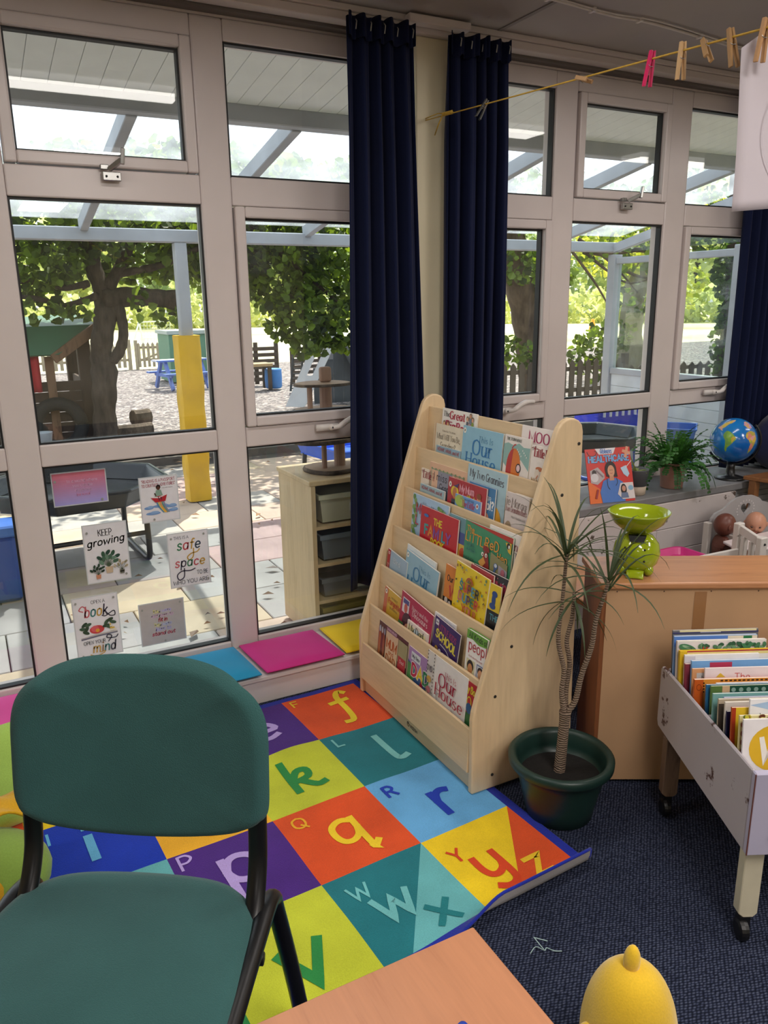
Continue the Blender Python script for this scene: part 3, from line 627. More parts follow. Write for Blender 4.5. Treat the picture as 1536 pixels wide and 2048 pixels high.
def barkmat(a, b, sc=6):
    T = NT('bark_'+a); v = T.coord('Object', (1, 1, .35)); nz = T.n('ShaderNodeTexNoise', i_Scale=sc, i_Detail=8.0, i_Roughness=.7); T.l(v, nz.inputs['Vector'])
    T.bsdf(T.ramp(nz.outputs[0], [(.35, lin(b)), (.65, lin(a))]), .9, T.bump(nz.outputs[0], .8, .05)); return T.m
def limb(pts, rs, n=10, k=6, wob=.0):
    P = spline(pts, k); m = len(P); R = []
    for i in range(m):
        t = i/(m-1)*(len(rs)-1); a = int(min(t, len(rs)-2)); R.append((rs[a]+(rs[a+1]-rs[a])*(t-a))*(1+wob*sin(i*1.7)))
    return MB().tube(P, R, n)
def tree(label, base, limbs, crowns, ls, lm, bm, hang=.4, group=None, name='tree'):
    R_ = empty(name, base, label=label, cat='tree', group=group)
    for i, (pts, rs) in enumerate(limbs): limb(pts, rs, 12 if i == 0 else 8, wob=.06).build('trunk' if i == 0 else 'branch', bm, R_, smooth=True)
    mb = MB()
    for c, r, n in crowns: leaves(mb, c, r, n, ls, hang)
    f_ = mb.build('foliage', lm, R_); f_['kind'] = 'stuff'; return R_
BARK = barkmat('5C4E44', '1E1814', 9); DK = leafmat('33501F', 1, .45, .5, '7C9A3C'); BR = leafmat('86A43C', 1, .6, .3, 'D6DC6A')
tree('gnarled tree with forked trunk and sawn side limb outside the left window', (1.32, 9.35, 0),
     [([(1.31, 9.35, -.05), (1.33, 9.33, .35), (1.37, 9.32, .8), (1.36, 9.3, 1.05), (1.45, 9.32, 1.45), (1.44, 9.35, 1.7), (1.38, 9.4, 2.0), (1.40, 9.5, 3.0)], [.15, .125, .145, .115, .125, .095, .09, .06]),
      ([(1.46, 9.25, .92), (1.54, 9.2, 1.03), (1.60, 9.22, 1.2), (1.60, 9.25, 1.4), (1.56, 9.3, 1.62)], [.06, .065, .055, .06, .07]),
      ([(1.45, 9.3, 1.58), (1.75, 9.25, 1.61), (2.0, 9.22, 1.59), (2.27, 9.2, 1.555)], [.12, .10, .095, .115]),
      ([(1.38, 9.3, 1.62), (1.15, 9.2, 1.55), (.95, 9.1, 1.52), (.8, 9.0, 1.58), (.55, 9.0, 1.62)], [.045, .03, .025, .03, .018]), ([(1.3, 9.3, 1.75), (1.0, 9.2, 1.70), (.7, 9.1, 1.76), (.4, 9.0, 1.74)], [.04, .03, .025, .015]),
      ([(1.5, 9.3, 1.7), (1.75, 9.3, 2.1), (2.0, 9.4, 2.6), (2.3, 9.5, 3.0)], [.07, .055, .04, .02]), ([(1.6, 9.3, 1.85), (2.1, 9.3, 1.95), (2.7, 9.3, 2.2), (3.3, 9.3, 2.35)], [.045, .04, .03, .02]),
      ([(2.2, 9.5, 2.8), (3.0, 9.4, 2.5), (3.6, 9.2, 2.0), (4.2, 9.1, 1.5)], [.05, .04, .03, .015])],
     [((.6, 9.3, 1.98), (.75, .7, .34), 900), ((1.9, 9.8, 2.25), (.9, .8, .48), 1500), ((2.9, 9.9, 2.2), (.75, .8, .5), 1300), ((3.55, 9.5, 2.0), (.7, .7, .55), 1300), ((4.3, 9.4, 2.05), (.7, .7, .55), 1100),
      ((3.55, 9.0, 1.40), (.36, .35, .35), 380), ((4.2, 9.0, 1.25), (.40, .3, .32), 380), ((3.75, 9.0, 1.05), (.25, .25, .16), 120), ((2.1, 9.2, 1.38), (.18, .15, .12), 34), ((.75, 9.0, 1.5), (.34, .2, .14), 70), ((1.75, 9.0, 1.55), (.12, .1, .12), 14), ((1.15, 9.0, 1.45), (.12, .1, .1), 16),
      ((0.2, 8.9, 2.5), (1.5, 1.6, .35), 1900), ((2.2, 9.0, 2.72), (1.8, 1.9, .36), 2800), ((4.4, 9.0, 2.65), (1.5, 1.7, .42), 2300), ((1.2, 7.4, 2.55), (1.2, .5, .18), 160), ((3.4, 7.3, 2.6), (1.2, .6, .2), 220)], .105, DK, BARK)
tree('leaning brown trunk with hanging ivy sprays outside the middle window', (8.25, 10.3, 0),
     [([(8.3, 10.3, -.05), (8.05, 10.2, .6), (7.85, 10.1, 1.2), (7.6, 10.0, 1.9), (7.3, 9.9, 2.8), (7.0, 9.9, 3.8)], [.26, .21, .20, .22, .2, .15]),
      ([(7.6, 10, 1.9), (8.2, 9.8, 2.3), (8.9, 9.6, 2.2), (9.6, 9.5, 2.25), (10.4, 9.4, 2.1)], [.09, .06, .05, .04, .02]), ([(8.9, 9.6, 2.2), (9.3, 9.4, 1.9), (9.7, 9.3, 1.8)], [.03, .025, .012]), ([(8.5, 9.7, 2.4), (9.0, 9.5, 2.05), (9.5, 9.4, 1.6)], [.03, .02, .01]), ([(8.4, 9.7, 2.35), (8.9, 9.5, 1.95), (9.3, 9.4, 1.75), (9.8, 9.3, 1.85)], [.03, .02, .015, .01]), ([(8.3, 9.7, 2.3), (8.7, 9.5, 1.75), (8.95, 9.4, 1.35)], [.025, .018, .008])],
     [((7.4, 9.8, 2.05), (.6, .5, .3), 420), ((8.0, 9.7, 1.9), (.30, .4, .42), 110), ((7.3, 9.7, .75), (.45, .3, .25), 150), ((8.55, 9.5, .75), (.22, .25, .3), 90), ((9.1, 9.5, .95), (.42, .3, .28), 120), ((8.9, 9.5, .5), (.45, .3, .22), 120), ((9.3, 9.4, 2.15), (.9, .5, .18), 130), ((9.35, 9.4, 1.5), (.3, .3, .25), 36), ((7.6, 9.8, 2.9), (1.6, 1.2, .5), 700), ((9.7, 9.6, 2.8), (1.5, 1.2, .4), 600)], .115, DK, barkmat('7A6856', '3A2E26'))
tree('pale trunked tree with yellow green leaves seen through the side screen', (12.2, 12.1, 0),
     [([(12.2, 12.1, -.05), (12.1, 12.1, .8), (12.15, 12.1, 1.7), (12.4, 12.1, 2.6), (12.5, 12.1, 3.8)], [.3, .24, .22, .2, .12]), ([(12.2, 12.1, 1.9), (11.4, 11.8, 2.4), (10.8, 11.6, 2.5)], [.08, .05, .03])],
     [((11.6, 12, 2.35), (1.1, .8, .35), 260), ((13.3, 12.4, 1.8), (.9, .8, .6), 330), ((12.4, 12, 3.0), (2.0, 1.6, .5), 600)], .15, BR, barkmat('9C9476', '6C654C'))
tree('dark ivy covered trunk outside the rightmost window', (10.6, 8.4, 0),
     [([(10.6, 8.4, -.05), (10.6, 8.4, 1.0), (10.55, 8.4, 2.0), (10.4, 8.4, 3.5)], [.26, .22, .2, .18])],
     [((10.6, 8.4, .8), (.30, .33, .9), 800), ((10.6, 8.4, 1.9), (.42, .45, .5), 700), ((10.4, 8.4, 2.4), (.9, .8, .25), 350), ((10.3, 8.4, 3.0), (1.5, 1.2, .5), 500)], .10, leafmat('2F4A22', 1, .4, .4, '5A7A34'), BARK)
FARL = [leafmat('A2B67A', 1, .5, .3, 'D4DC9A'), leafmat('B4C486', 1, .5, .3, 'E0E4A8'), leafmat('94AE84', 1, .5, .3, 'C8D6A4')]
def fartree(lb, x, y, r, h, m, group='pale trees beyond the school field'):
    tree(lb, (x, y, 0), [([(x, y, -.1), (x, y, h*.5), (x, y, h)], [.4, .3, .15])],
         [((x, y, h*.62), (r, r, h*.45), 700), ((x+r*.5, y-.5, h*.35), (r*.7, r*.6, h*.34), 350), ((x-r*.6, y-.5, h*.4), (r*.7, r*.6, h*.34), 350)], r*.17, m, BARK, group=group)
ORD = 'leftmost second third fourth fifth sixth seventh eighth ninth tenth eleventh rightmost'.split()
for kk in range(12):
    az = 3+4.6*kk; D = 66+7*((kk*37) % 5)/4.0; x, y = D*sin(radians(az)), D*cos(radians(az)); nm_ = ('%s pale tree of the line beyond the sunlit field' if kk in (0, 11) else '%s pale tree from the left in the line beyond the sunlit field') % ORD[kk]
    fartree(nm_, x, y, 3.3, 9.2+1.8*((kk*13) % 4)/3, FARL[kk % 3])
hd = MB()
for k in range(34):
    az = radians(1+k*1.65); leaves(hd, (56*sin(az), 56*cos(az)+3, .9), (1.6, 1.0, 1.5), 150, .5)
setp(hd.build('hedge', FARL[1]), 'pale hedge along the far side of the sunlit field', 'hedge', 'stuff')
# ---- fences
PICK = plain('A79A80', .8, .15, 9); PICKD = plain('4E4438', .9, .2, 9)
def picket(p, q, h, n, m, label, name='picket_fence', gate=False, post=True):
    p, q = Vector(p), Vector(q); d = (q-p); L = d.length; a = math.atan2(d.y, d.x); R_ = empty(name, p, a, label, 'gate' if gate else 'fence')
    pw = L/n*.58; pc = MB().prism([(0, .03), (pw, .03), (pw, h-.05), (pw/2, h), (0, h-.05)], Matrix(((1, 0, 0, 0), (0, 0, -1, 0), (0, 1, 0, 0), (0, 0, 0, 1))), .02)
    o = pc.build('picket', m, R_, world=False)
    for k in range(1, n): inst(o, 'picket', R_, (k*L/n, 0, random.uniform(-.01, .01)))
    for z in (h*.28, h*.75): MB().box((0, 0, z), (L, .035, z+.06)).build('rail', m, R_, world=False)
    if post:
        for x in (-.07, L): MB().box((x, -.02, -.05), (x+.08, .07, h+.05)).build('post', m, R_, world=False)
    if gate: MB().beam((.05, .01, h*.3), (L-.05, .01, h*.75), .03, .05).build('brace', m, R_, world=False)
picket((1.35, 20.5, 0), (3.62, 20.5, 0), .66, 17, PICK, 'pale picket fence at the edge of the field, left of the gate')
picket((3.85, 20.45, 0), (4.75, 20.3, 0), .64, 8, PICK, 'pale picket gate with a diagonal brace by the field', 'picket_gate', True)
picket((6.3, 9.0, 0), (8.9, 9.0, 0), .66, 17, PICKD, 'dark weathered picket fence behind the leaning trunk')
picket((9.1, 9.3, 0), (12.5, 9.2, 0), .5, 18, PICKD, 'low dark picket fence seen through the side screen')
# ---- play house
PH = empty('play_house', (.9, 9.6, 0), label='wooden play house with sloping green roof and red curtain, outside the left window', cat='play house')
WD = wood('4A3A30', '251C17', 4, (1, 1, 6), .8); WD2 = wood('7A5C46', '3C2A20', 4, (1, 1, 6), .8)
for x, y in ((1.20, 9.55), (-.25, 9.55), (1.20, 10.7), (-.25, 10.7)): MB().box((x-.07, y-.06, -.03), (x+.07, y+.06, 1.22 if y < 10 else 1.3)).build('corner_post', WD, PH, bevel=.008)
MB().box((.78, 9.46, -.03), (.87, 9.54, .98)).build('middle_post', WD2, PH)
MB().add([(-.5, 9.35, 1.0), (.92, 9.35, 1.0), (1.38, 9.5, 1.3), (1.3, 10.9, 1.42), (-.5, 10.9, 1.3), (-.5, 9.5, 1.28)], [(0, 1, 2, 5), (5, 2, 3, 4)]).build('roof', plain('3E6B52', .6, .2, 4), PH, solid=.03)
MB().beam((.86, 9.36, .96), (1.37, 9.45, 1.29), .05, .11).build('barge_board', WD2, PH)
for k in range(6): MB().box((-.2, 9.50, .02+k*.115), (1.14, 9.53, .02+k*.115+.108)).build('wall_board', WD, PH)
for k in range(6): MB().box((1.18, 9.62, .02+k*.115), (1.21, 10.64, .02+k*.115+.108)).build('wall_board', WD, PH)
mb = MB(); mb.grid(lambda u, v: (.50+.22*u, 9.44+.015*sin(u*20), .60+.40*v), 14, 4); mb.build('red_curtain', plain('B3202E', .8), PH, smooth=True, solid=.004)
TY = empty('tyre', (.95, 9.3, 0), label='old black tyre leaning against the play house', cat='tyre')
mb = MB()
for i in range(25):
    pass
ring = [(.84+.24*cos(2*pi*i/24), 9.38+.02*sin(2*pi*i/24), .23+.24*sin(2*pi*i/24)) for i in range(25)]
mb.tube(ring, .075, 8); mb.build('tread', plain('1D1D1F', .8, .2, 20, .3), TY, smooth=True)
tb = empty('plastic_tub', (.62, 9.2, 0), label='small white plastic tub on the ground by the play house', cat='tub')
MB().lathe([(.07, 0), (.10, .2), (.105, .21), (.09, .2), (.065, .02)], 16, M=Matrix.Translation((.64, 9.1, 0))).build('body', plain('B8BEC8', .5), tb, smooth=True)
LOGM = barkmat('7E6F62', '3E342C', 9)
def log(x, y, rz, L, r, z, label):
    R_ = empty('log', (x, y, 0), label=label, cat='log'); d = Vector((cos(rz), sin(rz), 0))*L/2
    MB().tube([Vector((x, y, z))-d, Vector((x, y, z)), Vector((x, y, z))+d], [r, r*.95, r*1.03], 10).build('bark', LOGM, R_, smooth=False, bevel=.005)
log(1.72, 9.75, .1, .42, .08, .05, 'short grey log lying at the foot of the gnarled tree'); log(1.85, 10.0, .3, .22, .10, .17, 'stubby log stacked on the other log by the tree'); log(2.35, 9.6, .8, .16, .05, .03, 'small dark log on the gravel near the padded post')
# ---- far play equipment
def picnic(x, y, label):
    R_ = empty('picnic_table', (x, y, 0), .15, label, 'picnic table'); bl = plain('5A78C0', .6); wh = plain('C9CDE0', .6)
    for k in range(3): MB().box((-.5, -.2+.14*k, .50), (.5, -.08+.14*k, .53)).build('table_plank', wh if k else bl, R_, world=False)
    for s in (-1, 1): MB().box((-.5, s*.42-.08, .27), (.5, s*.42+.08, .30)).build('seat_plank', bl, R_, world=False)
    for s in (-1, 1):
        for t in (-1, 1): MB().beam((s*.35, t*.42, 0), (s*.35, t*.1, .50), .05, .08).build('leg', bl, R_, world=False)
        MB().beam((s*.35, -.42, .25), (s*.35, .42, .25), .04, .06).build('cross_bar', bl, R_, world=False)
picnic(3.62, 15.1, 'blue and white child sized picnic table on the gravel')
sh_ = empty('green_shed', (4.1, 16.5, 0), label='dull green metal store behind the yellow padded post', cat='shed')
MB().box((3.68, 16.2, 0), (4.65, 17.2, .95)).build('body', plain('5B8A70', .6, .1, 3), sh_); MB().box((3.64, 16.15, .95), (4.7, 17.25, 1.02)).build('lid', plain('A9B5AE', .6), sh_)
gl_ = empty('goal', (6.4, 30, 0), label='white football goal frame out on the field', cat='goal'); gm = MB()
for a, b in (((5.45, 30, 0), (5.85, 30.3, .95)), ((5.85, 30.3, .95), (7.1, 30, .98)), ((7.1, 30, .98), (7.1, 30, 0)), ((5.95, 30.2, 0), (5.85, 30.3, .95))): gm.beam(a, b, .045, .045)
gm.build('frame', plain('DADFDD', .5), gl_)
nm = MB()
for k in range(10): nm.beam((5.9+.12*k, 30.5, 0), (5.9+.12*k, 30.3, .95), .012, .012)
for k in range(7): nm.beam((5.85, 30.4, .12*k+.1), (7.1, 30.4, .12*k+.1), .012, .012)
nm.build('net', plain('C9CFCC', .7), gl_)
DKW = plain('4B4038', .85, .2, 6)
def pallet(x0, x1, y, h, n, label):
    R_ = empty('pallet_fence', ((x0+x1)/2, y, 0), label=label, cat='fence')
    for k in range(n): MB().box((x0, y-.02, .06+k*(h-.1)/n), (x1, y+.01, .06+k*(h-.1)/n+(h-.1)/n*.6)).build('slat', DKW, R_)
    for x in (x0, (x0+x1)/2-.03, x1-.06): MB().box((x, y+.01, 0), (x+.07, y+.07, h)).build('post', DKW, R_)
pallet(4.55, 5.45, 14.75, .80, 6, 'dark slatted pallet fence left of the white board'); pallet(5.66, 6.9, 14.6, .64, 5, 'dark slatted pallet fence behind the white board')
mt = empty('mud_table', (4.75, 14.0, 0), label='wooden mud kitchen table in front of the pallet fence', cat='table')
MB().box((4.35, 13.7, .42), (4.95, 14.1, .47)).build('top', plain('B59A72', .8), mt)
for x in (4.4, 4.9):
    for y in (13.75, 14.05): MB().box((x-.03, y-.03, 0), (x+.03, y+.03, .42)).build('leg', DKW, mt)
bk = empty('blue_barrel', (5.02, 13.95, 0), label='bright blue plastic barrel beside the mud table', cat='barrel')
MB().lathe([(.13, 0), (.155, .03), (.16, .18), (.155, .33), (.15, .36), (.12, .35)], 20, M=Matrix.Translation((5.02, 13.9, 0))).build('body', plain('2F7FCB', .5), bk, smooth=True)
ld_ = empty('crate_tower', (5.2, 13.2, 0), label='tall dark plastic lattice leaning by the blue barrel', cat='lattice'); mb = MB()
for x in (5.08, 5.26): mb.beam((x, 13.2, 0), (x+.1, 13.2, .78), .03, .03)
for k in range(9): mb.beam((5.08+.1*k/9, 13.2, .05+k*.085), (5.26+.1*k/9, 13.2, .05+k*.085), .02, .02)
mb.build('lattice', plain('2A3138', .6), ld_)
wb = empty('white_board_hut', (4.6, 11.2, 0), label='leaning white board with a narrow slot, front of a dark A frame hut', cat='hut')
mb = MB(); A, B, Cc, D = Vector((4.22, 11.2, 0)), Vector((4.45, 11.0, 0)), Vector((5.08, 11.0, 1.08)), Vector((4.78, 11.2, 1.08))
def bl(u, v): return (A.lerp(B, u)).lerp(D.lerp(Cc, u), v)
for (u0, u1, v0, v1) in ((0, 1, 0, .42), (0, 1, .72, 1), (0, .36, .42, .72), (.64, 1, .42, .72)): mb.add([bl(u0, v0), bl(u1, v0), bl(u1, v1), bl(u0, v1)], [(0, 1, 2, 3)])
mb.build('board', plain('D9DBE2', .5, .05, 4), wb, solid=.02)
MB().add([(5.08, 11.0, 1.08), (5.65, 11.1, 0), (5.7, 12.2, 0), (5.1, 12.2, 1.08)], [(0, 1, 2, 3)]).build('far_slope', plain('6A7076', .7), wb, solid=.03)
for k in range(5): MB().box((4.72+k*.17, 11.25, 0), (4.88+k*.17, 11.27, .55+.12*min(k, 2) if k < 4 else .3)).build('end_board', plain('4F555B', .8, .2, 5), wb)
cn_ = empty('field_cone', (29, 31.7, 0), label='small yellow marker cone out on the field', cat='cone')
MB().lathe([(.22, 0), (.2, .05), (.08, .6), (0, .62)], 14, M=Matrix.Translation((29, 31.7, -.04))).build('body', plain('E6A51E', .5), cn_, smooth=True)
# ---- things near the glass outside
def tray_table(cx, cy, r, z, label, topc, legc, rz=.2, nseg=8):
    R_ = empty('tray_table', (cx, cy, OZ), rz, label, 'tray table'); n = nseg
    def ring(rr, zz): return [(rr*cos(2*pi*(i+.5)/n), rr*sin(2*pi*(i+.5)/n), zz) for i in range(n)]
    prof = [(r*.86, z-.10), (r*.97, z-.005), (r, z), (r*1.04, z), (r*1.04, z-.012), (r*.99, z-.02), (r*.9, z-.115)]
    vs = []; fs = []
    for rr, zz in prof: vs += ring(rr, zz)
    for k in range(len(prof)-1):
        for i in range(n): fs.append((k*n+i, k*n+(i+1) % n, (k+1)*n+(i+1) % n, (k+1)*n+i))
    fs += [tuple(range(n)), tuple(range((len(prof)-1)*n, len(prof)*n))[::-1]]
    MB().add(vs, fs).build('tray', topc, R_, world=False, bevel=.006)
    for s in (-1, 1):
        pts = spline([(s*r*.62, -r*.55, z-.11), (s*r*.62, -r*.6, .12), (s*r*.62, -r*.52, .03), (s*r*.62, -r*.2, .02), (s*r*.62, r*.2, .02), (s*r*.62, r*.52, .03), (s*r*.62, r*.6, .12), (s*r*.62, r*.55, z-.11)], 4)
        MB().tube(pts, .018, 8).build('leg', legc, R_, world=False, smooth=True)
    MB().tube([(-r*.62, -r*.58, .2), (r*.62, -r*.58, .2)], .015, 8).build('cross_bar', legc, R_, world=False)
BT = plain('1C1F22', .25, .1, 8); BLU = plain('2A55B8', .4)
tray_table(.50, 4.98, .53, .52, 'black octagonal play tray on bent black legs, behind the posters', BT, plain('0F1012', .35), .05)
tray_table(4.42, 4.8, .46, .50, 'black play tray on blue legs outside the middle window', plain('2A2F33', .3, .1, 8), BLU, .3)
tray_table(2.62, 5.4, .52, .50, 'blue play tray table behind the outdoor cupboard', plain('2E62D6', .4), plain('24272B', .4), .1, 4)
tray_table(5.17, 4.62, .26, .50, 'small blue play tray outside the rightmost window', plain('3C67B2', .4), BLU, .7, 4)
bx = empty('storage_box', (5.26, 5.45, .3), label='royal blue plastic storage box on a white bench outside', cat='storage box')
MB().box((4.97, 5.3, .30), (5.55, 5.62, .53)).build('body', plain('2B36C6', .4), bx, bevel=.015, seg=2)
for k in range(7): MB().box((5.03+k*.075, 5.285, .475), (5.05+k*.075, 5.30, .535)).build('lid_clip', plain('D9DCE6', .4), bx)
wbn = empty('white_bench', (5.3, 5.45, 0), label='white slatted bench under the blue storage box', cat='bench')
for k in range(3): MB().box((4.72, 5.27+k*.125, .265), (5.72, 5.385+k*.125, .295)).build('slat', plain('C9CDD0', .6), wbn)
for x in (4.8, 5.6): MB().box((x, 5.29, OZ), (x+.06, 5.62, .265)).build('leg', plain('C0C4C8', .6), wbn)
cr = empty('blue_crate', (-.25, 4.5, 0), label='dark blue plastic crate outside the leftmost window', cat='crate')
MB().box((-.7, 4.40, OZ), (.115, 4.6, .34)).build('body', plain('2B4FA0', .4, .1, 3), cr, bevel=.02); MB().box((-.72, 4.39, .34), (.13, 4.61, .40)).build('lid', plain('4A78C8', .4, .1, 3), cr, bevel=.01)
# outdoor cupboard with trays
cup = empty('outdoor_cupboard', (1.7, 3.25, 0), label='pale beech tray cupboard standing outside against the glass', cat='cupboard')
BE = wood('CDB48C', 'BBA077', 2.2, (1, 1, 9), .5)
y0, y1 = 3.07, 3.47
MB().box((1.225, y0, OZ+.02), (1.245, y1, .735)).build('side_panel', BE, cup); MB().box((2.18, y0, OZ+.02), (2.2, y1, .735)).build('side_panel', BE, cup)
MB().box((1.70, y0, OZ+.02), (1.715, y1-.02, .735)).build('divider', BE, cup)
MB().box((1.215, y0-.005, .735), (2.21, y1, .757)).build('top_panel', BE, cup, bevel=.003); MB().box((1.245, y1-.02, OZ+.02), (2.18, y1, .735)).build('back_panel', plain('3A342C', .8), cup)
for z in (.02, .20, .375, .55): MB().box((1.245, y0+.01, z-.02), (2.18, y1-.02, z-.005)).build('shelf', BE, cup)
def tray(x0, x1, z, h, hexc, label, **kw):
    R_ = empty('storage_tray', ((x0+x1)/2, 3.27, z), label=label, cat='tray', group='trays in the outdoor cupboard'); m = plain(hexc, .35, .05, 6, **kw); mb = MB()
    ya, yb = 3.085, 3.42; t = .012
    def ring(i, zz): return [(x0+i, ya+i, zz), (x1-i, ya+i, zz), (x1-i, yb-i, zz), (x0+i, yb-i, zz)]
    R = [ring(.02, z), ring(.004, z+h-.02), ring(-.006, z+h-.02), ring(-.006, z+h), ring(.006, z+h), ring(.028, z+.006)]
    vs = sum(R, []); fs = [(k*4+i, k*4+(i+1) % 4, k*4+4+(i+1) % 4, k*4+4+i) for k in range(5) for i in range(4)]+[(0, 3, 2, 1), (20, 21, 22, 23)]
    mb.add(vs, fs).build('body', m, R_); xm = (x0+x1)/2
    MB().box((xm-.05, ya-.006, z+h*.3), (xm+.05, ya+.012, z+h*.62)).build('label_holder', plain('A9AEAE', .3), R_)
tray(1.27, 1.67, .555, .13, 'BFBFA6', 'cream storage tray on the top shelf of the outdoor cupboard')
tray(1.27, 1.67, .38, .12, '6F7A84', 'grey storage tray on the second shelf of the outdoor cupboard')
tray(1.27, 1.67, .205, .09, '5E666E', 'grey storage tray on the third shelf of the outdoor cupboard')
tray(1.27, 1.67, .025, .13, '7C7038', 'olive storage tray on the lowest shelf of the outdoor cupboard')
CUPS = [o for o in COL.objects if o.parent is None and o.name.startswith(('outdoor_cupboard', 'storage_tray'))]
# log slice tree tower
lt = empty('wood_slice_stand', (1.42, 3.25, .757), label='three tier stand of bark edged wood slices on the outdoor cupboard', cat='stand')
SLW = wood('A58A70', '7C6450', 5, (1, 1, 1), .7); 
def slice_(cx, cy, z, rx, ry, t, sd_):
    rnd = random.Random(sd_); n = 26; pts = []
    for i in range(n):
        a = 2*pi*i/n; k = 1+.05*sin(3*a+sd_)+rnd.uniform(-.015, .015); pts.append((rx*k*cos(a), ry*k*sin(a)))
    s1 = MB().prism(pts, Matrix.Translation((cx, cy, z)), t).build('slice', SLW, lt)
    rim = [(cx+a*1.01, cy+b*1.01, z+t*.45) for a, b in pts+pts[:1]]
    MB().tube(rim, t*.55, 6).build('bark_rim', LOGM, s1, smooth=True)
slice_(1.42, 3.25, .757, .125, .11, .02, 1); slice_(1.40, 3.25, .897, .165, .12, .018, 2); slice_(1.40, 3.25, 1.025, .155, .12, .018, 3); slice_(1.38, 3.24, 1.15, .125, .10, .012, 4)
for (x, y, z0, z1, r) in ((1.37, 3.22, .777, .897, .012), (1.46, 3.25, .777, .897, .026), (1.33, 3.22, .915, 1.025, .012), (1.44, 3.25, .915, 1.025, .026), (1.31, 3.22, 1.043, 1.15, .012), (1.40, 3.25, 1.043, 1.15, .028)):
    MB().tube([(x, y, z0), (x, y, z1)], r, 12).build('column', plain('A58573', .7), lt, smooth=False)
MB().box((1.372, 3.235, 1.162), (1.428, 3.265, 1.23)).build('top_block', plain('A58573', .7), lt, bevel=.012, seg=3)

for o in CUPS+[lt]: o.location.x += .03
lt.location.x -= .012
# ================================================================ BOOK RACK
BEECH = wood('DCC29C', 'D0B48C', 1.3, (1, 1, 9), .42); BEECHX = wood('D8BD96', 'CBAE86', 1.3, (1, 9, 1), .42); EDGE = plain('D2AC80', .4, .06, 20)
rack = empty('book_rack', (1.42, 2.16, 0), label='tall pale beech six tier book display rack facing the alphabet rug', cat='book rack')
prof = [(1.222, .008), (1.222, .262), (1.226, .29), (1.236, .325)]+[(1.5, 1.122), (1.508, 1.14), (1.52, 1.154), (1.536, 1.163), (1.55, 1.166), (1.568, 1.164), (1.586, 1.156), (1.598, 1.142), (1.603, 1.122), (1.611, .5), (1.617, .008)]
MXZ = Matrix(((1, 0, 0, 0), (0, 0, -1, 0), (0, 1, 0, 0), (0, 0, 0, 1)))
def xz(y): M = MXZ.copy(); M.translation = (0, y, 0); return M
for ya in (1.788, 2.557):
    pn = MB().prism(prof, xz(ya), .022).build('side_panel', BEECH, rack, bevel=.0055, seg=3)
    if ya < 2:
        for x, z in ((1.587, 1.087), (1.531, .936), (1.36, .482), (1.303, .328), (1.299, .057)):
            MB().lathe([(0, 0), (.0052, 0), (.0052, .0015), (.003, .002), (.0028, .001), (0, .001)], 12, M=Matrix.Translation((x, ya-.022, z)) @ Matrix.Rotation(pi/2, 4, 'X')).build('screw', plain('5C5A58', .35, Metallic=.8), pn)
RAILS = [None, (1.484, .972), (1.430, .825), (1.378, .680), (1.322, .528), (1.272, .377), (1.237, .223)]
t4 = math.tan(radians(4))
def slant_board(name, xr, zr, ln, th=.010, m=BEECHX):
    dx = ln*t4
    mb = MB(); a = [(xr-th, zr), (xr, zr), (xr-dx, zr-ln), (xr-th-dx, zr-ln)]
    mb.prism(a, xz(2.535), .747); return mb.build(name, m, rack, bevel=.0022, seg=2)
slant_board('top_board', 1.540, 1.122, .27)
for i in range(1, 7):
    xr, zr = RAILS[i]; slant_board('shelf_board', xr, zr, .27 if i < 6 else .148)
    MB().box((xr-.008, 1.788, zr-.142), (xr+.03, 2.535, zr-.134)).build('shelf_floor', BEECHX, rack)
kp = MB().box((1.236, 1.788, .010), (1.25, 2.535, .078)).build('plinth', BEECHX, rack)
lg = Print(.5); lg.ell(.009, .012, .009, .010, '4A3E34').ell(.009, .012, .0062, .0072, 'C6A578').ell(.009, .015, .0035, .004, '4A3E34').text('WISDOM', .023, .005, .012, '5A4C40', .17, fit=.05)
lg.build('maker_mark', kp, frameM((1.236, 2.20, .026), (0, -1, 0), (0, 0, 1)))
CREAM = plain('E9E3D6', .7, .05, 60)
TB = radians(5)
def book_solid(M, W, H, th, col, name, label, fn, cat='book', group=None, spine=None, soft=True, rough=.35):
    R_ = empty('picture_book', M=M, label=label, cat=cat, group=group); cm = plain(col, rough, .04, 25); pm = plain(spine or col, rough, .04, 25); c = .0009 if soft else .0022; o = 0 if soft else .0025
    MB().box((0, 0, -c), (W, H, 0)).build('front_cover', cm, R_, world=False, bevel=.0006)
    MB().box((0, 0, -th), (W, H, -th+c)).build('back_cover', pm, R_, world=False, bevel=.0006)
    MB().box((0, 0, -th+c), (max(.0012, c), H, -c)).build('spine', pm, R_, world=False)
    MB().box((max(.0012, c), o, -th+c), (W-o-.0006, H-o-.0006, -c)).build('pages', CREAM, R_, world=False)
    if fn:
        P = Print(rough); fn(P, W, H); P.build('cover_print', R_, R_.matrix_world)
    return R_
def book(tier, yl, yr, vt, layer, col, label, fn, th=.006, roll=0.0, lean=0, **kw):
    xr, zr = RAILS[tier]; off = .0095+.0085*layer; vb = -.132; T = TB+radians(lean); Wd = yl-yr; Ht = vt-vb
    M = frameM((xr+off+vb*math.tan(TB), yl, zr+vb), (0, -1, 0), (sin(T), 0, cos(T)))
    if roll: M = M @ Matrix.Rotation(radians(-roll), 4, 'Z')
    return book_solid(M, Wd, Ht, th, col, 'picture_book', label, fn, group='picture books in the beech rack', **kw)
def bird_badge(P, x, y, r=.008, c='F4F0E4', k='2A2420'): P.ell(x, y, r, r*1.25, c).poly([(x-r*.3, y-r*.7), (x+r*.5, y), (x-r*.3, y+r*.7)], k)
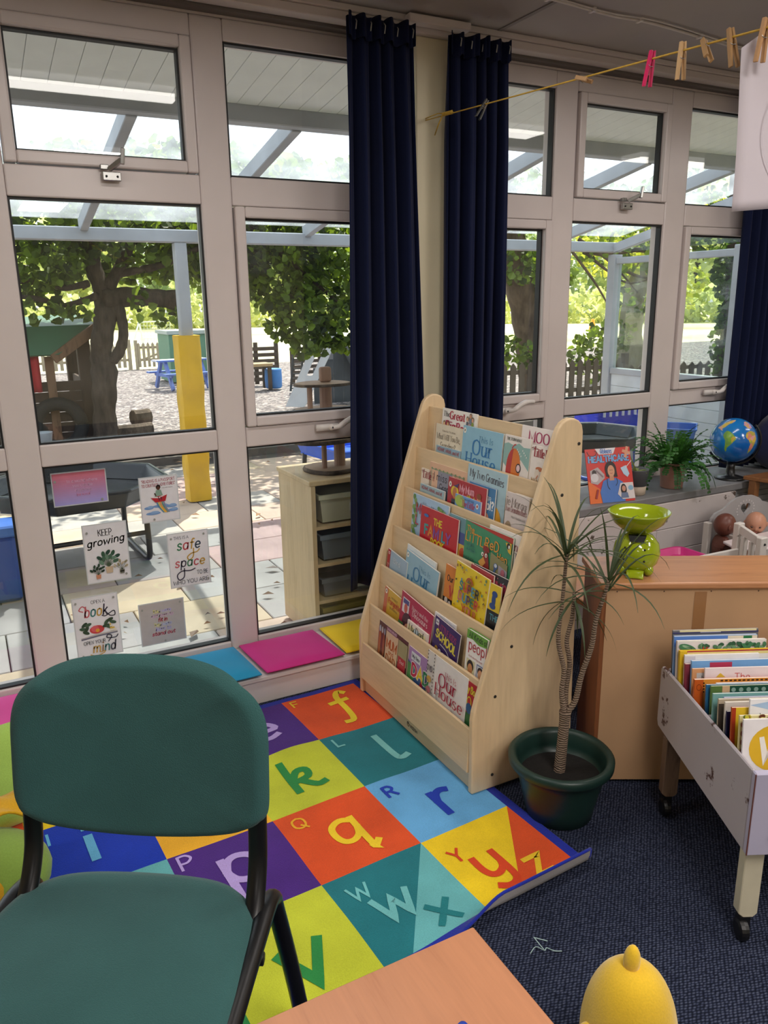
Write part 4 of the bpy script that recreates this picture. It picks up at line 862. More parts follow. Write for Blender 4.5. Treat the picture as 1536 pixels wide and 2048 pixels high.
def folk(P, x, y, h, skin, shirt, hair=None):
    """a small printed figure"""
    P.poly([(x-h*.22, y), (x+h*.22, y), (x+h*.16, y+h*.5), (x-h*.16, y+h*.5)], shirt)
    if hair: P.ell(x, y+h*.78, h*.21, h*.25, hair)
    P.ell(x, y+h*.72, h*.16, h*.2, skin)
# ---- tier 1
def f(P, W, H):
    P.text('The', .010, H-.028, .018, '3A3530', .2, serif=True); P.text('Great', .052, H-.034, .027, 'B0203A', .24, serif=True, fit=.10)
    P.text('Big', .03, H-.075, .032, 'B0204A', .26, serif=True); P.text('Book', .10, H-.075, .03, 'B0204A', .24, serif=True)
    for k, (x, c, s_) in enumerate(((.165, '5A6068', 'E0B090'), (.18, 'C9A0A0', '8A5A40'), (.198, '8A9A3A', 'D8A080'), (.185, '6A7A90', 'C89070'))): folk(P, x, H-.05+(.012 if k == 3 else 0), .036, s_, c, '6A5A40')
    for x, s_, c in ((.02, 'E8C090', '8A9A40'), (.045, 'D0A070', '8A9A40')): folk(P, x, H-.085, .04, s_, c, '7A5A3A')
book(1, 2.427, 2.206, .157, 2, 'EDE8E2', 'white cover reading The Great, rear left of the top tier', f)
def f(P, W, H):
    P.rect(.004, 0, .012, H, 'D8B48A'); P.text('Nanette Newman', W/2+.004, H-.026, .008, '9A8E80', .12, fit=.1, align='c', serif=True)
    P.text('What Will You Be,', W/2+.004, H-.054, .02, '8E8272', .12, fit=.155, align='c', serif=True); P.text('Grandma?', W/2+.004, H-.084, .02, '8E8272', .12, fit=.10, align='c', serif=True)
book(1, 2.461, 2.270, .099, 1, 'E6DCC4', 'cream cover reading What Will You Be Grandma, on the top tier', f, spine='C9925A')
def ourhouse(bgc, tc, tc2, deco=None):
    def f(P, W, H):
        if deco: deco(P, W, H)
        else: bird_badge(P, .012, H-.016)
        P.text('This Is', W*.60, H-.045, .020, tc2, .11, fit=.085, align='c', serif=True)
        P.text('Our', W*.53, H-.090, .050, tc, .15, fit=.17, align='c', serif=True); P.text('House', W*.50, H-.132, .044, tc, .15, fit=.20, align='c', serif=True)
        P.ell(W*.42, H-.142, .010, .012, 'C46A50').ell(W*.62, H-.15, .012, .008, 'E8D8C0').ell(W*.75, H-.152, .018, .006, '6A6258')
    return f
book(1, 2.259, 2.027, .116, 0, '8FC0D6', 'pale blue cover reading This Is Our House, middle of the top tier', ourhouse('8FC0D6', '2A78B4', '4A86AC'), th=.0075)
def f(P, W, H):
    P.poly([(0, H-.03), (.02, H-.024), (.05, H-.03), (.075, H-.02), (.10, H-.03), (W, H-.028), (W, H-.10), (.09, H-.07), (.03, H-.11), (0, H-.09)], '8DB4AE')
    P.text('THE STORM WHALE', .012, H-.016, .009, '5A6058', .15, fit=.075)
    P.ell(.055, H-.10, .036, .062, 'D8772A').poly([(.019, H-.105), (.024, H-.07), (.038, H-.045), (.05, H-.04), (.045, H-.10), (.045, H-.15), (.019, H-.15)], 'B8322E')
    P.line([(.042, H-.04), (.052, H-.028), (.06, H-.026)], .004, 'B8322E').ell(.082, H-.098, .013, .015, '2A2428').ell(.082, H-.098, .009, .011, 'E6C6C8')
    for k in range(8): P.ell(.07+.007*k, H-.04-.006*((k*5) % 4), .0018, .003, 'EFEDE6')
book(1, 2.017, 1.885, .118, 0, 'E9E2DC', 'white and sea green cover with an orange half moon shape, on the top tier', f)
def f(P, W, H): P.text('MOO', .038, H-.046, .032, 'A8285A', .17, fit=.12, serif=True); P.text('and the F', .035, H-.068, .014, 'A8284A', .18, fit=.1, serif=True)
book(1, 1.957, 1.797, .154, 2, 'EFE6E2', 'white cover reading MOO in crimson, right end of the top tier', f)
def littlered(P, W, H):
    P.text('THE', .006, H-.018, .009, '7A2A2E', .2, rot=20); P.text('Little R', .018, H-.034, .026, '9A2A34', .16, serif=True, squash=.8, fit=W-.024)
    P.ell(W*.55, H-.07, .018, .007, 'C4744A').ell(W*.45, H-.085, .012, .014, 'E6D8C8').line([(W*.42, H-.1), (W*.5, H-.09)], .004, 'C4744A')
    for k in range(14): P.line([(W*.25+.003*k, H-.16), (W*.18+.004*k, H-.10-.004*(k % 3))], .0025, 'B8965A' if k % 2 else 'CDAE70')
book(1, 1.884, 1.797, .104, .3, 'EDE4DC', 'white cover with a hen in wheat, right end of the top tier', littlered, th=.005)
def mommy(P, W, H): P.rect(0, 0, W, H-.02, 'A9C0C4'); P.text('MOMMY, MAMA, and ME', W/2, H-.018, .012, 'A86A70', .2, fit=W-.02, align='c', rot=-1); P.ell(W*.5, H-.06, .03, .02, 'D8B090')
book(1, 2.425, 2.262, .022, 0, '8EB2C6', 'small grey blue board book, front left of the top tier', mommy, th=.009)
# ---- tier 2
book(2, 2.478, 2.365, .078, 2, 'EADCCB', 'cream cover reading The Lit, half hidden at the left of the second tier', lambda P, W, H: (littlered(P, .10, H)))
def f(P, W, H):
    P.rect(.015, 0, W-.015, H-.022, '9AA48A').rect(.019, 0, W-.019, H-.026, 'E6B898').rect(.06, 0, .155, H-.026, '8C8C9C')
    P.text('I miss you', .032, H-.060, .026, '23202A', .13, fit=.16); P.text('Grandma', .075, H-.095, .026, '23202A', .13, fit=.12)
    for k in range(9): P.ell(.018+.026*k, H-.022, .005, .004, '7E9A6E')
book(2, 2.420, 2.175, .112, 2, 'E2B696', 'peach cover with a leafy border reading I miss you, on the second tier', f)
def f(P, W, H):
    P.text('My Two Grannies', W/2, H-.042, .026, '454250', .12, fit=W-.03, align='c', serif=True, rot=-1.5)
    P.ell(W*.36, H-.085, .026, .026, '3A2620').ell(W*.36, H-.098, .02, .024, '7A4A34').ell(W*.66, H-.095, .026, .026, '9AA070').ell(W*.66, H-.108, .02, .022, 'D8A888')
    P.ell(W*.72, H-.17, .05, .06, 'DDA02E').ell(W*.25, H-.18, .05, .06, 'B0563A').ell(W*.7, H-.175, .012, .05, 'C48A20')
book(2, 2.174, 1.953, .146, 2, 'A9C8D4', 'pale blue cover reading My Two Grannies, on the second tier', f)
def f(P, W, H): P.text('go', W-.042, H-.040, .014, 'DDE6EA', .16); P.text('to school?', W-.004, H-.072, .028, 'F2F2F0', .2, align='r', fit=W-.01); P.ell(W-.045, H-.11, .022, .026, 'D89878')
book(2, 2.145, 1.996, .091, 1, '3F7DB0', 'mid blue cover ending in school, behind the red family cover on the second tier', f)
def f(P, W, H):
    bird_badge(P, .014, H-.024, .008); P.ell(.045, H-.045, .024, .02, 'E2C22E').ell(.045, H-.05, .013, .02, 'C47A4A').poly([(.035, H-.027), (.07, H-.012), (.06, H-.03)], '4A3A6A').rect(.028, H-.12, .062, H-.072, '2E3A4A')
    P.text('My Mum', .076, H-.038, .024, 'EAA0B0', .2, fit=.085); P.text('and Dad', .095, H-.066, .022, 'C9B82E', .22, fit=.07)
    P.ell(W-.038, H-.058, .012, .028, 'D89060').ell(W-.038, H-.034, .013, .01, '8A4A2A').rect(W-.055, H-.12, W-.02, H-.088, '3A4A6A')
book(2, 2.264, 2.034, .086, .1, 'AE2A34', 'crimson cover reading My Mum and Dad, front of the second tier', f)
def f(P, W, H): P.rect(.02, 0, .06, H-.012, '8AA84A').ell(.03, H-.02, .03, .02, 'A9C05A').text('LADY TREASURE TALES', .035, H-.012, .006, '4A6AA0', .14, fit=.08); P.text('The Little', .045, H-.034, .02, 'B04A70', .15, fit=.075, serif=True); P.ell(W-.018, H-.018, .008, .009, 'F4F2EC').ell(W-.018, H-.018, .004, .005, 'B02A2A')
book(2, 2.206, 2.053, .038, -.55, '6FA0DA', 'small sky blue cover reading The Little, leaning at the front of the second tier', f, th=.006)
book(2, 2.450, 2.286, .026, 0, '9CBCC8', 'small pale teal board book with red capitals, front left of the second tier', mommy, th=.009)
def f(P, W, H):
    P.text('ie Morag', .004, H-.040, .026, '8A7A74', .12, fit=W-.015, serif=True, rot=-2); P.text('Two Grandmothers', .002, H-.06, .018, '9A6A6A', .11, fit=W-.008, serif=True); P.text('Mairi Hedderwick', W-.01, H-.078, .008, '9A9490', .12, align='r', fit=.07)
    P.poly([(.0, 0), (W, 0), (W, H-.15), (W*.7, H-.12), (W*.5, H-.13), (W*.25, H-.1), (0, H-.13)], 'B9AFA8').ell(W*.45, H-.125, .025, .016, '7A7478').ell(W*.2, H-.12, .018, .03, 'A08A70')
book(2, 1.929, 1.815, .101, .1, 'D6CBC8', 'greyish cover ending in Morag, right end of the second tier', f)
book(2, 1.898, 1.804, .100, 1.2, 'D8CFC0', 'plain cream cover hidden behind the greyish one, right end of the second tier', None)
# ---- tier 3
def f(P, W, H):
    for k in range(16): P.ell(.012+.018*((k*7) % 3)*.5, H-.012-.016*k*.8, .010, .011, '7FA35A' if k % 2 else '5E8A48', rot=k*40)
    for k in range(7): P.ell(W-.06+.013*(k % 4), H-.02-.012*(k//4)-.004*k, .009, .007, '7FA35A' if k % 2 else '5E8A48', rot=k*30)
    P.text('Ali M', .075, H-.026, .008, '5A6A80', .14); P.text('Rob', .135, H-.03, .008, '5A6A80', .14); P.text('My', .034, H-.065, .036, 'B8304A', .16, fit=.05); P.text('L', .034, H-.108, .034, 'B8304A', .16)
    for k in range(3): P.ell(.018+.024*k, H-.175, .014, .018, ('C9A88A', '8A5A40', 'D8B090')[k]).ell(.018+.024*k, H-.163, .013, .009, '4A3A30')
book(3, 2.444, 2.200, .140, 1, 'A8C6E2', 'sky blue cover with green leaves, left end of the third tier', f)
def f(P, W, H):
    yy = 'E8CF2A'
    P.text('THE', W*.48, H-.052, .022, yy, .22, align='c', fit=.062); P.mtext('FAMILY', .032, H-.098, .034, ['3AA0A0', 'E08A2A', '7A4AA0', 'D06A2A', '3A9AA8', '8A4AA0'], wt=.24, squash=1.05)
    P.text('BOOK', W*.50, H-.130, .026, yy, .22, align='c', fit=.085); P.text('TODD', W*.45, H-.165, .02, 'D86A2A', .24, align='c'); P.ell(.04, H-.03, .016, .006, '2A6AB0').ell(.17, H-.155, .012, .014, '3A7AC0')
    for k in range(9): P.ell(.02+.022*k, H-.14-.004*(k % 3), .0018, .0018, 'F0D080')
book(3, 2.366, 2.121, .112, 0, 'BE1F2C', 'bright red cover reading The Family Book with rainbow letters, on the third tier', f)
def f(P, W, H): P.rect(0, 0, W, H-.05, '4A5A9A').rect(0, 0, W, H-.09, 'D8B84A'); P.ell(W*.6, H-.12, .02, .02, 'C4502A').ell(W*.72, H-.1, .014, .02, 'E8D0A0').ell(W*.8, H-.05, .014, .012, '6A3A8A')
book(3, 2.191, 2.033, .121, 1, '6E9AA6', 'blue green cover mostly hidden between the red and the green ones, third tier', f)
def f(P, W, H):
    OR = 'DB9A3E'; P.poly([(.0, H), (W, H), (W, H-.018)], 'B4342A')
    P.mtext('The', .012, H-.034, .018, [OR], wt=.17); P.mtext('LiTTLe', .008, H-.066, .030, [OR], wt=.15, rot=-3, squash=.95); P.mtext('ReD', .118, H-.062, .030, [OR], wt=.15, rot=-3); P.mtext('Hen', .188, H-.086, .022, [OR], wt=.17)
    P.text('(MAKES', .018, H-.082, .010, '3E7A78', .16); P.text('A PIZZA)', .018, H-.098, .010, '3E7A78', .16)
    P.poly([(.155, H-.07), (W-.012, H-.09), (W-.012, 0), (.155, 0)], '8E8A5E').poly([(.20, H-.10), (W-.012, H-.11), (W-.012, 0), (.20, 0)], 'A59CA8')
    P.poly([(.105, 0), (.112, H-.10), (.12, H-.078), (.135, H-.075), (.143, H-.09), (.155, H-.14), (.165, 0)], '8E2C2A')
    for k in range(4): P.ell(.117+.008*k, H-.068, .005, .010, '8E2C2A', rot=10*k)
    P.poly([(.108, H-.105), (.118, H-.096), (.132, H-.112), (.11, H-.135), (.092, H-.118)], 'D69A4A')
    for x in (.112, .132): P.ell(x, H-.088, .0062, .0068, 'F2EEE4').ell(x+.001, H-.089, .0026, .003, '201A18')
    P.line([(.185, H-.115), (.178, H-.14), (.185, H-.16), (.176, H-.19)], .010, '4A6A9A').ell(.187, H-.108, .011, .010, '4A6A9A').ell(.187, H-.106, .007, .006, 'C9D0D8')
    P.line([(.215, H-.16), (.222, H-.13)], .012, 'C9A24A').ell(.225, H-.12, .010, .012, 'B46A7A'); P.poly([(W, H-.016), (W, H-.052), (W-.014, H-.046), (W-.03, H-.02)], 'E2B63A').ell(W-.014, H-.028, .009, .010, '201A18').ell(W-.011, H-.03, .004, .006, 'F2EEE4')
    P.text('PHILEMON', .008, H-.128, .009, '22302A', .18); P.text('STURGES', .008, H-.141, .009, '22302A', .18)
book(3, 2.079, 1.822, .126, 0, '3F8F68', 'green cover reading The Little Red Hen with a red hen, on the third tier', f)
def f(P, W, H): P.text('im', W-.052, H-.05, .026, '8A3A4A', .13, serif=True); P.text('ST', W-.052, H-.083, .026, '5A4A6A', .12, serif=True); P.ell(W-.03, H-.15, .02, .03, 'E2C23A')
book(3, 1.957, 1.792, .137, 1, 'EDE6E0', 'white cover at the right end of the third tier', f)
# ---- tier 4
def f(P, W, H):
    P.rect(0, 0, .022, H, 'B03036').text('Oxford', .015, H-.10, .010, 'F0E0D8', .16, rot=90); P.ell(.011, H-.014, .006, .006, 'E8D0C8').ell(.011, H-.014, .003, .003, 'B03036')
    P.poly([(.06, H-.14), (.075, H-.085), (.105, H-.075), (.135, H-.10), (.14, H-.14)], 'C8823A').ell(.11, H-.125, .035, .022, 'A4403A').text('Bird', .05, H-.04, .02, 'E6EAEC', .1, serif=True)
book(4, 2.535, 2.385, .069, 0, 'A0B8CC', 'soft grey blue cover with a red spine band, left end of the fourth tier', f, roll=6)
book(4, 2.405, 2.178, .101, .4, '93BBD0', 'pale blue cover reading Our House, left side of the fourth tier', ourhouse('93BBD0', '3E7FAE', '6A98B6'), roll=6, th=.007)
book(4, 2.418, 2.215, .116, 1.6, 'DDE4E6', 'plain pale cover peeping above the blue one, left side of the fourth tier', None, roll=5)
def f(P, W, H): P.text('Our S', .016, H-.054, .020, '2A2220', .16, fit=.055); P.text('W', .035, H-.105, .036, 'C0302A', .2); P.rect(0, 0, W, H-.115, '241C1C').ell(.02, H-.125, .010, .012, 'E0D8D0').ell(.042, H-.135, .010, .014, 'E0D8D0')
book(4, 2.132, 1.98, .120, 1, 'D9802A', 'orange cover behind the yellow one on the fourth tier', f, roll=2)
def f(P, W, H):
    C = ['2E7A8A', 'C4423A', '7A3A4A', '4A94B0', '2A2A34']; rnd = random.Random(4)
    for k in range(64):
        x, y = rnd.uniform(.008, W-.008), H-rnd.uniform(.006, .20)
        if .045 < x < W-.042 and H-.158 < y < H-.042: continue
        c = rnd.choice(['B08A1E', 'C8A020', '5A8A6A', 'C46A3A', '8A5A3A', '4A4A40', '6A94A8'])
        q = rnd.random()
        if q < .4: P.ell(x, y, .004, .0055, c)
        elif q < .7: P.line([(x-.005, y-.003), (x, y+.004), (x+.005, y-.002)], .002, c)
        else: P.rect(x-.0035, y-.003, x+.0035, y+.003, c)
    for rr, c in ((.020, 'B04A3A'), (.016, 'E8A03A'), (.012, '5A7AA0'), (.008, 'E9CB22')): P.ell(W*.48, H-.050, rr, rr, c, a0=0, a1=180)
    P.mtext('SUPER', W/2, H-.083, .027, C, wt=.23, align='c', squash=.95); P.mtext('DUPER', W/2, H-.120, .027, ['C4726A', '3A8AA8', '5A3A5A', '3A7A5A', 'C4423A'], wt=.23, align='c', squash=.95); P.mtext('YOU!', W*.55, H-.155, .025, ['C0502A', 'C4706A', 'B0423A'], wt=.23, align='c')
book(4, 2.068, 1.882, .155, 0, 'E9CB22', 'yellow cover reading Super Duper You, front of the fourth tier', f, roll=4)
def f(P, W, H): P.rect(0, 0, .04, H, 'A83238')
book(4, 1.99, 1.866, .160, 1.1, 'A83238', 'dark red cover just behind the yellow one, fourth tier', f, roll=2)
def f(P, W, H):
    P.text('POWER', W-.09, H-.045, .026, 'A83A5A', .22, fit=.08, rot=-4); P.text('GIRL', W-.055, H-.085, .026, 'B03A5A', .22, fit=.05); rnd = random.Random(9)
    for k in range(26): P.ell(rnd.uniform(.02, W-.006), H-rnd.uniform(.004, .12), .0022, .0022, rnd.choice(['B0B6BC', 'C85A7A', '8A9AA0']))
book(4, 1.976, 1.792, .160, 2, '2C2E34', 'charcoal cover with pink letters, right end of the fourth tier', f)
def f(P, W, H): P.rect(0, 0, W, H-.085, '1A1A1E'); P.text('THE', W-.045, H-.115, .018, '5AA0B0', .18); P.ell(W*.55, H-.05, .010, .022, '2A4A8A').ell(W*.6, H-.03, .014, .010, '2A4A8A').ell(W*.5, H-.07, .016, .010, '2A4A8A')
book(4, 1.880, 1.808, .133, .6, 'E6C82A', 'black and yellow cover at the right end of the fourth tier', f, th=.005)
# ---- tier 5
def f(P, W, H):
    P.rect(0, 0, .026, H, 'C86A4A').ell(.012, H-.016, .008, .010, 'EDE0D0').poly([(.009, H-.021), (.016, H-.016), (.009, H-.010)], '3A2A24')
    P.text("MY FIRST ", .055, H-.03, .008, '8A6A20', .14, fit=.05); P.text("Forgotten", .035, H-.054, .022, 'C4502A', .19, fit=.105); P.text('grandma', .05, H-.07, .010, '9A7A2A', .14, fit=.06)
    P.ell(.075, H-.12, .022, .016, '3A3A5A').rect(.06, H-.16, .11, H-.13, '8A6A4A')
book(5, 2.490, 2.340, .091, 1, 'D3A93C', 'ochre cover with a coral spine, left end of the fifth tier', f, roll=6)
def f(P, W, H):
    P.rect(.014, H-.075, .062, H-.018, 'DCD6DC').rect(.018, H-.04, .058, H-.022, '4A4A8A').ell(.04, H-.055, .012, .018, 'C45A4A')
    P.text('Harry and the', .082, H-.040, .016, 'EBCBD0', .11, fit=.11, serif=True); P.text('Dinosaurs', .088, H-.062, .020, 'EFD6D8', .12, fit=.105, serif=True); P.text('go to', .13, H-.078, .011, 'EBCBD0', .11, serif=True); P.text('School', .10, H-.104, .024, 'EFD6D8', .13, fit=.09, serif=True)
    P.ell(.058, H-.105, .034, .038, '4A2230').ell(.068, H-.125, .022, .02, 'D89A78').rect(0, 0, .035, H-.115, '4A7A4A')
book(5, 2.360, 2.138, .117, .6, 'B01F48', 'raspberry cover reading Harry and the Dinosaurs, left side of the fifth tier', f, roll=6)
def f(P, W, H): P.rect(.006, 0, W-.012, H-.014, 'E6DCA8').rect(.05, 0, .085, H-.014, 'BCD0DC'); P.text('My Dad', .014, H-.034, .026, '3A3A34', .15, fit=.10, serif=True)
book(5, 2.278, 2.138, .028, -.3, 'E4D6CE', 'small thick board book reading My Dad, front of the fifth tier', f, th=.010, roll=3)
def f(P, W, H):
    P.text('LITTLE KIDS', W*.52, H-.040, .020, '9A3A6A', .17, fit=.11, align='c', rot=-4); P.text('SCHOOL', W*.50, H-.075, .028, 'DED04A', .22, fit=.125, align='c', rot=-6); P.rect(.008, H-.028, .026, H-.008, 'DAD6E0').rect(.010, H-.02, .024, H-.017, '3A3048')
    P.line([(.05, H-.085), (.09, H-.092), (.13, H-.12)], .0025, 'D8D4E0', True)
    for k in range(4): P.ell(.03+.022*k, H-.112-.003*k, .010, .013, ('B48A3A', 'DAD8E4', 'DAD8E4', 'D8C24A')[k]).ell(.03+.022*k, H-.113-.003*k, .004, .005, '241C3A')
book(5, 2.118, 1.962, .108, 0, '3B2562', 'deep purple cover reading School in yellow, middle of the fifth tier', f, roll=6, th=.005)
book(5, 2.125, 1.996, .109, 1.3, 'E6E2E6', 'plain white cover behind the purple one on the fifth tier', None, roll=2)
def f(P, W, H):
    P.poly([(0, H), (W, H), (W, H-.028), (W*.6, H-.034), (W*.3, H-.026), (0, H-.03)], '6AA23A'); P.text('All Kinds of', W*.55, H-.023, .017, '2A3A1A', .16, fit=.098, align='c'); P.text('people', .014, H-.062, .034, 'B84A50', .13, fit=.118); P.text('A lift the flap book', W/2, H-.086, .006, 'B86A70', .14, fit=.085, align='c')
    P.rect(.010, H-.152, .054, H-.094, 'D8D2A8').ell(.032, H-.115, .018, .020, '241C1A').ell(.032, H-.125, .013, .018, 'C88A5A').rect(.066, H-.152, .110, H-.094, '5A6AA0').rect(.069, H-.149, .107, H-.097, 'C9D0D8').ell(.088, H-.114, .016, .015, '33241E').ell(.088, H-.124, .012, .017, 'DBA078')
book(5, 1.904, 1.794, .129, 0, 'EFECEA', 'white hardback with green top band, All Kinds of People, fifth tier', f, th=.012, soft=False, spine='5A9A34')
# ---- tier 6
def f(P, W, H):
    P.rect(0, 0, .05, H-.03, '8A4A3A').rect(.058, 0, .15, H-.016, 'D9BC98'); P.text('MUM', .104, H-.080, .034, 'B8622A', .2, fit=.075, align='c'); P.text('and', .104, H-.102, .016, 'B8622A', .18, align='c'); P.text('DAD', .104, H-.138, .030, 'B8622A', .2, fit=.07, align='c')
    P.rect(.06, H-.018, .14, H-.002, '8A5A70').text('SARAH GARLAND', .1, H-.013, .008, 'E0C8D0', .14, fit=.07, align='c')
    for k in range(3): P.ell(.012+.018*k, H-.03, .007, .014, ('A9B0BC', 'B8B4B0', '8A8A98')[k]).ell(.014+.016*k, H-.09, .009, .05, ('B06A3A', '6A3A30', '9A5A3A')[k])
    P.rect(.155, H-.10, W, H-.015, 'A09A70').rect(.16, H-.18, .215, H-.075, 'B4303A').ell(.19, H-.15, .02, .02, 'D8B03A').text('Dad', .188, H-.098, .012, 'E8C8C8', .14, align='c')
book(6, 2.451, 2.230, .123, .1, '5B3A30', 'brown patterned cover reading Mum and Dad, left end of the lowest tier', f, th=.010, roll=2)
def f(P, W, H):
    P.poly([(0, 0), (W, 0), (W, H-.05), (W*.5, H-.08), (0, H-.05)], '3A5A8A').rect(0, H-.12, W*.3, H-.06, '4A8A4A').rect(.02, H-.042, .082, H-.012, 'DCE0E8'); P.text('My New', .026, H-.034, .014, '2A3048', .18, fit=.05)
    P.text('DAD', .030, H-.096, .042, 'EFE6E0', .36, fit=.125); P.mtext('DAD', .030, H-.096, .0415, ['C01F4A', 'E2C02E', '2A8A5A'], wt=.25); P.rect(0, 0, W, H-.13, 'A86AA8').text('Bed', .06, H-.142, .010, '5A3A6A', .14); P.poly([(.08, H-.13), (.10, H-.09), (.12, H-.13)], 'A01F3A')
book(6, 2.221, 2.075, .110, 0, 'A784B8', 'lilac cover with big letters DA, on the lowest tier', f, roll=2)
def deco(P, W, H):
    P.rect(0, 0, .048, H, 'D9D4D0')
    for k in range(22):
        for x in (.003, .044): P.rect(x-.0022, H-.006-.0125*k, x+.0022, H-.0125*k-.001, '3A3638')
    P.text('DVD', .024, H-.068, .018, '5A5458', .2, fit=.03, align='c')
    for k, c in enumerate(('C9A24A', 'A8606A', '9A5A3A', '8A7A5A')): P.ell(.024, H-.098-.038*k, .014, .012, c).ell(.018, H-.105-.038*k, .006, .007, 'D9C8A8')
def f(P, W, H):
    deco(P, W, H); P.text('This Is', W*.62, H-.052, .020, 'A84A58', .11, fit=.07, align='c', serif=True); P.text('Our', W*.56, H-.092, .046, 'A0233C', .14, fit=.125, align='c', serif=True); P.text('House', W*.61, H-.132, .042, 'A0233C', .14, fit=.165, align='c', serif=True)
    P.line([(.075, H-.13), (.085, H-.16), (.08, H-.19)], .003, '6A6A6E').line([(.066, H-.122), (.075, H-.128), (.09, H-.122)], .004, '9AA0A4')
    P.ell(.118, H-.19, .036, .034, '8A8074').ell(.118, H-.19, .031, .03, 'B4A898').ell(.105, H-.19, .012, .016, 'B46A4A').ell(.128, H-.18, .012, .016, 'E0D8CC').line([(.17, H-.14), (.19, H-.165)], .003, 'A09894').ell(.20, H-.18, .012, .016, '4A3A30').ell(.21, H-.165, .007, .008, 'D8B090')
book(6, 2.092, 1.850, .145, 0, 'E8E4E2', 'white cover with crimson Our House lettering, front of the lowest tier', f, roll=1, th=.007)
def f(P, W, H): P.rect(0, 0, W, H-.105, '2A6A3A'); P.text('My Boo', .006, H-.034, .022, 'E2D23A', .18, fit=W-.012, rot=-3); P.ell(.034, H-.068, .013, .020, 'D8CE3A').ell(.034, H-.066, .009, .014, 'B8302E').ell(.036, H-.088, .016, .018, '2A5A8A').ell(.07, H-.14, .010, .010, 'E0C03A')
book(6, 1.868, 1.790, .135, .2, 'B4242C', 'red cover with yellow My Boo lettering, right end of the lowest tier', f)
# ================================================================ RUG
RS, RA, RO = .31823, .065956, (.94816, 1.96669)
E1 = Vector((cos(RA), sin(RA), 0)); E2 = Vector((-sin(RA), cos(RA), 0))
def sst(a, b, x): t = max(0, min(1, (x-a)/(b-a))); return t*t*(3-2*t)
def rugpt(a, b, dz=0.0):
    """a: cells to the right, b: cells towards the window (metres come from RS); the near right edge curls up"""
    z = .007+.0035*(1+sin(a*2.1+b*1.3))*sst(.55, .1, a)+.004*(1+sin(b*5.2-a*3.1))*sst(.3, -.4, a)*.5
    z += .010*math.exp(-((a+.35)**2+(b-.95)**2)/.08)
    k = sst(-.75, .15, a); b0 = -1.895; off = Vector((0, 0, 0)); nrm = Vector((0, 0, 1)); bb = b
    if b < b0 and k > 0:
        d = (b0-b)*RS; r = .027; th = min(d/r, 1.5)*k; bb = b0
        off = -E2*(r*sin(th)*(1 if k > .05 else 1)+(d-r*min(d/r, 1.5))*cos(th)) + Vector((0, 0, r*(1-cos(th))+(d-r*min(d/r, 1.5))*sin(th)))
        off += -E2*(d*(1-k)*.0); nrm = Vector((0, 0, cos(th)))+E2*sin(th)
        if k < 1: off = off*k - E2*d*(1-k)
    return Vector((RO[0], RO[1], 0))+E1*(a*RS)+E2*(bb*RS)+Vector((0, 0, z))+off+nrm*dz
def pile(hexc):
    return fabric(hexc, .95, 330, .6, var=.16, sheen=.15)
RC = {'or': 'DE5222', 'pu': '4A2580', 'li': 'C3CC36', 'te': '1D7680', 'bl': '66ACE0', 'ye': 'F2CD1E', 'lt': '66B2B6', 'am': 'F2B22C', 'db': '1338B6', 'gr': '2C8A4A', 'bd': '1F2E9C'}
rk = list(RC); rmats = [pile(RC[k]) for k in rk]; RI = {k: i for i, k in enumerate(rk)}
rug = empty('alphabet_rug', (RO[0]-.6, RO[1], 0), RA, 'colourful alphabet rug of big letter squares with a curled near edge', 'rug')
mb = MB()
def patch(q, key, n=20, m=20):
    c00, c10, c11, c01 = q
    def fn(u, v):
        a = (1-u)*(1-v)*c00[0]+u*(1-v)*c10[0]+u*v*c11[0]+(1-u)*v*c01[0]; b = (1-u)*(1-v)*c00[1]+u*(1-v)*c10[1]+u*v*c11[1]+(1-u)*v*c01[1]
        return rugpt(a, b)
    mb.grid(fn, n, m, RI[key])
rows = {1: ['li', 'or', 'ye', 'gr', 'pu', 'or'], 0: ['bl', 'ye', 'db', 'am', 'li', 'te'], -1: ['te', 'or', 'lt', 'pu', 'or', 'bl'], -2: ['ye', 'pu', 'gr', 'li', None, None]}
for r, keys in rows.items():
    for j, key in enumerate(keys):
        a = -5+j
        if key: patch(((a, r), (a+1, r), (a+1, r+1), (a, r+1)), key)
for a, k1, k2, s_ in ((-1, 'te', 'lt', .25), (0, 'ye', 'or', .32)):
    patch(((a, -2), (a+s_, -2), (a+1, -1), (a, -1)), k1); patch(((a+s_, -2), (a+1, -2), (a+1, -1), (a+1, -1)), k2)
bw = .085
for k in range(6):
    a = -5+k; patch(((a, 2), (a+1, 2), (a+1, 2+bw), (a, 2+bw)), 'bd', 12, 2); patch(((a, -2-bw), (a+1, -2-bw), (a+1, -2), (a, -2)), 'bd', 12, 3)
for b in range(-2, 2):
    patch(((1, b), (1+bw, b), (1+bw, b+1), (1, b+1)), 'bd', 2, 12); patch(((-5-bw, b), (-5, b), (-5, b+1), (-5-bw, b+1)), 'bd', 2, 12)
patch(((1, -2-bw), (1+bw, -2-bw), (1+bw, -2), (1, -2)), 'bd', 2, 3); patch(((1, 2), (1+bw, 2), (1+bw, 2+bw), (1, 2+bw)), 'bd', 2, 2)
mb.build('pile', rmats, rug, smooth=True)
bk_ = MB(); bk_.grid(lambda u, v: rugpt(-5-bw+(6+2*bw)*u, -2-bw+(4+2*bw)*v, -.006), 90, 70); bk_.build('backing', fabric('9A9698', .95, 300, .3), rug, smooth=True)
eg = MB(); ed_ = []
for k in range(91): ed_.append(rugpt(-5-bw+(6+2*bw)*k/90, -2-bw, -.003))
eg.tube(ed_, .0045, 6); eg.tube([rugpt(1+bw, -2-bw+(4+2*bw)*k/60, -.003) for k in range(61)], .0045, 6); eg.build('bound_edge', pile(RC['bd']), rug, smooth=True)
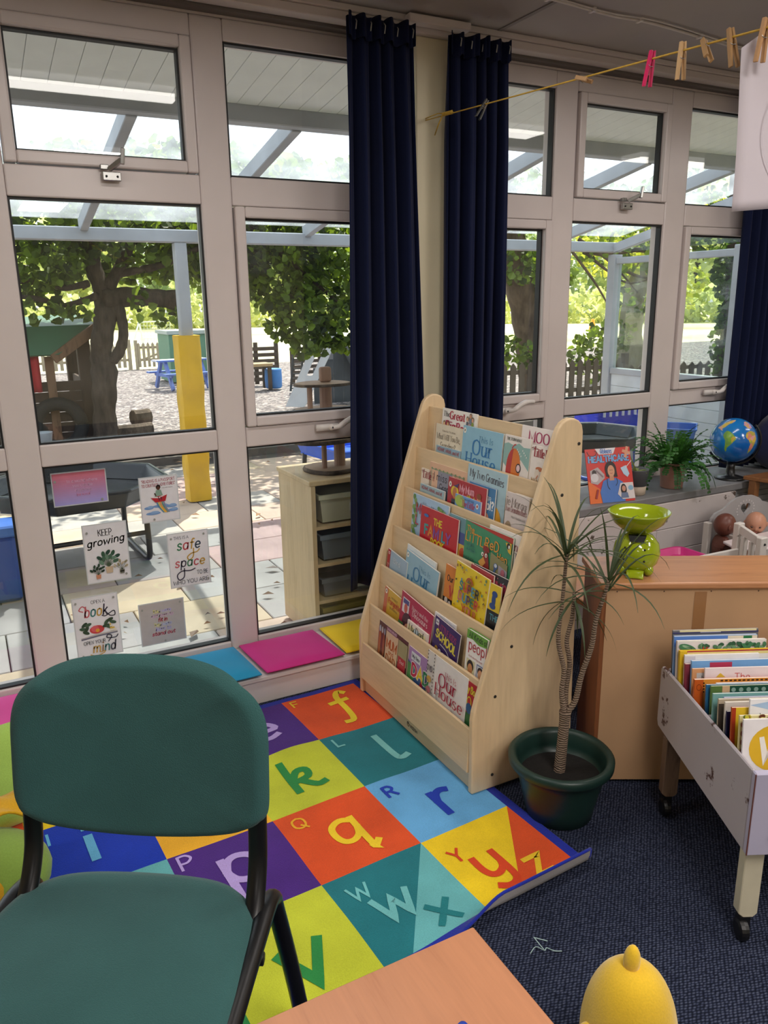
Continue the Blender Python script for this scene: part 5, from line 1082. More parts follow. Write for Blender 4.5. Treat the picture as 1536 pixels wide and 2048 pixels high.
def rugletters(items):
    for ch, cx, cy, h, c, wt in items:
        st, W = strokes(ch); k = h/10; mb = MB()
        for i_, p in enumerate(st):
            q = [(cx+(a-W/2)*k, cy+b*k) for a, b in p]; fine = []
            for (x0, y0), (x1, y1) in zip(q[:-1], q[1:]):
                n = max(1, int(math.hypot(x1-x0, y1-y0)/.03)); fine += [(x0+(x1-x0)*t/n, y0+(y1-y0)*t/n) for t in range(n)]
            fine.append(q[-1]); vs, fs = ribbon(fine, lambda t: h*wt); mb.add([rugpt(a, b, .0016+.0002*i_) for a, b in vs], fs)
        mb.build('letter', pile(c), rug)
S2 = .145
rugletters([('\u0003', .62, 1.36, .52, 'EBD02A', S2), ('F', .12, 1.80, .14, 'EBC02A', .16), ('\u0001', .56, .24, .52, '7CC4C2', S2), ('L', .15, .76, .15, '7CC4C2', .17), ('\u0002', -.45, .27, .52, '2C8A44', S2+.01), ('K', -.85, .74, .15, '2C8A44', .17),
    ('r', .56, -.79, .53, '1A3CB4', .15), ('R', .17, -.29, .16, '1A3CB4', .20), ('\u0004', -.46, -.64, .46, 'F2CC2A', .145), ('Q', -.81, -.25, .15, 'F2B22A', .15), ('p', -1.48, -.62, .52, 'B9A2E2', .145), ('P', -1.87, -.22, .18, 'B9A2E2', .14),
    ('\u0005', .36, -1.685, .41, 'D8461E', .165), ('Y', .17, -1.38, .15, 'D8461E', .18), ('z', .70, -1.875, .32, 'F0C62A', .165), ('w', -.60, -1.64, .37, '6FBCBE', .155), ('W', -.78, -1.33, .16, '6FBCBE', .15), ('x', -.31, -1.89, .34, '1C7A80', .17),
    ('v', -1.46, -1.85, .54, '2C8A44', .155), ('V', -1.84, -1.3, .16, '2C8A44', .16), ('i', -2.52, .34, .54, '66B4E2', .15), ('I', -2.84, .74, .16, '66B4E2', .16), ('\u0005', -1.5, .29, .45, 'D8302A', .16), ('J', -1.86, .74, .16, 'D8302A', .16), ('e', -.45, 1.30, .52, 'B9A2E2', .15), ('E', -.86, 1.76, .15, 'B9A2E2', .16),
    ('o', -2.45, -.66, .5, '1C7A80', .15), ('h', -3.5, .25, .52, 'D8461E', .15), ('u', -2.5, -1.7, .5, 'EBD02A', .16)])
th = MB(); 
for pts in ([(1.00, 1.19, .004), (1.02, 1.195, .01), (1.03, 1.175, .012), (1.045, 1.185, .004), (1.05, 1.165, .01), (1.07, 1.16, .004)], [(1.03, 1.175, .012), (1.02, 1.20, .03), (1.035, 1.215, .012), (1.06, 1.20, .004)]): th.tube(spline(pts, 4), .0012, 5)
setp(th.build('loose_thread', plain('A9C4C4', .8), smooth=True), 'tuft of pale blue loose thread on the carpet by the curled rug edge', 'thread')
# ================================================================ CHAIR
CH = empty('stacking_chair', (.028, 1.100, 0), radians(-33.3), 'black framed stacking chair with dark green fabric seat and back', 'chair')
GREENF = fabric('37605F', .95, 520, .5, var=.12, sheen=.15); TUBE = plain('101012', .35, .05)
mb = MB()
def seatpt(u, v, top):
    a = 2*u-1; b = 2*v-1; e = 1/5.2; w_ = (abs(a)**5.2+abs(b)**5.2)**e; m_ = max(abs(a), abs(b)); s_ = 1 if w_ < 1e-6 else m_/w_
    hw = .243-.012*(b > 0)*b; x = .008+a*s_*hw; y = b*s_*.232+.018+.022*(1-a*a)*max(0, b)
    ed = min(1, (1-m_)*9); prof_ = sqrt(max(0, 1-(1-ed)**2)); z = .452+(.024*prof_+.008*(1-a*a)*(1-b*b)) if top else .452-.018*prof_
    return (x, y, z)
mb.grid(lambda u, v: seatpt(u, v, True), 36, 36); mb.grid(lambda u, v: seatpt(1-u, v, False), 36, 36); mb.build('seat', GREENF, CH, smooth=True, world=False)
mb = MB(); BT_ = .15
def backpt(u, v, front):
    a = 2*u-1; b = 2*v-1; ex_ = 9.0 if b < 0 else 3.1; w_ = (abs(a)**ex_+abs(b)**ex_)**(1/ex_); m_ = max(abs(a), abs(b)); s_ = 1 if w_ < 1e-6 else m_/w_
    hw = .236; x = .022+a*s_*hw; zz = b*s_*(.150 if b > 0 else .132)-.046*(1-a*a)*max(0, -b)+.008*(1-a*a)*max(0, b); ed = min(1, (1-m_)*9); pf = sqrt(max(0, 1-(1-ed)**2))
    y = .262+BT_*zz+.03*(1-a*a)-.02+(-.022*pf if front else .018*pf); return (x, y, .745+zz)
mb.grid(lambda u, v: backpt(u, v, True), 36, 32); mb.grid(lambda u, v: backpt(1-u, v, False), 36, 32); mb.build('backrest', GREENF, CH, smooth=True, world=False)
for s in (-1, 1):
    x = s*.212+.016
    MB().tube(spline([(x, .255, .66), (x, .248, .60), (x, .235, .53), (x, .2, .47), (x, .15, .437), (x, .05, .43)], 6), .0175, 12, flat=.75, upv=(0, 1, 0)).build('back_upright', TUBE, CH, smooth=True, world=False)
    x = s*.236+.010
    MB().tube(spline([(x+s*.02, .37, .012), (x+s*.012, .315, .22), (x, .27, .40), (x, .255, .437), (x, .215, .452), (x, .15, .452), (x, .0, .448), (x, -.17, .440), (x, -.205, .425), (x+s*.005, -.22, .385), (x+s*.02, -.25, .012)], 6), .0175, 12, flat=.85).build('leg', TUBE, CH, smooth=True, world=False)
    for y in (.37, -.25): MB().lathe([(.018, 0), (.019, .03), (.016, .034)], 10, M=Matrix.Translation((x+s*.02, y, 0))).build('foot_cap', TUBE, CH, world=False)
for y in (.12, -.12): MB().tube([(-.25, y, .432), (.262, y, .432)], .011, 8).build('cross_bar', TUBE, CH, smooth=True, world=False)
# ================================================================ TABLE and the toys on it
TBW = wood('B57C58', 'A36846', 2.2, (1, 12, 1), .35, rot=(0, 0, .35))
TZ = .70
table = empty('beech_table', (-.1, .35, 0), label='beech topped table at the bottom edge of the view', cat='table')
MB().box((-.75, -.05, TZ-.022), (.497, .709, TZ)).build('table_top', TBW, table, bevel=.002)
for x, y in ((-.70, 0), (.44, 0), (-.70, .655), (.44, .655)): MB().box((x-.018, y-.018, 0), (x+.018, y+.018, TZ-.022)).build('leg', TUBE, table)
MB().box((-.7, .63, TZ-.06), (.44, .65, TZ-.022)).box((-.7, .0, TZ-.06), (.44, .02, TZ-.022)).build('apron', TUBE, table)
tk = empty('blue_crayon', (.34, .555, TZ), label='fat glossy blue crayon standing on the beech table, at the picture edge', cat='crayon')
MB().lathe([(.012, 0), (.012, .022), (.0095, .028), (.008, .036), (.005, .041), (0, .042)], 14, M=Matrix.Translation((.383, .562, TZ))).build('body', plain('1E3FA8', .15), tk, smooth=True)
tk = empty('black_pot', (.42, .5, TZ), label='small round black pot beside the blue crayon on the table', cat='pot')
MB().lathe([(.012, 0), (.016, .006), (.016, .014), (.012, .018), (0, .018)], 14, M=Matrix.Translation((.412, .545, TZ))).build('body', plain('161618', .3), tk, smooth=True)
# ================================================================ PLUSH TOYS
PLY = fabric('E8BE2E', .95, 260, .3, var=.1, sheen=.5)
P0 = Vector((.962, .848, 0))
py = empty('yellow_plush', P0, label='round yellow plush toy with a nub on its head, standing on the navy carpet', cat='soft toy')
mb = MB()
fa = math.atan2(-.755, -.905)
def plf(u, v):
    a = 2*pi*u; t = pi*v; z = .143-.143*cos(t); w_ = (.091*sin(t)**.75)*(1-.10*cos(t)*0)*(1.0+.08*cos(t)); seam = 1-.022*math.exp(-(((a-pi/2+pi) % (2*pi)-pi)/.05)**2)
    return P0+Vector((w_*seam*cos(a+fa), w_*seam*sin(a+fa), z))
mb.grid(plf, 48, 24); mb.build('body', PLY, py, smooth=True)
def pll(c, r, d, name):
    q = Vector(d).to_track_quat('Z', 'Y').to_matrix().to_4x4(); q.translation = c; MB().ball((0, 0, 0), r, 14, 10, M=q).build(name, PLY, py, smooth=True)
pll(P0+Vector((.0, .005, .296)), (.016, .016, .032), (.1, .05, 1), 'nub')
for s in (-1, 1): pll(P0+Vector((cos(fa)*.06-sin(fa)*.075*s, sin(fa)*.06+cos(fa)*.075*s, .15)), (.022, .022, .045), (cos(fa)*.4-sin(fa)*.6*s, sin(fa)*.4+cos(fa)*.6*s, -.5), 'arm')
for s in (-1, 1): pll(P0+Vector((cos(fa)*.10-sin(fa)*.05*s, sin(fa)*.10+cos(fa)*.05*s, .035)), (.034, .034, .04), (cos(fa), sin(fa), .2), 'leg')
GRS = fabric('A9CE62', .9, 240, .25, var=.1, sheen=.3); AMB = fabric('D9A61E', .85, 240, .3, var=.14, sheen=.2)
gp = empty('green_floor_cushion', (-.13, 2.35, 0), label='pale green floor cushion propped by the bench at the left picture edge', cat='cushion')
mb = MB()
def cu(u, v, s): a, b = 2*u-1, 2*v-1; e = sqrt(max(0, 1-a**4))*sqrt(max(0, 1-b**4)); return Vector((-.13, 2.32, .16))+Vector((cos(.2), sin(.2), 0))*(a*.22)+Vector((0, .35, .93))*(b*.15)+Vector((0, -.93, .35))*(s*.055*e)
mb.grid(lambda u, v: cu(u, v, 1), 20, 16); mb.grid(lambda u, v: cu(1-u, v, -1), 20, 16); mb.build('cover', GRS, gp, smooth=True)
gt = empty('green_plush', (-.13, 1.9, 0), label='green plush toy with an amber belly slumped on the rug, left picture edge', cat='soft toy')
MB().ball((-.14, 1.93, .125), (.17, .14, .11), 24, 16).build('body', fabric('8FB04E', .95, 220, .4, var=.12), gt, smooth=True); MB().ball((-.16, 1.84, .15), (.09, .07, .06), 16, 10).build('belly_patch', AMB, gt, smooth=True)
at = empty('amber_cloth', (-.1, 2.1, .2), label='crumpled amber cloth strip lying over the green plush toy', cat='cloth')
mb = MB(); mb.grid(lambda u, v: (-.36+.38*u, 1.98+.13*v, .246+.012*sin(17*u+5*v)+.01*sin(8*v+11*u)-.05*max(0, u-.75)), 26, 10); mb.build('strip', AMB, at, smooth=True, solid=.006)
# ================================================================ POT PLANT on the floor
PX, PY = 1.417, 1.585
pp = empty('potted_dracaena', (PX, PY, 0), label='spiky dragon tree with forked stems in a dark green plastic pot beside the book rack', cat='plant')
PG = plain('17322C', .4, .06, 12)
MB().lathe([(.092, 0), (.10, .004), (.108, .05), (.128, .135), (.133, .162), (.150, .166), (.155, .172), (.156, .190), (.150, .197), (.137, .195), (.130, .185), (.126, .150), (.118, .12)], 48, M=Matrix.Translation((PX, PY, 0))).build('pot', PG, pp, smooth=True)
MB().lathe([(.125, .125), (.08, .132), (.03, .138), (0, .14)], 30, M=Matrix.Translation((PX, PY, 0)), caps=False).build('soil', plain('100D0B', .95, .4, 60, .8, 90), pp, smooth=True)
VR = Vector((rt.x, rt.y, 0)); VB = Vector((fw.x, fw.y, 0)).normalized()
def P3(px_, z, dep=0.0): return Vector((PX, PY, 0))+VR*((px_-1116)/655.0)+VB*dep+Vector((0, 0, z))
STEM = NT('dracaena_bark'); v_ = STEM.coord('Object', (1, 1, 1)); wv = STEM.n('ShaderNodeTexWave', i_Scale=44.0, i_Distortion=5.0, bands_direction='Z'); STEM.l(v_, wv.inputs['Vector'])
STEM.bsdf(STEM.ramp(wv.outputs[0], [(.05, lin('5C4A3C')), (.4, lin('84705E')), (.9, lin('8E7A68'))]), .85, STEM.bump(wv.outputs[0], .6, .004))
S_ = [([P3(1114, .13), P3(1117, .22), P3(1119, .30), P3(1120, .335)], [.018, .0165, .0155, .019]),
      ([P3(1118, .33), P3(1111, .40), P3(1113, .47), P3(1100, .56), P3(1104, .68), P3(1108, .82)], [.010, .0075, .007, .0065, .0055, .005]),
      ([P3(1121, .33, .01), P3(1121, .40, .012), P3(1126, .48, .015), P3(1119, .55, .02), P3(1127, .62, .02), P3(1129, .70, .02)], [.010, .0075, .007, .0065, .006, .005]),
      ([P3(1124, .335), P3(1138, .37), P3(1147, .45), P3(1163, .54), P3(1168, .62), P3(1178, .68), P3(1188, .74)], [.010, .009, .0085, .008, .007, .006, .005])]
for i, (pts, rs) in enumerate(S_): limb(pts, rs, 8, 5).build('stem', STEM.m, pp, smooth=True)
DL = leafmat('3F4E30', 1, .2, .25)
def blade(base, az, el, L, droop, wd, parent, mat, name='leaf', n=9):
    base = Vector(base); d = Vector((cos(az)*cos(el), sin(az)*cos(el), sin(el))); P = [base.copy()]; q = base.copy()
    for k in range(n):
        q = q+d*(L/n); d = (d+Vector((0, 0, -droop*(k+1)/n))).normalized(); P.append(q.copy())
    vs = []; fs = []; sd_ = Vector((-sin(az), cos(az), 0))
    for i, p in enumerate(P):
        t = i/n; w_ = wd*min(1, .45+3*t)*(1-t**2.2)+.0004; vs += [p-sd_*w_+Vector((0, 0, w_*.5)), p, p+sd_*w_+Vector((0, 0, w_*.5))]
    for i in range(n): a = i*3; fs += [(a, a+1, a+4, a+3), (a+1, a+2, a+5, a+4)]
    return MB().add(vs, fs).build(name, mat, parent, smooth=True)
rnd = random.Random(21)
for hd_, n, L0, zz in ((P3(1108, .82), 26, .25, 1.0), (P3(1129, .69, .02), 12, .22, .3), (P3(1188, .735), 17, .27, 1.0)):
    for k in range(n):
        az = 2.4*k+rnd.uniform(-.3, .3); el = radians(rnd.uniform(-5, 80) if zz > .5 else rnd.uniform(-40, 40)); blade(hd_+Vector((0, 0, rnd.uniform(-.03, .01))), az, el, L0*rnd.uniform(.75, 1.15), rnd.uniform(.16, .52), .0042, pp, DL)
# ================================================================ BOOKCASE SEEN FROM BEHIND, with the green scale
cv = Vector((.874, -.486, 0)); cn = Vector((.486, .874, 0)); CA = Vector((1.613, 1.639, 0))
bc = empty('low_bookcase', CA, math.atan2(cv.y, cv.x), 'low pine bookcase standing back to the viewer with a hardboard back panel', 'bookcase')
PINE = wood('B9835A', '9C6740', 2.4, (12, 1, 1), .35, knots=True); PINED = wood('8A5534', '6B3D22', 3, (1, 1, 12), .4); HB = plain('BF9872', .75, .06, 5, .05, 300)
BL_, BD, BH = 1.05, .235, .664
MB().box((0, 0, .012), (BL_, .005, BH)).build('back_panel', HB, bc, world=False)
MB().box((-.012, .002, 0), (.012, BD, BH)).build('side_panel', PINED, bc, world=False, bevel=.002); MB().box((BL_-.02, .006, 0), (BL_, BD, BH)).build('side_panel', PINED, bc, world=False)
MB().box((-.022, -.012, BH), (BL_+.02, BD+.012, BH+.021)).build('top_board', PINE, bc, world=False, bevel=.005, seg=2)
for z in (.05, .34): MB().box((.012, .006, z), (BL_-.02, BD-.01, z+.018)).build('shelf', PINED, bc, world=False)
MB().box((.262, -.001, .43), (.298, -.0002, BH-.012)).build('parcel_tape', plain('A0744C', .3, .03, 10), bc, world=False)
for k in range(7): MB().ball((.03+k*.14, -.0005, BH-.010), .0022, 6, 4).build('nail', plain('4A3526', .5), bc, world=False)
SCX, SCY, SCZ = 1.752, 1.668, .685
ks = empty('kitchen_scale', (SCX, SCY, SCZ), math.atan2(-.69, -.72)+pi/2, 'lime green bowl topped kitchen scale shaped like an upside down pig, on the bookcase', 'kitchen scale')
LG = plain('93A51A', .12, .03, 10, Coat_Weight=.5)
MB().lathe([(.0, .003), (.02, .003), (.045, .012), (.064, .036), (.071, .066), (.064, .096), (.046, .119), (.028, .128), (.024, .132)], 36).build('body', LG, ks, smooth=True, world=False)
MB().lathe([(.024, .128), (.03, .1285), (.05, .138), (.075, .160), (.091, .190), (.093, .194), (.0905, .195), (.073, .164), (.05, .144), (.025, .136), (0, .134)], 48).build('bowl', LG, ks, smooth=True, world=False)
MB().add([(-.026, -.047, .128), (.026, -.047, .128), (.020, -.058, .112), (-.020, -.058, .112), (-.026, -.03, .128), (.026, -.03, .128), (.020, -.03, .112), (-.020, -.03, .112)], [(0, 3, 2, 1), (0, 1, 5, 4), (3, 7, 6, 2), (0, 4, 7, 3), (1, 2, 6, 5)]).build('display', plain('1C1E1E', .2), ks, world=False)
for x, z in ((-.033, .092), (.024, .090), (-.036, .057), (.024, .055)):
    y = -sqrt(max(0, .0705**2-x*x-(z-.066)**2)); MB().ball((x, y, z), .0034, 8, 6).build('eye', plain('161410', .2), ks, smooth=True, world=False)
for x in (-1, 1): MB().ball((x*.038, -.03, .018), (.016, .02, .018), 14, 8).build('foot', LG, ks, smooth=True, world=False)
MB().grid(lambda u, v: (-.025+.05*u, -.052-.024*v, .020-.019*v*v+.002*sin(pi*u)), 8, 6).build('snout_tab', LG, ks, smooth=True, world=False, solid=.003)
# ================================================================ BOOK TROLLEY
ta = math.atan2(-.438, .899)
tr_ = empty('book_trolley', (1.459, .99, 0), ta, 'worn white painted book trolley on casters, full of picture books', 'trolley')
TP = wornwhite('trolley_paint', 'B9B2B8', '4A2C26', .60, .55); TP2 = wornwhite('trolley_front', 'BAB6CE', '5A3A34', .70, .5); LEGC = plain('CFC8B0', .5, .05, 20); LEGB = wood('7C6452', '5A4638', 4, (1, 1, 9), .7)
MB().prism([(0, .252), (.535, .268), (.545, .285), (.545, .452), (.535, .462), (0, .468)], Matrix(((0, 0, 1, -.006), (1, 0, 0, 0), (0, 1, 0, 0), (0, 0, 0, 1))), .010).build('side_board', TP, tr_, world=False, bevel=.003)
MB().prism([(0, .252), (.535, .268), (.545, .285), (.545, .452), (.535, .462), (0, .468)], Matrix(((0, 0, 1, .56), (1, 0, 0, 0), (0, 1, 0, 0), (0, 0, 0, 1))), .018).build('side_board', TP, tr_, world=False, bevel=.003)
MB().box((-.006, -.018, .252), (.578, 0, .468)).build('front_board', TP2, tr_, world=False, bevel=.003); MB().box((0.012, .52, .268), (.56, .538, .455)).build('back_board', TP, tr_, world=False, bevel=.003)
MB().box((0.012, 0, .256), (.56, .52, .268)).build('base_board', TP, tr_, world=False); MB().box((0.012, .262, .268), (.56, .274, .452)).build('divider', TP, tr_, world=False, bevel=.002)
WE = wornwhite('worn_edge_paint', '6E4038', 'B9B2B8', .60)
MB().box((-.0066, -.0186, .254), (-.0046, -.0160, .466)).build('worn_edge', WE, tr_, world=False)
MB().lathe([(0, 0), (.009, 0), (.010, .003), (0, .005)], 14, M=Matrix.Translation((.05, -.018, .30)) @ Matrix.Rotation(pi/2, 4, 'X')).build('stud', plain('8E8C96', .4), tr_, world=False)
for x, y, m in ((.006, .0, LEGC), (.515, .0, LEGC), (.002, .475, LEGB), (.515, .475, LEGB)):
    lg_ = MB().prism([(0, .252), (0, .07), (.012, .06), (.036, .06), (.046, .07), (.046, .252)][::-1], Matrix(((1, 0, 0, x), (0, 0, -1, y+.034), (0, 1, 0, 0), (0, 0, 0, 1))), .030).build('leg', m, tr_, world=False, bevel=.002)
    cs = MB(); cs.lathe([(0, -.012), (.018, -.012), (.0255, -.009), (.027, 0), (.0255, .009), (.018, .012), (0, .012)], 20, M=Matrix.Translation((x+.012, y+.006, .027)) @ Matrix.Rotation(radians(90), 4, 'Y')); cs.box((x+.004, y+.002, .03), (x+.03, y+.026, .062)); cs.build('caster', plain('121214', .4), tr_, world=False, smooth=False)
Tm = tr_.matrix_world.copy()
def tbook(w0, W, d, top, col, label, fn=None, th=.006, tilt=7, spine=None, H=.235, soft=True, roll=0):
    M = Tm @ frameM((max(w0, .0055), d, top-H*cos(radians(tilt))), (1, 0, 0), (0, sin(radians(tilt)), cos(radians(tilt))))
    if roll: M = M @ Matrix.Rotation(radians(-roll), 4, 'Z')
    book_solid(M, W, H, th, col, 'picture_book', label, fn, group='picture books in the white trolley', spine=spine, soft=soft)
def leafs(P, W, H):
    rr = random.Random(3); P.rect(0, H-.004, W, H, 'E9E6E0')
    for k in range(40):
        x = rr.uniform(.006, W-.006); P.ell(x, H-.008-rr.uniform(0, .016)-(.03*max(0, 1-x/.05)), .005, .007, rr.choice(['4A7A58', '6A9474', '2E5A40']), rot=rr.uniform(0, 180))
    P.ell(.028, H-.02, .026, .011, '3E7A54', rot=-20).ell(.03, H-.018, .020, .004, '9AC0A0', rot=-20).poly([(W-.075, H-.01), (W-.035, H-.008), (W-.06, H-.035)], '3E7A54'); P.text('If', .07, H-.036, .018, 'B4403A', .2)
def boat(P, W, H): P.rect(.05, H-.022, .112, H-.005, 'B43A5A').rect(.044, H-.026, .118, H-.021, '3A2A4A'); [P.ell(.058+.022*k, H-.032, .009, .006, 'F0EEF2') for k in range(3)]; P.rect(.046, H-.05, .116, H-.036, '3A2A4A')
def theb(P, W, H): P.text('The', .082, H-.034, .018, 'C0403A', .1); P.poly([(.03, H-.026), (.042, H-.014), (.056, H-.026)], 'DDB83A')
def orange(P, W, H):
    P.rect(0, 0, .024, H, 'C45A1E').ell(.012, H-.022, .007, .009, '7A3212').ell(.012, H-.022, .0055, .0075, 'C45A1E'); [P.rect(.023, H-.012-.008*k, .027, H-.008-.008*k, '3A2414') for k in range(4)]; P.text('v', .035, H-.02, .010, '2A2018', .2)
    [P.rect(.07+.012*k, H-.006, .077+.012*k, H-.002, '3A2414') for k in range(14)]
def patt(P, W, H): P.rect(.03, H-.03, .05, H, 'D6B48A').rect(.05, H-.03, W, H, '24503C'); [P.ell(.06+.02*k, H-.011, .006, .006, '8AA89A') for k in range(9)]
def mist(P, W, H): P.poly([(0, H-.014), (.06, H-.004), (.10, H-.02), (.06, H-.03)], 'A9C4E4').poly([(0, H-.07), (.05, H-.09), (0, H-.11)], 'D8DA6A'); P.text('MIST', .026, H-.062, .024, '201E22', .2)
def wbook(P, W, H):
    pts = [(.06+.052*cos(a*pi/12)*1.25+.02, H-.072+.058*sin(a*pi/12)) for a in range(24)]; P.poly(pts, 'E6B92A').poly([(.06, H-.115), (.10, H-.12), (.062, H-.15)], 'E6B92A'); P.text('Wow', .045, H-.105, .058, 'F6F2EA', .2, fit=.12)
    P.ell(.135, H-.16, .018, .02, '3A241C').ell(.135, H-.168, .014, .016, 'C88A5A').ell(.02, H-.165, .03, .02, 'A9A0A0')
def giraf(P, W, H):
    rr = random.Random(8)
    for k in range(60): P.ell(rr.uniform(.004, W), H-rr.uniform(.002, .018) if k < 40 else H-rr.uniform(.02, .15), .005, .0065, rr.choice(['C9C23A', '8A6A3A', '6A3A20', 'E0D87A', '7A8A3A']), rot=rr.uniform(0, 180))
    for k in range(16): P.ell(.005+.004*(k % 2), H-.02-.011*k, .004, .007, '8A4A38')
TB_ = [
 (.010, .25, .505, .579, '6E7076', 'grey cover with a cream top edge, at the very back of the trolley', lambda P, W, H: (P.rect(.02, H-.006, W-.006, H, 'E3D9A8'), P.rect(0, H-.010, W, H-.006, '3A3A6A'), P.rect(.08, H-.008, .14, H-.006, 'C8C8D8')), {}),
 (-.004, .24, .482, .571, '7FA6DA', 'blue and cream cover, second from the back of the trolley', lambda P, W, H: (P.rect(0, H-.03, .155, H-.002, '5A86CE'), P.rect(.155, H-.03, W, H-.002, 'E6DCC4'), P.rect(.2, H-.012, .225, H-.003, '2A7A4A')), {'th': .008}),
 (-.004, .255, .458, .567, 'E6DEDD', 'white cover bordered with green leaves in the trolley', leafs, {'th': .010}),
 (.000, .26, .435, .547, 'DDB82A', 'yellow hardback with a dark red top line in the trolley', lambda P, W, H: P.rect(.02, H-.004, W, H, 'A82A3A').rect(.02, H-.012, W, H-.004, 'EAD68A').rect(.03, H-.1, W, H-.012, 'ECE6DE'), {'th': .012, 'soft': False}),
 (.012, .21, .418, .543, 'EFEBE8', 'plain white cover in front of the yellow hardback in the trolley', lambda P, W, H: P.rect(0, H-.1, .03, H-.004, 'D6D0D6'), {}),
 (.010, .20, .405, .522, '8E3A4A', 'narrow maroon spined book near the left side of the trolley', None, {'th': .009}),
 (.022, .25, .392, .537, '74A8DE', 'sky blue cover with a red paddle boat in the trolley', boat, {'th': .009}),
 (.016, .21, .372, .524, 'D9A070', 'tan cover with a rounded corner behind the pale pink one in the trolley', lambda P, W, H: P.rect(.012, H-.05, .06, H-.012, 'BFC0C0').text('Mul', .026, H-.03, .010, '4A4A4A', .12), {}),
 (.042, .22, .353, .534, 'E8D8DA', 'pale pink cover reading The with a small yellow triangle, in the trolley', theb, {}),
 (.003, .25, .330, .513, 'D98E34', 'orange cover with a dark orange spine in the trolley', orange, {'spine': 'C45A1E', 'th': .010}),
 (.056, .20, .312, .511, 'F0EEF0', 'thin white cover right behind the deep blue one in the trolley', None, {'th': .003}),
 (.022, .24, .296, .515, '2E6A94', 'deep blue cover in the middle of the trolley', None, {}),
 (.028, .23, .282, .518, '5C7A3E', 'green cover with dotted dark band in the middle of the trolley', patt, {}),
 (.034, .23, .248, .515, '205A58', 'dark teal cover with a blue spine in the trolley', lambda P, W, H: P.rect(0, 0, .022, H, '3E5AA0'), {'spine': '3E5AA0'}),
 (.003, .20, .226, .529, '78AAA6', 'pale teal cover at the left side of the trolley', None, {'H': .2}),
 (.028, .24, .208, .525, '8E98C4', 'lavender cover with a small red square in the trolley', lambda P, W, H: P.rect(.016, H-.03, .052, H-.004, 'C02A3E'), {}),
 (.003, .19, .190, .531, 'B9AA94', 'beige cover with a dark green edge in the front part of the trolley', lambda P, W, H: P.rect(0, 0, W, H-.012, '4A4038'), {}),
 (.010, .22, .165, .536, 'D9D2C8', 'cream cover with a maroon hill in the front part of the trolley', lambda P, W, H: P.ell(.055, H-.035, .045, .022, '8A2A4A'), {}),
 (.001, .18, .143, .523, '141C44', 'navy cover at the front left of the trolley', None, {}),
 (.004, .19, .122, .545, 'E4C02E', 'yellow cover with a red spine at the front of the trolley', lambda P, W, H: P.rect(0, 0, .010, H, 'B03A22').rect(.035, H-.04, .06, H-.022, '2A2420').rect(.04, H-.08, .07, H-.014, 'E8CC3A'), {'spine': 'B03A22'}),
 (.040, .22, .104, .574, 'EDECF0', 'white cover reading MIST at the front of the trolley', mist, {'H': .26}),
 (.004, .22, .082, .546, 'DDD29A', 'animal print cover second from the front of the trolley', giraf, {}),
 (.003, .23, .062, .547, 'EFEBEC', 'white cover with a yellow speech bubble and a letter W, front of the trolley', wbook, {'H': .24}),
]
for w0, W, d, top, col, label, fn, kw in TB_: tbook(w0, W, d-.01, top, col, label, fn, **kw)
sb = empty('upright_board', (2.06, 1.36, 0), label='pale narrow book standing at the right edge behind the trolley books', cat='book')
M_ = Tm @ frameM((.275, .47, .34), (1, 0, 0), (0, 0, 1)); MB().box((0, 0, -.02), (.2, .25, 0), M=M_).build('cover', plain('C9B08A', .6), sb)
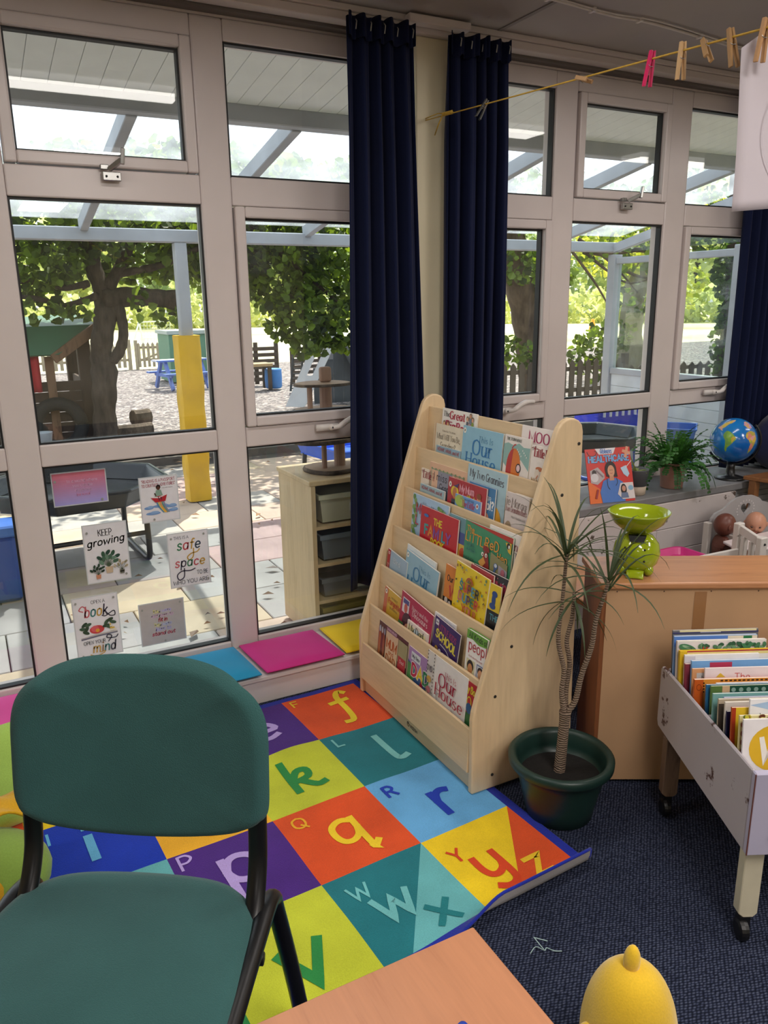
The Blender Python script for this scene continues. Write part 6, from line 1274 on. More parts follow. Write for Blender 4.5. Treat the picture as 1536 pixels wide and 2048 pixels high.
# ================================================================ THINGS ON THE SILL
SZ = .5855
hb = frameM((2.475, 2.655, SZ+.001), (.232, -.05, 0), (.06, .30, .95))
def health(P, W, H):
    P.rect(0, 0, W, H, 'D3372F').poly([(0, 0), (W*.30, 0), (W*.30, H*.22), (0, H*.42)], 'E6702E').poly([(W*.22, H), (W*.68, H), (W*.62, H*.89), (W*.30, H*.89)], 'E6E4EA'); P.text('KEY', W*.34, H*.955, .011, '4A7AB8', .2).text('WORKERS', W*.46, H*.905, .014, '3E74C0', .22, align='c', fit=.06)
    P.text('PEOPLE IN', W*.5, H*.845, .008, 'F0E6E6', .2, align='c', fit=.05); P.text('HEALTHCARE', W*.505, H*.752, .027, '2A3A6A', .36, align='c', fit=W*.90).text('HEALTHCARE', W*.505, H*.752, .027, '7FB2E6', .24, align='c', fit=W*.90)
    P.line([(.01, H*.95), (.02, H*.88), (.045, H*.87), (.06, H*.93), (.05, H*.96)], .003, '3A2A34', True)
    P.line([(W*.84, H*.93), (W*.98, H*.88)], .014, 'E0A080').line([(W*.94, H*.99), (W*.88, H*.82)], .014, 'E0A080'); P.poly([(W*.06, H*.38), (W*.20, H*.34), (W*.37, H*.45), (W*.37, H*.52), (W*.24, H*.66), (W*.06, H*.60)], 'B9AEB0').ell(W*.15, H*.56, .012, .014, '3A302E').ell(W*.15, H*.47, .02, .02, 'D8D4D8').line([(W*.2, H*.6), (W*.33, H*.48)], .008, '8A7A80')
    P.poly([(W*.74, H*.62), (W*.87, H*.66), (W*.93, H*.50), (W*.88, H*.44), (W*.80, H*.50)], 'B9D6EC').line([(W*.86, H*.62), (W*1.0, H*.74)], .003, 'F0E0E0')
    P.poly([(W*.27, H*.0), (W*.24, H*.20), (W*.33, H*.40), (W*.45, H*.44), (W*.62, H*.44), (W*.76, H*.36), (W*.78, 0)], '4A78C4').ell(W*.52, H*.60, .030, .040, '2A1E1C').poly([(W*.41, H*.48), (W*.40, H*.62), (W*.64, H*.62), (W*.66, H*.46)], '2A1E1C').poly([(W*.47, H*.40), (W*.58, H*.40), (W*.565, H*.52), (W*.48, H*.52)], 'C88E6E').ell(W*.525, H*.575, .0185, .027, 'D69E7C').line([(W*.50, H*.535), (W*.525, H*.525), (W*.55, H*.535)], .0022, 'A04A44')
    P.ell(W*.505, H*.59, .002, .002, '2A1E1C').ell(W*.545, H*.59, .002, .002, '2A1E1C').line([(W*.42, H*.44), (W*.42, H*.30), (W*.46, H*.24)], .003, '28344A', True).line([(W*.63, H*.44), (W*.64, H*.36), (W*.60, H*.30)], .003, '28344A', True)
    P.poly([(W*.62, H*.14), (W*.70, H*.34), (W*.98, H*.34), (W*1.0, H*.04), (W*.72, H*.04)], 'DCD4D4').ell(W*.76, H*.22, .016, .026, '2A2020').ell(W*.765, H*.235, .010, .013, 'C89078').poly([(W*.68, H*.06), (W*.70, H*.16), (W*.84, H*.16), (W*.86, H*.06)], '6A7A9A').ell(W*.92, H*.24, .014, .012, '8AB4D0').line([(W*.14, H*.10), (W*.19, H*.24)], .010, 'A03030')
book_solid(hb, .236, .255, .004, 'D3372F', 'info_book', 'red and orange cover reading People in Healthcare, standing on the grey sill', health)
gp2 = empty('grey_pot_plant', (2.80, 2.70, SZ), label='small two tone grey and cream pot with a few thick leaves, behind the healthcare book', cat='plant')
MB().lathe([(.050, .045), (.057, .122), (.0585, .125), (.053, .125), (.050, .10)], 28, M=Matrix.Translation((2.80, 2.70, SZ))).build('pot_rim', plain('5F6468', .5), gp2, smooth=True); MB().lathe([(.042, 0), (.046, .003), (.050, .047), (0, .047)], 28, M=Matrix.Translation((2.80, 2.70, SZ))).build('pot_base', plain('B9AA98', .6), gp2, smooth=True)
MB().lathe([(.051, .104), (0, .110)], 20, M=Matrix.Translation((2.80, 2.70, SZ)), caps=False).build('soil', plain('2A231E', .95, .3, 50), gp2)
SNK = leafmat('8E9E5A', 1, .2, .15)
for az, el, L, dr in ((2.4, 1.45, .13, .05), (2.9, 1.2, .11, .1), (3.6, .7, .09, .25), (.6, .6, .07, .35), (-1.2, .5, .06, .3), (-.4, .5, .07, .3)): blade((2.785, 2.69, SZ+.105), az, el, L, dr, .009, gp2, SNK)
FX, FY = 3.06, 2.715
fn_ = empty('potted_fern', (FX, FY, SZ), label='bushy green fern in a dusky pink pot on the grey sill', cat='plant')
MB().lathe([(.050, 0), (.054, .003), (.062, .125), (.064, .128), (.057, .128), (.054, .11)], 30, M=Matrix.Translation((FX, FY, SZ))).build('pot', plain('BE9080', .5, .05, 20), fn_, smooth=True); MB().lathe([(.056, .108), (0, .112)], 20, M=Matrix.Translation((FX, FY, SZ)), caps=False).build('soil', plain('2A231E', .95, .3, 50), fn_)
FL = [leafmat('3F7A34', 1, .3, .25), leafmat('2F5E2A', 1, .3, .25)]
rnd = random.Random(5)
for k in range(92):
    az = 2.399*k; el = radians(rnd.uniform(0, 80)); L = rnd.uniform(.12, .235); q = Vector((FX, FY, SZ+.115))+Vector((cos(az), sin(az), 0))*.035; d = Vector((cos(az)*cos(el), sin(az)*cos(el)*.8, sin(el))).normalized(); dr = rnd.uniform(.12, .42); n = 12; mb = MB(); P_ = [q]
    for i in range(n):
        q = q+d*(L/n); d = (d+Vector((0, 0, -dr*(i+1)/n))).normalized()
        if q.y > 2.93: q.y = 2.93
        if q.z < SZ+.008 and q.y > 2.6: q.z = SZ+.008
        P_.append(q.copy()); sd_ = Vector((-sin(az), cos(az), 0)); ls = .021*(1-.3*i/n)*rnd.uniform(.8, 1.2)
        for s in (-1, 1):
            a = (sd_*s+d*.5+Vector((0, 0, rnd.uniform(-.3, .4)))).normalized(); b = a.cross(d).cross(a).normalized(); mb.add([q, q+a*ls*.35+b*ls*.42, q+a*ls*.8+b*ls*.36, q+a*ls, q+a*ls*.8-b*ls*.36, q+a*ls*.35-b*ls*.42], [(0, 1, 2, 3, 4, 5)])
    mb.tube(P_, .0012, 4); mb.build('frond', FL[k % 2], fn_)
# globe
GX, GY, GZ, GR = 3.472, 2.70, SZ+.203, .115
gl = empty('globe', (GX, GY, SZ), label='desk globe with bright blue oceans on a black stand, on the sill', cat='globe')
GM = NT('globe_ocean'); nz_ = GM.n('ShaderNodeTexNoise', i_Scale=7.0, i_Detail=5.0); GM.l(GM.coord('Object'), nz_.inputs['Vector'])
GM.bsdf(GM.ramp(nz_.outputs[0], [(.35, lin('1560B4')), (.65, lin('1F86D6'))]), .18, None, Coat_Weight=.4)
vd = Vector((-GX, -GY, 1.5-GZ)).normalized(); vr = Vector((0, 0, 1)).cross(vd).normalized(); vu = vd.cross(vr)
GMX = Matrix((vr, vu, vd)).transposed().to_4x4(); GMX.translation = (GX, GY, GZ)
MB().ball((0, 0, 0), GR, 48, 32, M=GMX).build('ball', GM.m, gl, smooth=True)
def land(pts, cols, name, seed):
    """a continent from an outline (radians around the facing point), wrapped on the ball in small coloured countries"""
    rr = random.Random(seed); mb = MB(); xs = [p[0] for p in pts]; ys = [p[1] for p in pts]; N = 34
    def inside(x, y):
        c = False; j = len(pts)-1
        for i in range(len(pts)):
            if (pts[i][1] > y) != (pts[j][1] > y) and x < (pts[j][0]-pts[i][0])*(y-pts[i][1])/(pts[j][1]-pts[i][1])+pts[i][0]: c = not c
            j = i
        return c
    seeds = [(rr.uniform(min(xs), max(xs)), rr.uniform(min(ys), max(ys)), rr.randrange(len(cols))) for _ in range(16)]; st = (max(xs)-min(xs))/N; st2 = (max(ys)-min(ys))/N
    def sp(x, y): r_ = GR*1.004; return (r_*sin(x)*cos(y), r_*sin(y), r_*cos(x)*cos(y))
    for i in range(N):
        for j in range(N):
            x, y = min(xs)+i*st, min(ys)+j*st2
            if inside(x+st/2, y+st2/2):
                c = min(seeds, key=lambda s: (s[0]-x)**2+(s[1]-y)**2)[2]; mb.add([sp(x, y), sp(x+st, y), sp(x+st, y+st2), sp(x, y+st2)], [(0, 1, 2, 3)], c, GMX)
    mb.build(name, [plain(c, .25, .06, 60) for c in cols], gl, smooth=True)
land([(-.42, .32), (-.34, .40), (-.20, .38), (-.05, .26), (.07, .12), (.10, .04), (.02, -.06), (-.06, -.16), (-.16, -.26), (-.26, -.36), (-.30, -.52), (-.36, -.56), (-.38, -.40), (-.34, -.22), (-.34, -.06), (-.42, .08), (-.46, .20)], ['8AB84A', 'D8B848', '7AA858', '8AB84A', 'D89A8A'], 'south_america', 3)
land([(.55, .10), (.50, .20), (.54, .34), (.66, .42), (.84, .44), (1.05, .40), (1.1, .1), (1.0, -.2), (.92, -.46), (.80, -.60), (.74, -.40), (.76, -.14), (.66, .02)], ['D8B848', 'D88A7A', 'B8A84A', 'E0A0A0', '9AB05A', 'C88A5A'], 'africa', 7)
land([(-.92, .52), (-.70, .72), (-.55, .92), (-.20, 1.06), (.05, 1.10), (-.05, .94), (-.22, .82), (-.36, .74), (-.48, .58), (-.62, .48), (-.52, .42), (-.60, .40), (-.78, .50)], ['D8C05A', 'E0B89A', 'C8D09A', '8AB86A'], 'north_america', 5)
land([(.50, .74), (.60, .92), (.80, 1.0), (1.0, .9), (1.0, .62), (.8, .56), (.66, .58), (.58, .66)], ['D8B070', 'C89ACA', 'A0C07A', 'E0A88A'], 'europe', 11)
arc = [Vector((GX, GY, GZ))+vr*(GR+.012)*sin(t)*1.0+Vector((0, 0, 1))*(-(GR+.012)*cos(t)) for t in [x*.1-1.0 for x in range(0, 34)]]
MB().tube(arc, .006, 8).build('meridian_arm', plain('17181A', .35), gl, smooth=True)
MB().lathe([(0, .0), (.075, .0), (.078, .004), (.06, .012), (.024, .018), (.020, .06), (.022, .084), (0, .086)], 32, M=Matrix.Translation((GX, GY, SZ))).build('stand', plain('17181A', .35), gl, smooth=True)
# wooden side desk with telephone
dk = empty('side_desk', (3.75, 2.5, 0), label='small brown wooden desk in the far right corner under the telephone', cat='desk')
DKB = wood('8A5C38', '6B4226', 2.5, (12, 1, 1), .35)
MB().prism([(3.437, 2.595), (3.50, 2.33), (4.25, 2.33), (4.25, 2.595)], Matrix.Translation((0, 0, .603)), .020).build('desk_top', DKB, dk, bevel=.003)
for x, y in ((3.47, 2.55), (3.535, 2.36), (4.2, 2.36), (4.2, 2.55)): MB().box((x-.018, y-.018, 0), (x+.018, y+.018, .603)).build('leg', DKB, dk)
ph = empty('telephone', (3.70, 2.46, .623), radians(-20), 'black desk telephone with a coiled cord on the brown desk', 'telephone')
BKP = plain('131416', .35)
MB().add([(-.09, -.10, 0), (.14, -.10, 0), (.14, .10, 0), (-.09, .10, 0), (-.08, -.09, .03), (.13, -.09, .03), (.13, .09, .075), (-.08, .09, .075)], [(0, 3, 2, 1), (4, 5, 6, 7), (0, 1, 5, 4), (1, 2, 6, 5), (2, 3, 7, 6), (3, 0, 4, 7)]).build('base', BKP, ph, world=False, bevel=.008, seg=2)
MB().tube(spline([(-.06, -.105, .055), (-.06, -.085, .075), (-.06, -.03, .090), (-.06, .03, .105), (-.06, .085, .108), (-.06, .105, .092)], 5), [.022]*6+[.016]*6+[.014]*5+[.018]*5+[.024]*4, 12, flat=.8).build('handset', BKP, ph, world=False, smooth=True)
for i in range(3):
    for j in range(4): MB().cbox((.015+.03*i, -.06+.03*j, .040+.0075*j), (.016, .014, .010)).build('key', plain('A9ABAE', .5), ph, world=False)
cc = []
for i in range(141): t = i/140; cc.append((-.075-.03*sin(pi*t)+.009*cos(i*.9), -.10-.02*t+.009*sin(i*.9), .05-.19*t))
MB().tube(cc, .0022, 5).build('coiled_cord', BKP, ph, world=False, smooth=True)
ng = empty('navy_bag', (4.05, 2.78, SZ), label='dark navy cloth bag heaped on the sill behind the globe and telephone', cat='bag')
mb = MB(); mb.grid(lambda u, v: (4.0+(.27+.03*sin(9*u*6.28/3))*cos(2*pi*u)*sin(pi*v)**.7, 2.72+(.14+.02*sin(5*u*6.28))*sin(2*pi*u)*sin(pi*v)**.7, SZ+.17-.17*cos(pi*v)+.015*sin(8*pi*u)), 40, 18); mb.build('cloth', fabric('1C2144', .85, 260, .3), ng, smooth=True)
# ================================================================ BEHIND THE BOOKCASE: play corner
lt_ = empty('low_pine_table', (2.35, 2.2, 0), label='low pine play table between the bookcase and the white planks', cat='table')
MB().box((1.95, 1.98, .378), (2.76, 2.42, .40)).build('table_top', PINE, lt_, bevel=.003)
for x in (2.0, 2.67):
    for y in (2.02, 2.38): MB().box((x-.02, y-.02, 0), (x+.02, y+.02, .378)).build('leg', PINED, lt_)
pt = empty('pink_tray', (2.60, 2.25, .40), label='shallow magenta pink plastic tray on the low pine table', cat='tray')
pv = []; pf_ = []
for (ww, dd, z) in ((.085, .055, .003), (.10, .07, .006), (.122, .092, .030), (.130, .10, .031), (.130, .10, .027), (.104, .074, .0)): pv += [(x*.95+2.60, y*.95+2.25, z+.4005) for x, y in rrect(2*ww, 2*dd, .04, 5, -ww, -dd)]
nn = len(rrect(1, 1, .04, 5))
for k in range(5):
    for i in range(nn): pf_.append((k*nn+i, k*nn+(i+1) % nn, (k+1)*nn+(i+1) % nn, (k+1)*nn+i))
pf_ += [tuple(range(nn)), tuple(range(5*nn, 6*nn))]
MB().add(pv, pf_).build('body', plain('C02A78', .3), pt, smooth=False)
WP = wornwhite('toy_white', 'D8D2CC', '6A5A50', .63)
dc = empty('doll_cot', (2.6, 1.95, 0), label='worn white wooden dolls cot behind the bookcase', cat='dolls cot')
e0, e1 = Vector((2.585, 1.935, 0)), Vector((2.80, 2.02, 0)); f0 = Vector((2.37, 2.03, 0))
def post(p, h, t=.019): MB().box((p.x-t, p.y-t*.7, 0), (p.x+t, p.y+t*.7, h)).build('post', WP, dc, bevel=.003)
q0, q1 = Vector((2.705, 2.035, 0)), Vector((2.675, 1.905, 0))
post(q0, .615); post(q1, .592)
MB().beam(q0+Vector((0, 0, .592)), q1+Vector((0, 0, .568)), .016, .036).build('top_rail', WP, dc, bevel=.002); MB().beam(q0+Vector((0, 0, .22)), q1+Vector((0, 0, .20)), .016, .036).build('bottom_rail', WP, dc)
for t in (.3, .62): p = q0.lerp(q1, t); MB().box((p.x-.014, p.y-.005, .21), (p.x+.014, p.y+.005,   .575-.025*t)).build('slat', WP, dc)
post(f0, .515, .017); post(Vector((2.34, 1.93, 0)), .40, .017)
MB().beam(f0+Vector((0, 0, .495)), Vector((2.69, 2.02, .495)), .014, .034).build('side_rail', WP, dc, bevel=.002); MB().beam(f0+Vector((0, 0, .2)), Vector((2.69, 2.02, .2)), .014, .034).build('side_rail', WP, dc)
MB().box((2.35, 1.93, .2), (2.70, 2.03, .215)).build('base_slab', WP, dc); MB().ball((2.675, 1.890, .565), .005, 8, 5).build('screw', GASK, dc)
# doll high chair
hc = empty('doll_high_chair', (3.22, 2.30, 0), label='grey and white dolls high chair with a heart cut out in its back', cat='dolls chair')
GRY = plain('A9A6A8', .5, .04, 12)
by_ = 2.44
outer = [(2.985, .36), (2.985, .50), (3.0, .545), (3.03, .563), (3.065, .566), (3.09, .585), (3.13, .602), (3.18, .607), (3.23, .603), (3.27, .588), (3.295, .568), (3.33, .562), (3.36, .545), (3.375, .5), (3.375, .36)]
hx, hz = 3.275, .508
outer = [(3.275+(a-3.19)*1.2, .498+(b-.545)*1.2) for a, b in outer]
heart = [(hx+.034*(16*sin(t)**3)/16, hz+.034*(13*cos(t)-5*cos(2*t)-2*cos(3*t)-cos(4*t))/16) for t in [2*pi*k/24 for k in range(24)]]
mb = MB()
def face(y, fl):
    no, nh = len(outer), len(heart); vs = [(a, y, b) for a, b in outer]+[(a, y, b) for a, b in heart]; return vs
# ring triangulated by angle around the heart centre
def atan_(p): return math.atan2(p[1]-hz, p[0]-hx)
N = 72; A_ = [2*pi*k/N-pi for k in range(N)]
def ray_hit(poly, a):
    best = None; dx, dz = cos(a), sin(a)
    for (x0, z0), (x1, z1) in zip(poly, poly[1:]+poly[:1]):
        ex_, ez = x1-x0, z1-z0; den = dx*ez-dz*ex_
        if abs(den) < 1e-9: continue
        t = ((x0-hx)*ez-(z0-hz)*ex_)/den; u = ((x0-hx)*dz-(z0-hz)*dx)/den
        if t > 0 and -1e-6 <= u <= 1+1e-6: best = t if best is None else (max(best, t) if poly is outer else min(best, t))
    return (hx+dx*(best or .02), hz+dz*(best or .02))
O_ = [ray_hit(outer, a) for a in A_]; I_ = [ray_hit(heart, a) for a in A_]; vs = []
for y in (by_, by_+.012): vs += [(a, y, b) for a, b in O_]+[(a, y, b) for a, b in I_]
fs = []
for k in range(N):
    j = (k+1) % N; fs += [(k, j, N+j, N+k), (2*N+k, 3*N+k, 3*N+j, 2*N+j), (k, 2*N+k, 2*N+j, j), (N+k, N+j, 3*N+j, 3*N+k)]
mb.add(vs, fs).build('back_panel', GRY, hc)
P = Print(); 
for k in range(13): a = pi*(-.15+1.3*k/12); P.ell(hx-2.98+.062*cos(a), hz-.36+.045*sin(a)-.004, .0035, .0035, 'DAD6D8')
P.build('dot_print', hc, frameM((2.98, by_, .36), (1, 0, 0), (0, 0, 1)))
for x in (3.012, 3.54): MB().box((x-.012, by_-.02, 0), (x+.012, by_+.012, .475)).build('back_post', WP, hc, bevel=.002)
for x in (3.07, 3.51): MB().beam((x, by_-.02, .40), (x, 2.13, .0), .02, .02).build('front_leg', WP, hc); MB().beam((x, by_-.01, .415), (x, 2.18, .415), .018, .02).build('arm', WP, hc)
MB().prism([(2.90, 2.20), (2.95, 2.13), (3.06, 2.10), (3.24, 2.10), (3.36, 2.13), (3.42, 2.20), (3.45, 2.28), (2.93, 2.28)], Matrix.Translation((0, 0, .425)), .012).build('tray_board', plain('DCCFD0', .4), hc, bevel=.003)
MB().box((3.07, 2.2, .27), (3.51, by_, .283)).build('seat', WP, hc)
# two baby dolls
def doll(x, y, z, skin, label, face_dir, tilt):
    R_ = empty('baby_doll', (x, y, .283), label=label, cat='doll'); m = plain(skin, .4, .05, 18); s = .05
    P0_ = [Vector((x, y, .30)), Vector((x, y, .35)), Vector((x, y-.004, .40)), Vector((x, y-.008, .425))]
    me = bpy.data.meshes.new('body'); f_ = Vector((cos(face_dir), sin(face_dir), 0)); sdv = Vector((-f_.y, f_.x, 0)); 
    V = P0_+[P0_[2]+sdv*.042, P0_[2]+sdv*.055+f_*.035-Vector((0, 0, .02)), P0_[2]+sdv*.04+f_*.08-Vector((0, 0, .012)), P0_[2]-sdv*.042, P0_[2]-sdv*.055+f_*.035-Vector((0, 0, .02)), P0_[2]-sdv*.04+f_*.08-Vector((0, 0, .012)), P0_[0]+sdv*.03+f_*.02, P0_[0]+sdv*.05+f_*.085+Vector((0, 0, .01)), P0_[0]+sdv*.05+f_*.10-Vector((0, 0, .05)), P0_[0]-sdv*.03+f_*.02, P0_[0]-sdv*.05+f_*.085+Vector((0, 0, .01)), P0_[0]-sdv*.05+f_*.10-Vector((0, 0, .05))]
    E_ = [(0, 1), (1, 2), (2, 3), (2, 4), (4, 5), (5, 6), (2, 7), (7, 8), (8, 9), (0, 10), (10, 11), (11, 12), (0, 13), (13, 14), (14, 15)]; Rr = [.042, .042, .036, .018, .018, .014, .011, .018, .014, .011, .024, .020, .014, .024, .020, .014]
    me.from_pydata([tuple(v - Vector((x, y, .283))) for v in V], E_, []); me.materials.append(m); o = bpy.data.objects.new('body', me); COL.objects.link(o); o.parent = R_; MW[o.name] = MW[R_.name]
    sk = o.modifiers.new('skin', 'SKIN'); 
    for i, r_ in enumerate(Rr): me.skin_vertices[0].data[i].radius = (r_, r_)
    me.skin_vertices[0].data[0].use_root = True; sb_ = o.modifiers.new('sub', 'SUBSURF'); sb_.levels = 2; sb_.render_levels = 2
    hc_ = Vector((x, y-.010, .474+z)); hm = Matrix.Translation(hc_) @ Matrix.Rotation(face_dir, 4, 'Z') @ Matrix.Rotation(tilt, 4, 'Y')
    mb = MB()
    def hd(u, v):
        a = 2*pi*u; t = pi*v; r_ = s*(1+.0*sin(t)); px_, py_, pz = r_*sin(t)*cos(a)*.98, r_*sin(t)*sin(a)*.94, r_*cos(t)*1.08
        if px_ > 0:
            k = px_/r_; py2 = py_/r_; pzz = pz/r_
            px_ += .007*math.exp(-((py2)**2+(pzz+.12)**2)/.012)                       # nose
            px_ -= .005*(math.exp(-((py2-.36)**2+(pzz-.08)**2)/.02)+math.exp(-((py2+.36)**2+(pzz-.08)**2)/.02))  # eye sockets
            px_ += .006*(math.exp(-((py2-.45)**2+(pzz+.40)**2)/.05)+math.exp(-((py2+.45)**2+(pzz+.40)**2)/.05))  # cheeks
            px_ += .004*math.exp(-((py2)**2/.05+(pzz+.46)**2/.008))-.004*math.exp(-((py2)**2/.04+(pzz+.38)**2/.002))  # lips
        return (px_, py_, pz)
    mb.grid(hd, 48, 36, 0, hm); h_ = mb.build('head', m, R_, smooth=True)
    dk_ = plain('2A1E1A', .2)
    for sy in (-1, 1):
        MB().ball((.0425, sy*.0175, .005), (.004, .0058, .0042), 10, 6, M=hm).build('eye', plain('6A5048', .3), h_, smooth=True); MB().ball((.0458, sy*.0175, .0045), (.0018, .003, .0032), 8, 6, M=hm).build('pupil', dk_, h_, smooth=True)
        mb = MB(); mb.ball((-.002, sy*.0475, -.004), (.008, .005, .013), 10, 8, M=hm); mb.build('ear', m, h_, smooth=True)
    MB().ball((.0478, 0, -.0215), (.003, .010, .0028), 10, 6, M=hm).build('mouth', plain('A8605A', .4), h_, smooth=True)
doll(3.205, 2.335, -.002, 'C48E74', 'pale skinned bald baby doll with face turned down, sitting in the high chair', radians(-140), .35)
doll(3.04, 2.375, .004, '6A3C30', 'dark skinned baby doll with its head turned aside, sitting in the high chair', radians(-20), .3)
# ================================================================ CURTAINS
NAVY = fabric('0E1738', .85, 380, .25, var=.1, sheen=.05)
def curtain(x0t, x1t, x0b, x1b, zt, zb, y, folds, label, seed, slant=0.0):
    rr = random.Random(seed); ph = [rr.uniform(0, 6.28) for _ in range(4)]
    R_ = empty('curtain', ((x0t+x1t)/2, y, zt), label=label, cat='curtain', group='navy pleated curtains'); mb = MB(); nu, nv = folds*14, 26
    def fn(u, v):
        s_ = v*v*(3-2*v); ut = u+.012*sin(2*pi*folds*.5*u+ph[0])*(1-v)
        x = (x0t+(x1t-x0t)*ut)*(1-v)+(x0b+(x1b-x0b)*u)*v; am = .012+.022*min(1, v*5)*(1-.25*v)
        a = 2*pi*folds*u+ph[1]+.8*sin(2*pi*1.3*u+ph[2]); yy = y+am*(sin(a)+.35*sin(2*a+ph[3]))+.012*sin(2*pi*2*u+ph[3])*v
        z = zt-(zt-zb)*v+.006*sin(2*pi*folds*1.0*u)*(v < .02)+slant*u*v
        return (x, yy-.006*sin(v*3), z)
    mb.grid(fn, nu, nv); mb.build('drop', NAVY, R_, smooth=True, solid=.003)
    first = None
    n = int((x1t-x0t)/.055)
    for k in range(n):
        u = (k+.5)/n; p = fn(u, .0); MB().tube([(p[0], p[1]-.035, zt-.045), (p[0]+.004, p[1]-.035, zt-.02), (p[0]+.008, p[1]-.02, zt-.01), (p[0]+.008, p[1]+.0, zt+.006)], .0022, 5).build('hook', plain('A9A9A6', .4), R_, smooth=True)
    hb = MB(); nu2 = folds*16
    def hp(u, v):
        p = fn(u, .0); a = 2*pi*folds*2*u; return (p[0]+.0, p[1]-.014-.007*(1+sin(a)), zt+.006-.075*v+.006*sin(a*.5+ph[0]))
    hb.grid(hp, nu2, 4); hb.build('pleat_tape', NAVY, R_, smooth=True, solid=.002)
curtain(1.338, 1.625, 1.290, 1.69, 2.475, .345, 2.80, 5, 'long navy blue pleated curtain hanging left of the cream pilaster', 3, .02)
curtain(1.765, 2.045, 1.755, 2.045, 2.468, .60, 2.79, 5, 'navy blue pleated curtain hanging right of the cream pilaster', 8)
curtain(3.58, 4.05, 3.60, 4.02, 2.468, .60, 2.868, 7, 'navy blue pleated curtain at the right end, behind the globe', 12)
# ================================================================ POSTERS ON THE LOWEST PANE
def poster(xl, xr, zt, zb, label, fn, bg='E4E4EA', rot=0.0, rough=.25):
    k = 2.984/2.955; xl, xr = xl*k, xr*k; zt, zb = 1.5-(1.5-zt)*k, 1.5-(1.5-zb)*k; W, H = xr-xl, zt-zb
    M = frameM((xl, 2.9868, zb), (1, 0, 0), (0, 0, 1)); R_ = empty('poster', M=M, label=label, cat='poster', group='laminated posters on the window')
    MB().box((0, 0, 0), (W, H, .0006)).build('laminate', plain('CDD2D6', .15, .02, 10), R_, world=False)
    P = Print(rough); P.rect(.004, .004, W-.004, H-.004, bg); fn(P, W, H); P.build('poster_print', R_, M @ Matrix.Translation((0, 0, .0006)))
def tack(P, *pts):
    for x, y in pts: P.ell(x, y, .0042, .0048, '9A9C98')
def f(P, W, H):
    n = 14; C0, C1 = (206, 116, 134), (168, 162, 224)
    for k in range(n):
        t = k/(n-1); c = ''.join('%02X' % int(C1[i]+(C0[i]-C1[i])*t) for i in range(3)); P.rect(.004, .004+(H-.008)*k/n, W-.004, .004+(H-.008)*(k+1)/n, c)
    for k, (t, w_) in enumerate((('In a world where', .12), ('you can be', .07), ('anything', .06), ('be kind', .055))): P.text(t, W*.55, H-.040-.017*k, .010, 'D9B4D4' if k < 3 else 'D98CB0', .13, fit=w_, align='c')
    tack(P, (.012, H-.032), (W-.022, .012))
poster(.215, .403, .931, .806, 'small landscape poster fading from pink to lilac, top left of the posters', f, 'C48CB4')
def f(P, W, H):
    for k, t in enumerate(('"READING IS A PASSPORT', 'TO COUNTLESS ADVENTURES"')): P.text(t, W/2, H-.022-.017*k, .0115, '9C3A4A', .13, fit=W*.86, align='c', rot=1)
    P.text('MARY POPE OSBORNE', W*.72, H-.049, .003, '6A5A60', .14, fit=.04, align='c')
    for (x, y, rx) in ((.03, .058, .018), (.075, .062, .032), (.115, .058, .022), (.045, .036, .028), (.12, .042, .02)): P.ell(x, y, rx, .006, '7A9ED0').ell(x+.006, y+.004, rx*.6, .005, '8FB0DA')
    for k, c in enumerate(('5A8AB0', 'E0C04A', 'E8A050', '6A9A8A', '8A8AA8')): P.line([(.058+.007*k, .088), (.068+.006*k, .06), (.085+.005*k, .036)], .0045, c, True)
    P.poly([(.040, .098), (.102, .106), (.094, .080), (.056, .078)], 'B8303A').poly([(.038, .098), (.07, .094), (.104, .106), (.10, .110), (.07, .098), (.040, .103)], 'E6E2E4').poly([(.055, .100), (.086, .104), (.08, .126), (.062, .126)], '8AA898').line([(.06, .104), (.056, .114)], .004, '4A3028'); P.ell(.071, .138, .0085, .0095, '2E2220').ell(.071, .133, .006, .007, '5A382C').line([(.068, .098), (.072, .086)], .003, '3A3A48').line([(.078, .098), (.08, .088)], .003, '3A3A48')
    tack(P, (.046, .012))
poster(.515, .660, .880, .702, 'white poster of a child riding a flying red book boat', f)
def plantp(P, x, y, s, pot, leafc, n=7):
    for k in range(n):
        a = radians(30+120*k/(n-1)); L = s*(1.2+.5*(k % 2)); P.line([(x, y+s*.7), (x+cos(a)*L*.7, y+s*.7+sin(a)*L)], s*.06, '4A5A48'); P.ell(x+cos(a)*L*.75, y+s*.7+sin(a)*L, s*.34, s*.2, leafc[k % len(leafc)], rot=math.degrees(a)-20*(k % 3))
    P.poly([(x-s*.42, y+s*.75), (x+s*.42, y+s*.75), (x+s*.33, y), (x-s*.33, y)], pot)
def f(P, W, H):
    P.text('KEEP', W/2, H-.048, .024, '2C2C30', .11, fit=.05, align='c'); P.text('growing', W*.5, H-.082, .027, '17171A', .17, fit=.135, align='c', slant=.25, rot=5)
    plantp(P, W*.52, .035, .034, 'C9B49A', ('4A6A58', '2E4A40', '6A8A78', '3A5A48'), 11); plantp(P, W*.26, .018, .022, 'C98A6A', ('24382E', '33493C'), 8); plantp(P, W*.80, .026, .022, '6A6A60', ('B0A48A', '9A9478', 'C4B8A0'), 6); P.rect(W*.74, .033, W*.86, .037, 'D9D4C4')
    tack(P, (.016, H-.03), (W-.018, .022))
poster(.297, .456, .726, .497, 'white poster reading Keep growing above three potted plants', f)
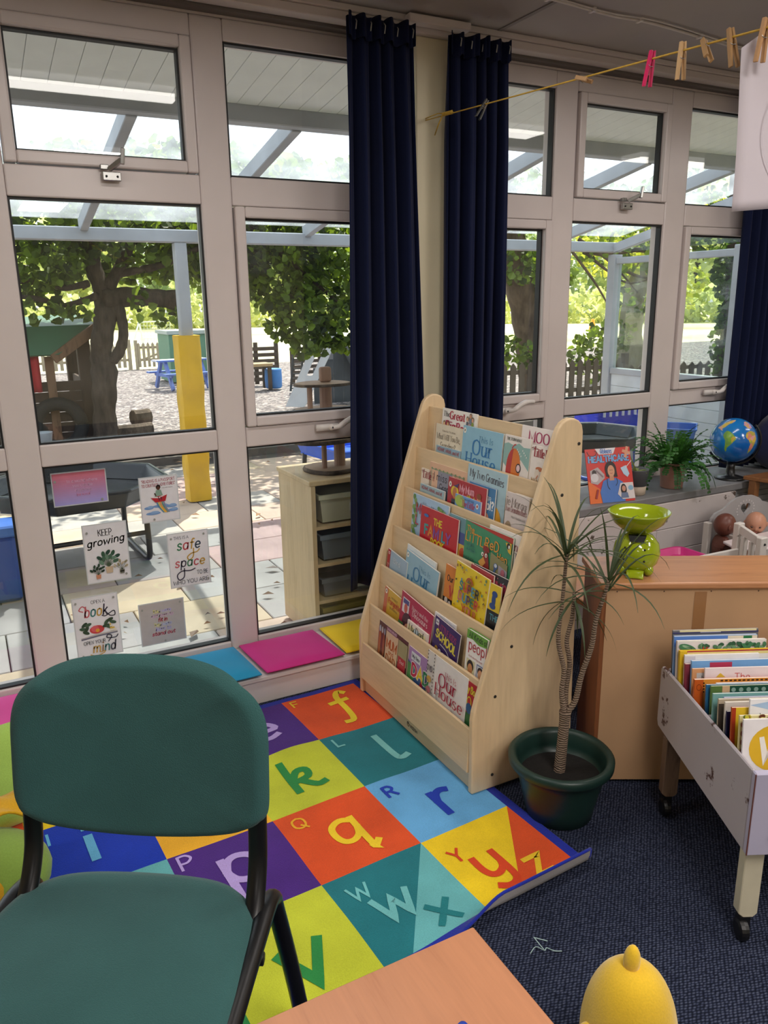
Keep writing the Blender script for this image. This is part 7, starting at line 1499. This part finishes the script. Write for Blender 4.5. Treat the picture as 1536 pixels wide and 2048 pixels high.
def f(P, W, H):
    P.text('THIS IS A', W*.34, H-.028, .012, '4A4A58', .12, fit=.058, align='c')
    P.mtext('safe', W*.22, H-.072, .040, ['3E7A5A', 'B8505A', 'C09A4A', '3A4A5A'], wt=.14, slant=.15, fit=W*.56); P.line([(W*.62, H-.072), (W*.60, H-.105), (W*.50, H-.118), (W*.46, H-.105), (W*.56, H-.092), (W*.70, H-.088), (W*.76, H-.078)], .0048, 'C09A4A', True)
    P.mtext('space', W*.14, H-.142, .036, ['C4606A', '4A4658', '3E7A5A', 'B8505A', 'C09A4A'], wt=.14, slant=.15, squash=1.1, fit=W*.72); P.line([(W*.36, H-.15), (W*.34, H-.185), (W*.22, H-.195), (W*.18, H-.175), (W*.30, H-.160), (W*.50, H-.162), (W*.62, H-.156)], .0048, '4A4658', True)
    P.text('TO BE', W*.66, H-.182, .016, '4A4A58', .11, fit=.045); P.text('WHO YOU ARE', W*.5, H-.214, .0165, '4A4A58', .11, fit=W*.86, align='c')
    tack(P, (.016, H-.022), (W-.018, H-.018), (W-.012, .02))
poster(.600, .762, .648, .423, 'white poster reading This is a safe space in coloured script', f)
def f(P, W, H):
    P.text('OPEN A', W*.56, H-.032, .013, '4A4A50', .12, fit=.05, align='c'); P.mtext('book', W*.24, H-.082, .042, ['C4606A', '3E7A7A', 'C09A4A', '3A3A4A'], wt=.13, slant=.15, fit=W*.5); P.line([(W*.30, H-.05), (W*.22, H-.036), (W*.14, H-.05), (W*.22, H-.058)], .004, 'C4606A', True).line([(W*.62, H-.084), (W*.70, H-.088), (W*.88, H-.072), (W*.90, H-.09), (W*.80, H-.09), (W*.74, H-.078)], .004, '3A3A4A', True)
    y = .088
    P.poly([(W*.12, y), (W*.5, y+.008), (W*.92, y+.008), (W*.92, y+.002), (W*.5, y), (W*.12, y-.008)], 'B9B4B4').poly([(W*.12, y-.004), (W*.5, y+.002), (W*.92, y+.004), (W*.92, y), (W*.5, y-.004), (W*.12, y-.010)], '6A6A80')
    P.ell(W*.48, y+.026, .027, .017, 'C8434A').ell(W*.44, y+.030, .014, .013, 'D8606A').ell(W*.49, y+.022, .0075, .0075, 'E0A03A')
    for k, (dx, dy, r_) in enumerate(((.22, .052, 40), (.18, .036, -10), (.26, .034, 60), (.30, .05, 20), (.24, .020, -30), (.70, .050, 50), (.78, .058, 20), (.84, .046, -20), (.68, .036, 10), (.74, .03, -30))): P.ell(W*dx, y+dy, .013, .0065, '3E5A48' if k % 2 else '2E4438', rot=r_)
    for k in range(4): P.rect(W*.76, y+.012+.008*k, W*.90-.006*k, y+.018+.008*k, 'D9B84A' if k % 2 else 'E2DCC4')
    P.text('OPEN YOUR', W*.40, .058, .014, '4A4A50', .12, fit=.08, align='c'); P.line([(W*.70, .058), (W*.78, .078), (W*.70, .086), (W*.68, .074), (W*.86, .070), (W*.92, .08)], .004, '3A3A4A', True)
    P.mtext('mind', W*.34, .022, .038, ['C09A4A', '8A6A4A', '3E7A7A', '3A3A4A'], wt=.13, slant=.15, squash=1.15, fit=W*.5); P.line([(W*.28, .016), (W*.4, .008), (W*.56, .014), (W*.6, .022), (W*.5, .02)], .0036, 'C09A4A', True)
    tack(P, (.014, H-.02), (W-.016, H-.018), (.020, .014))
poster(.231, .397, .451, .202, 'white poster reading Open a book open your mind with a red flower', f)
def f(P, W, H):
    for k, (t, c, w_) in enumerate((('You were', 'B9B0D8', .07), ('not born to', 'C8A8C0', .085), ('fit in', 'A83A4A', .035), ('You were', 'B4B8D8', .065), ('born to', 'B0A8D8', .06), ('stand out', 'B04A5A', .09))): P.text(t, W/2, H-.046-.019*k, .015, c, .22, fit=w_, align='c', slant=.2)
    P.text('You', W*.37, H-.046, .015, 'D8D08A', .22, slant=.2, fit=.026, align='c').text('You', W*.37, H-.103, .015, 'D8D08A', .22, slant=.2, fit=.024, align='c')
    tack(P, (.014, H-.025), (W-.016, H-.016), (W*.52, .010))
poster(.468, .645, .381, .204, 'grey landscape poster with pastel lettering ending stand out', f, 'B9B2B2')
# ================================================================ WASHING LINE, PEGS AND HANGING PAPER
LH = Vector((1.725, 2.922, 2.193)); LV = Vector((1.467, 1.459, 2.026))-LH
def LP(s): return LH+LV*s
wl = empty('washing_line', LH, label='thin yellow string stretched from the cream pilaster across the room', cat='string')
pts = [LP(s) for s in (0, .3, .6, .9, 1.0, 1.1, 1.2, 1.35, 1.6, 1.9, 2.2)]+[Vector((1.0, -1.4, 2.1)), Vector((.95, -2.0, 2.51))]
STR = plain('C9A23A', .7, .1, 60)
MB().tube(spline(pts, 4), .0022, 6).build('string', STR, wl, smooth=True)
mb = MB(); mb.tube([LH+Vector((0, 0, .004)), LP(.12)+Vector((0, 0, .012)), LP(.22)], .0022, 6)
for k in range(9): p = LP(.155+.007*k); mb.tube([p+Vector((.004*cos(t), 0, .004+.006*sin(t))) for t in (0, 1.3, 2.6, 3.9, 5.2, 6.3)], .0022, 5)
mb.tube([LP(.15), LP(.13)+Vector((-.005, 0, -.03)), LP(.10)+Vector((0, 0, -.06))], .0025, 5); mb.build('knot', STR, wl, smooth=True)
MB().tube([LH+Vector((0, .03, 0)), LH, LH+Vector((0, -.012, .004)), LH+Vector((0, -.016, .014))], .003, 6).build('screw_hook', plain('6A5A48', .4, Metallic=.7), wl, smooth=True)
def peg(s, hexc, label, rx, ry=0.0, L=.074, wood_=True):
    """hangs in the line's own frame: rx turns it about the line, ry tips it along the line"""
    c = LP(s); t_ = LV.normalized(); side = Vector((0, 0, 1)).cross(t_).normalized(); upv = t_.cross(side)
    M = Matrix((side, t_, upv)).transposed().to_4x4(); M.translation = c
    M = M @ Matrix.Rotation(rx, 4, 'Y') @ Matrix.Rotation(ry, 4, 'X'); R_ = empty('clothes_peg', M=M, label=label, cat='peg', group='pegs on the washing line')
    m = wood(hexc, '8E6F48', 6, (1, 1, 8), .6) if wood_ else plain(hexc, .35)
    for sg in (-1, 1):
        pf = [(sg*.0005, .010), (sg*.006, .012), (sg*.0085, -.02), (sg*.011, -L+.012), (sg*.006, -L+.012), (sg*.0035, -.03), (sg*.0008, -.012)]
        MB().prism(pf if sg < 0 else pf[::-1], Matrix(((1, 0, 0, 0), (0, 0, 1, -.005), (0, 1, 0, .006), (0, 0, 0, 1))), .010).build('jaw', m, R_, world=False, bevel=.0008)
    sp = [(.0075*cos(t*1.0), -.007+.0012*t, -.012+.004*sin(t)) for t in [k*.6 for k in range(20)]]
    MB().tube(sp, .0009, 5).build('spring', METAL, R_, world=False, smooth=True)
peg(.4015, '3A3A36', 'dark peg on the string in front of the shorter navy curtain', .6, .3)
peg(.7955, 'B48E64', 'pale wooden peg lying along the string near the curtain', .3, 1.35)
peg(1.0, 'D81E62', 'bright pink plastic peg hanging from the string', .05, 0, .074, False)
peg(1.073, 'C9A474', 'light wooden peg hanging upright just right of the pink peg', -.05, .05)
peg(1.121, 'A07C50', 'brown wooden peg tipped sideways on the string', .5, .85)
peg(1.173, '9C784C', 'brown wooden peg tilted beside the hanging paper', -.1, .3)
peg(1.233, 'B4885A', 'wooden peg gripping the top of the hanging paper', 0, 0)
TLp = Vector((0, 0, CAM_H))+(Mc.to_3x3() @ Vector(((1487-768)/F_PX, -(62-1024)/F_PX, -1))).normalized()*1.885
pa = empty('hanging_paper', TLp, label='large sheet of white paper hanging from the string at the right edge', cat='paper')
ux_ = (VR+Vector((0, 0, .06))).normalized(); uy_ = Vector((-.03*VR.x, -.03*VR.y, 1)).normalized()
PM = NT('paper'); d_ = PM.n('ShaderNodeBsdfDiffuse'); d_.inputs[0].default_value = lin('E6DFE6'); t__ = PM.n('ShaderNodeBsdfTranslucent'); t__.inputs[0].default_value = lin('E6DFE6'); mm_ = PM.n('ShaderNodeMixShader'); mm_.inputs[0].default_value = .25
PM.l(d_.outputs[0], mm_.inputs[1]); PM.l(t__.outputs[0], mm_.inputs[2]); PM.l(mm_.outputs[0], PM.out.inputs[0])
cr_ = .03
def pap(u, v):
    x, y = .46*u, -.325*(1-v); 
    if u < .10 and v > .9: y -= (.1-u)/.1*(v-.9)/.1*.028; 
    return TLp+ux_*x+uy_*y+Vector((-VB.x, -VB.y, 0))*(.006*sin(3*u)+.004*sin(5*v))
MB().grid(pap, 20, 16).build('sheet', PM.m, pa, smooth=True, solid=.0004)
P = Print(.8); gc = 'CBC4CC'
cx, cy, R0 = .16, .14, .115
P.line([(cx+R0*cos(a), cy+R0*1.1*sin(a)) for a in [radians(100+8*k) for k in range(46)]], .0012, gc); P.line([(cx-.085, cy-.085), (cx+.08, cy+.09)], .0012, gc)
for (x, y, h) in ((.075, .13, .03), (.10, .14, .032), (.105, .21, .02), (.09, .17, .012), (.085, .085, .02), (.105, .08, .03), (.105, .055, .02), (.13, .07, .03)): P.rect(x-.004, y-h/2, x+.004, y+h/2, gc).ell(x, y+h*.6, .004, .005, gc)
P.build('faint_drawing', pa, frameM(TLp+uy_*(-.325)+Vector((-VB.x, -VB.y, 0))*.012, ux_, uy_))
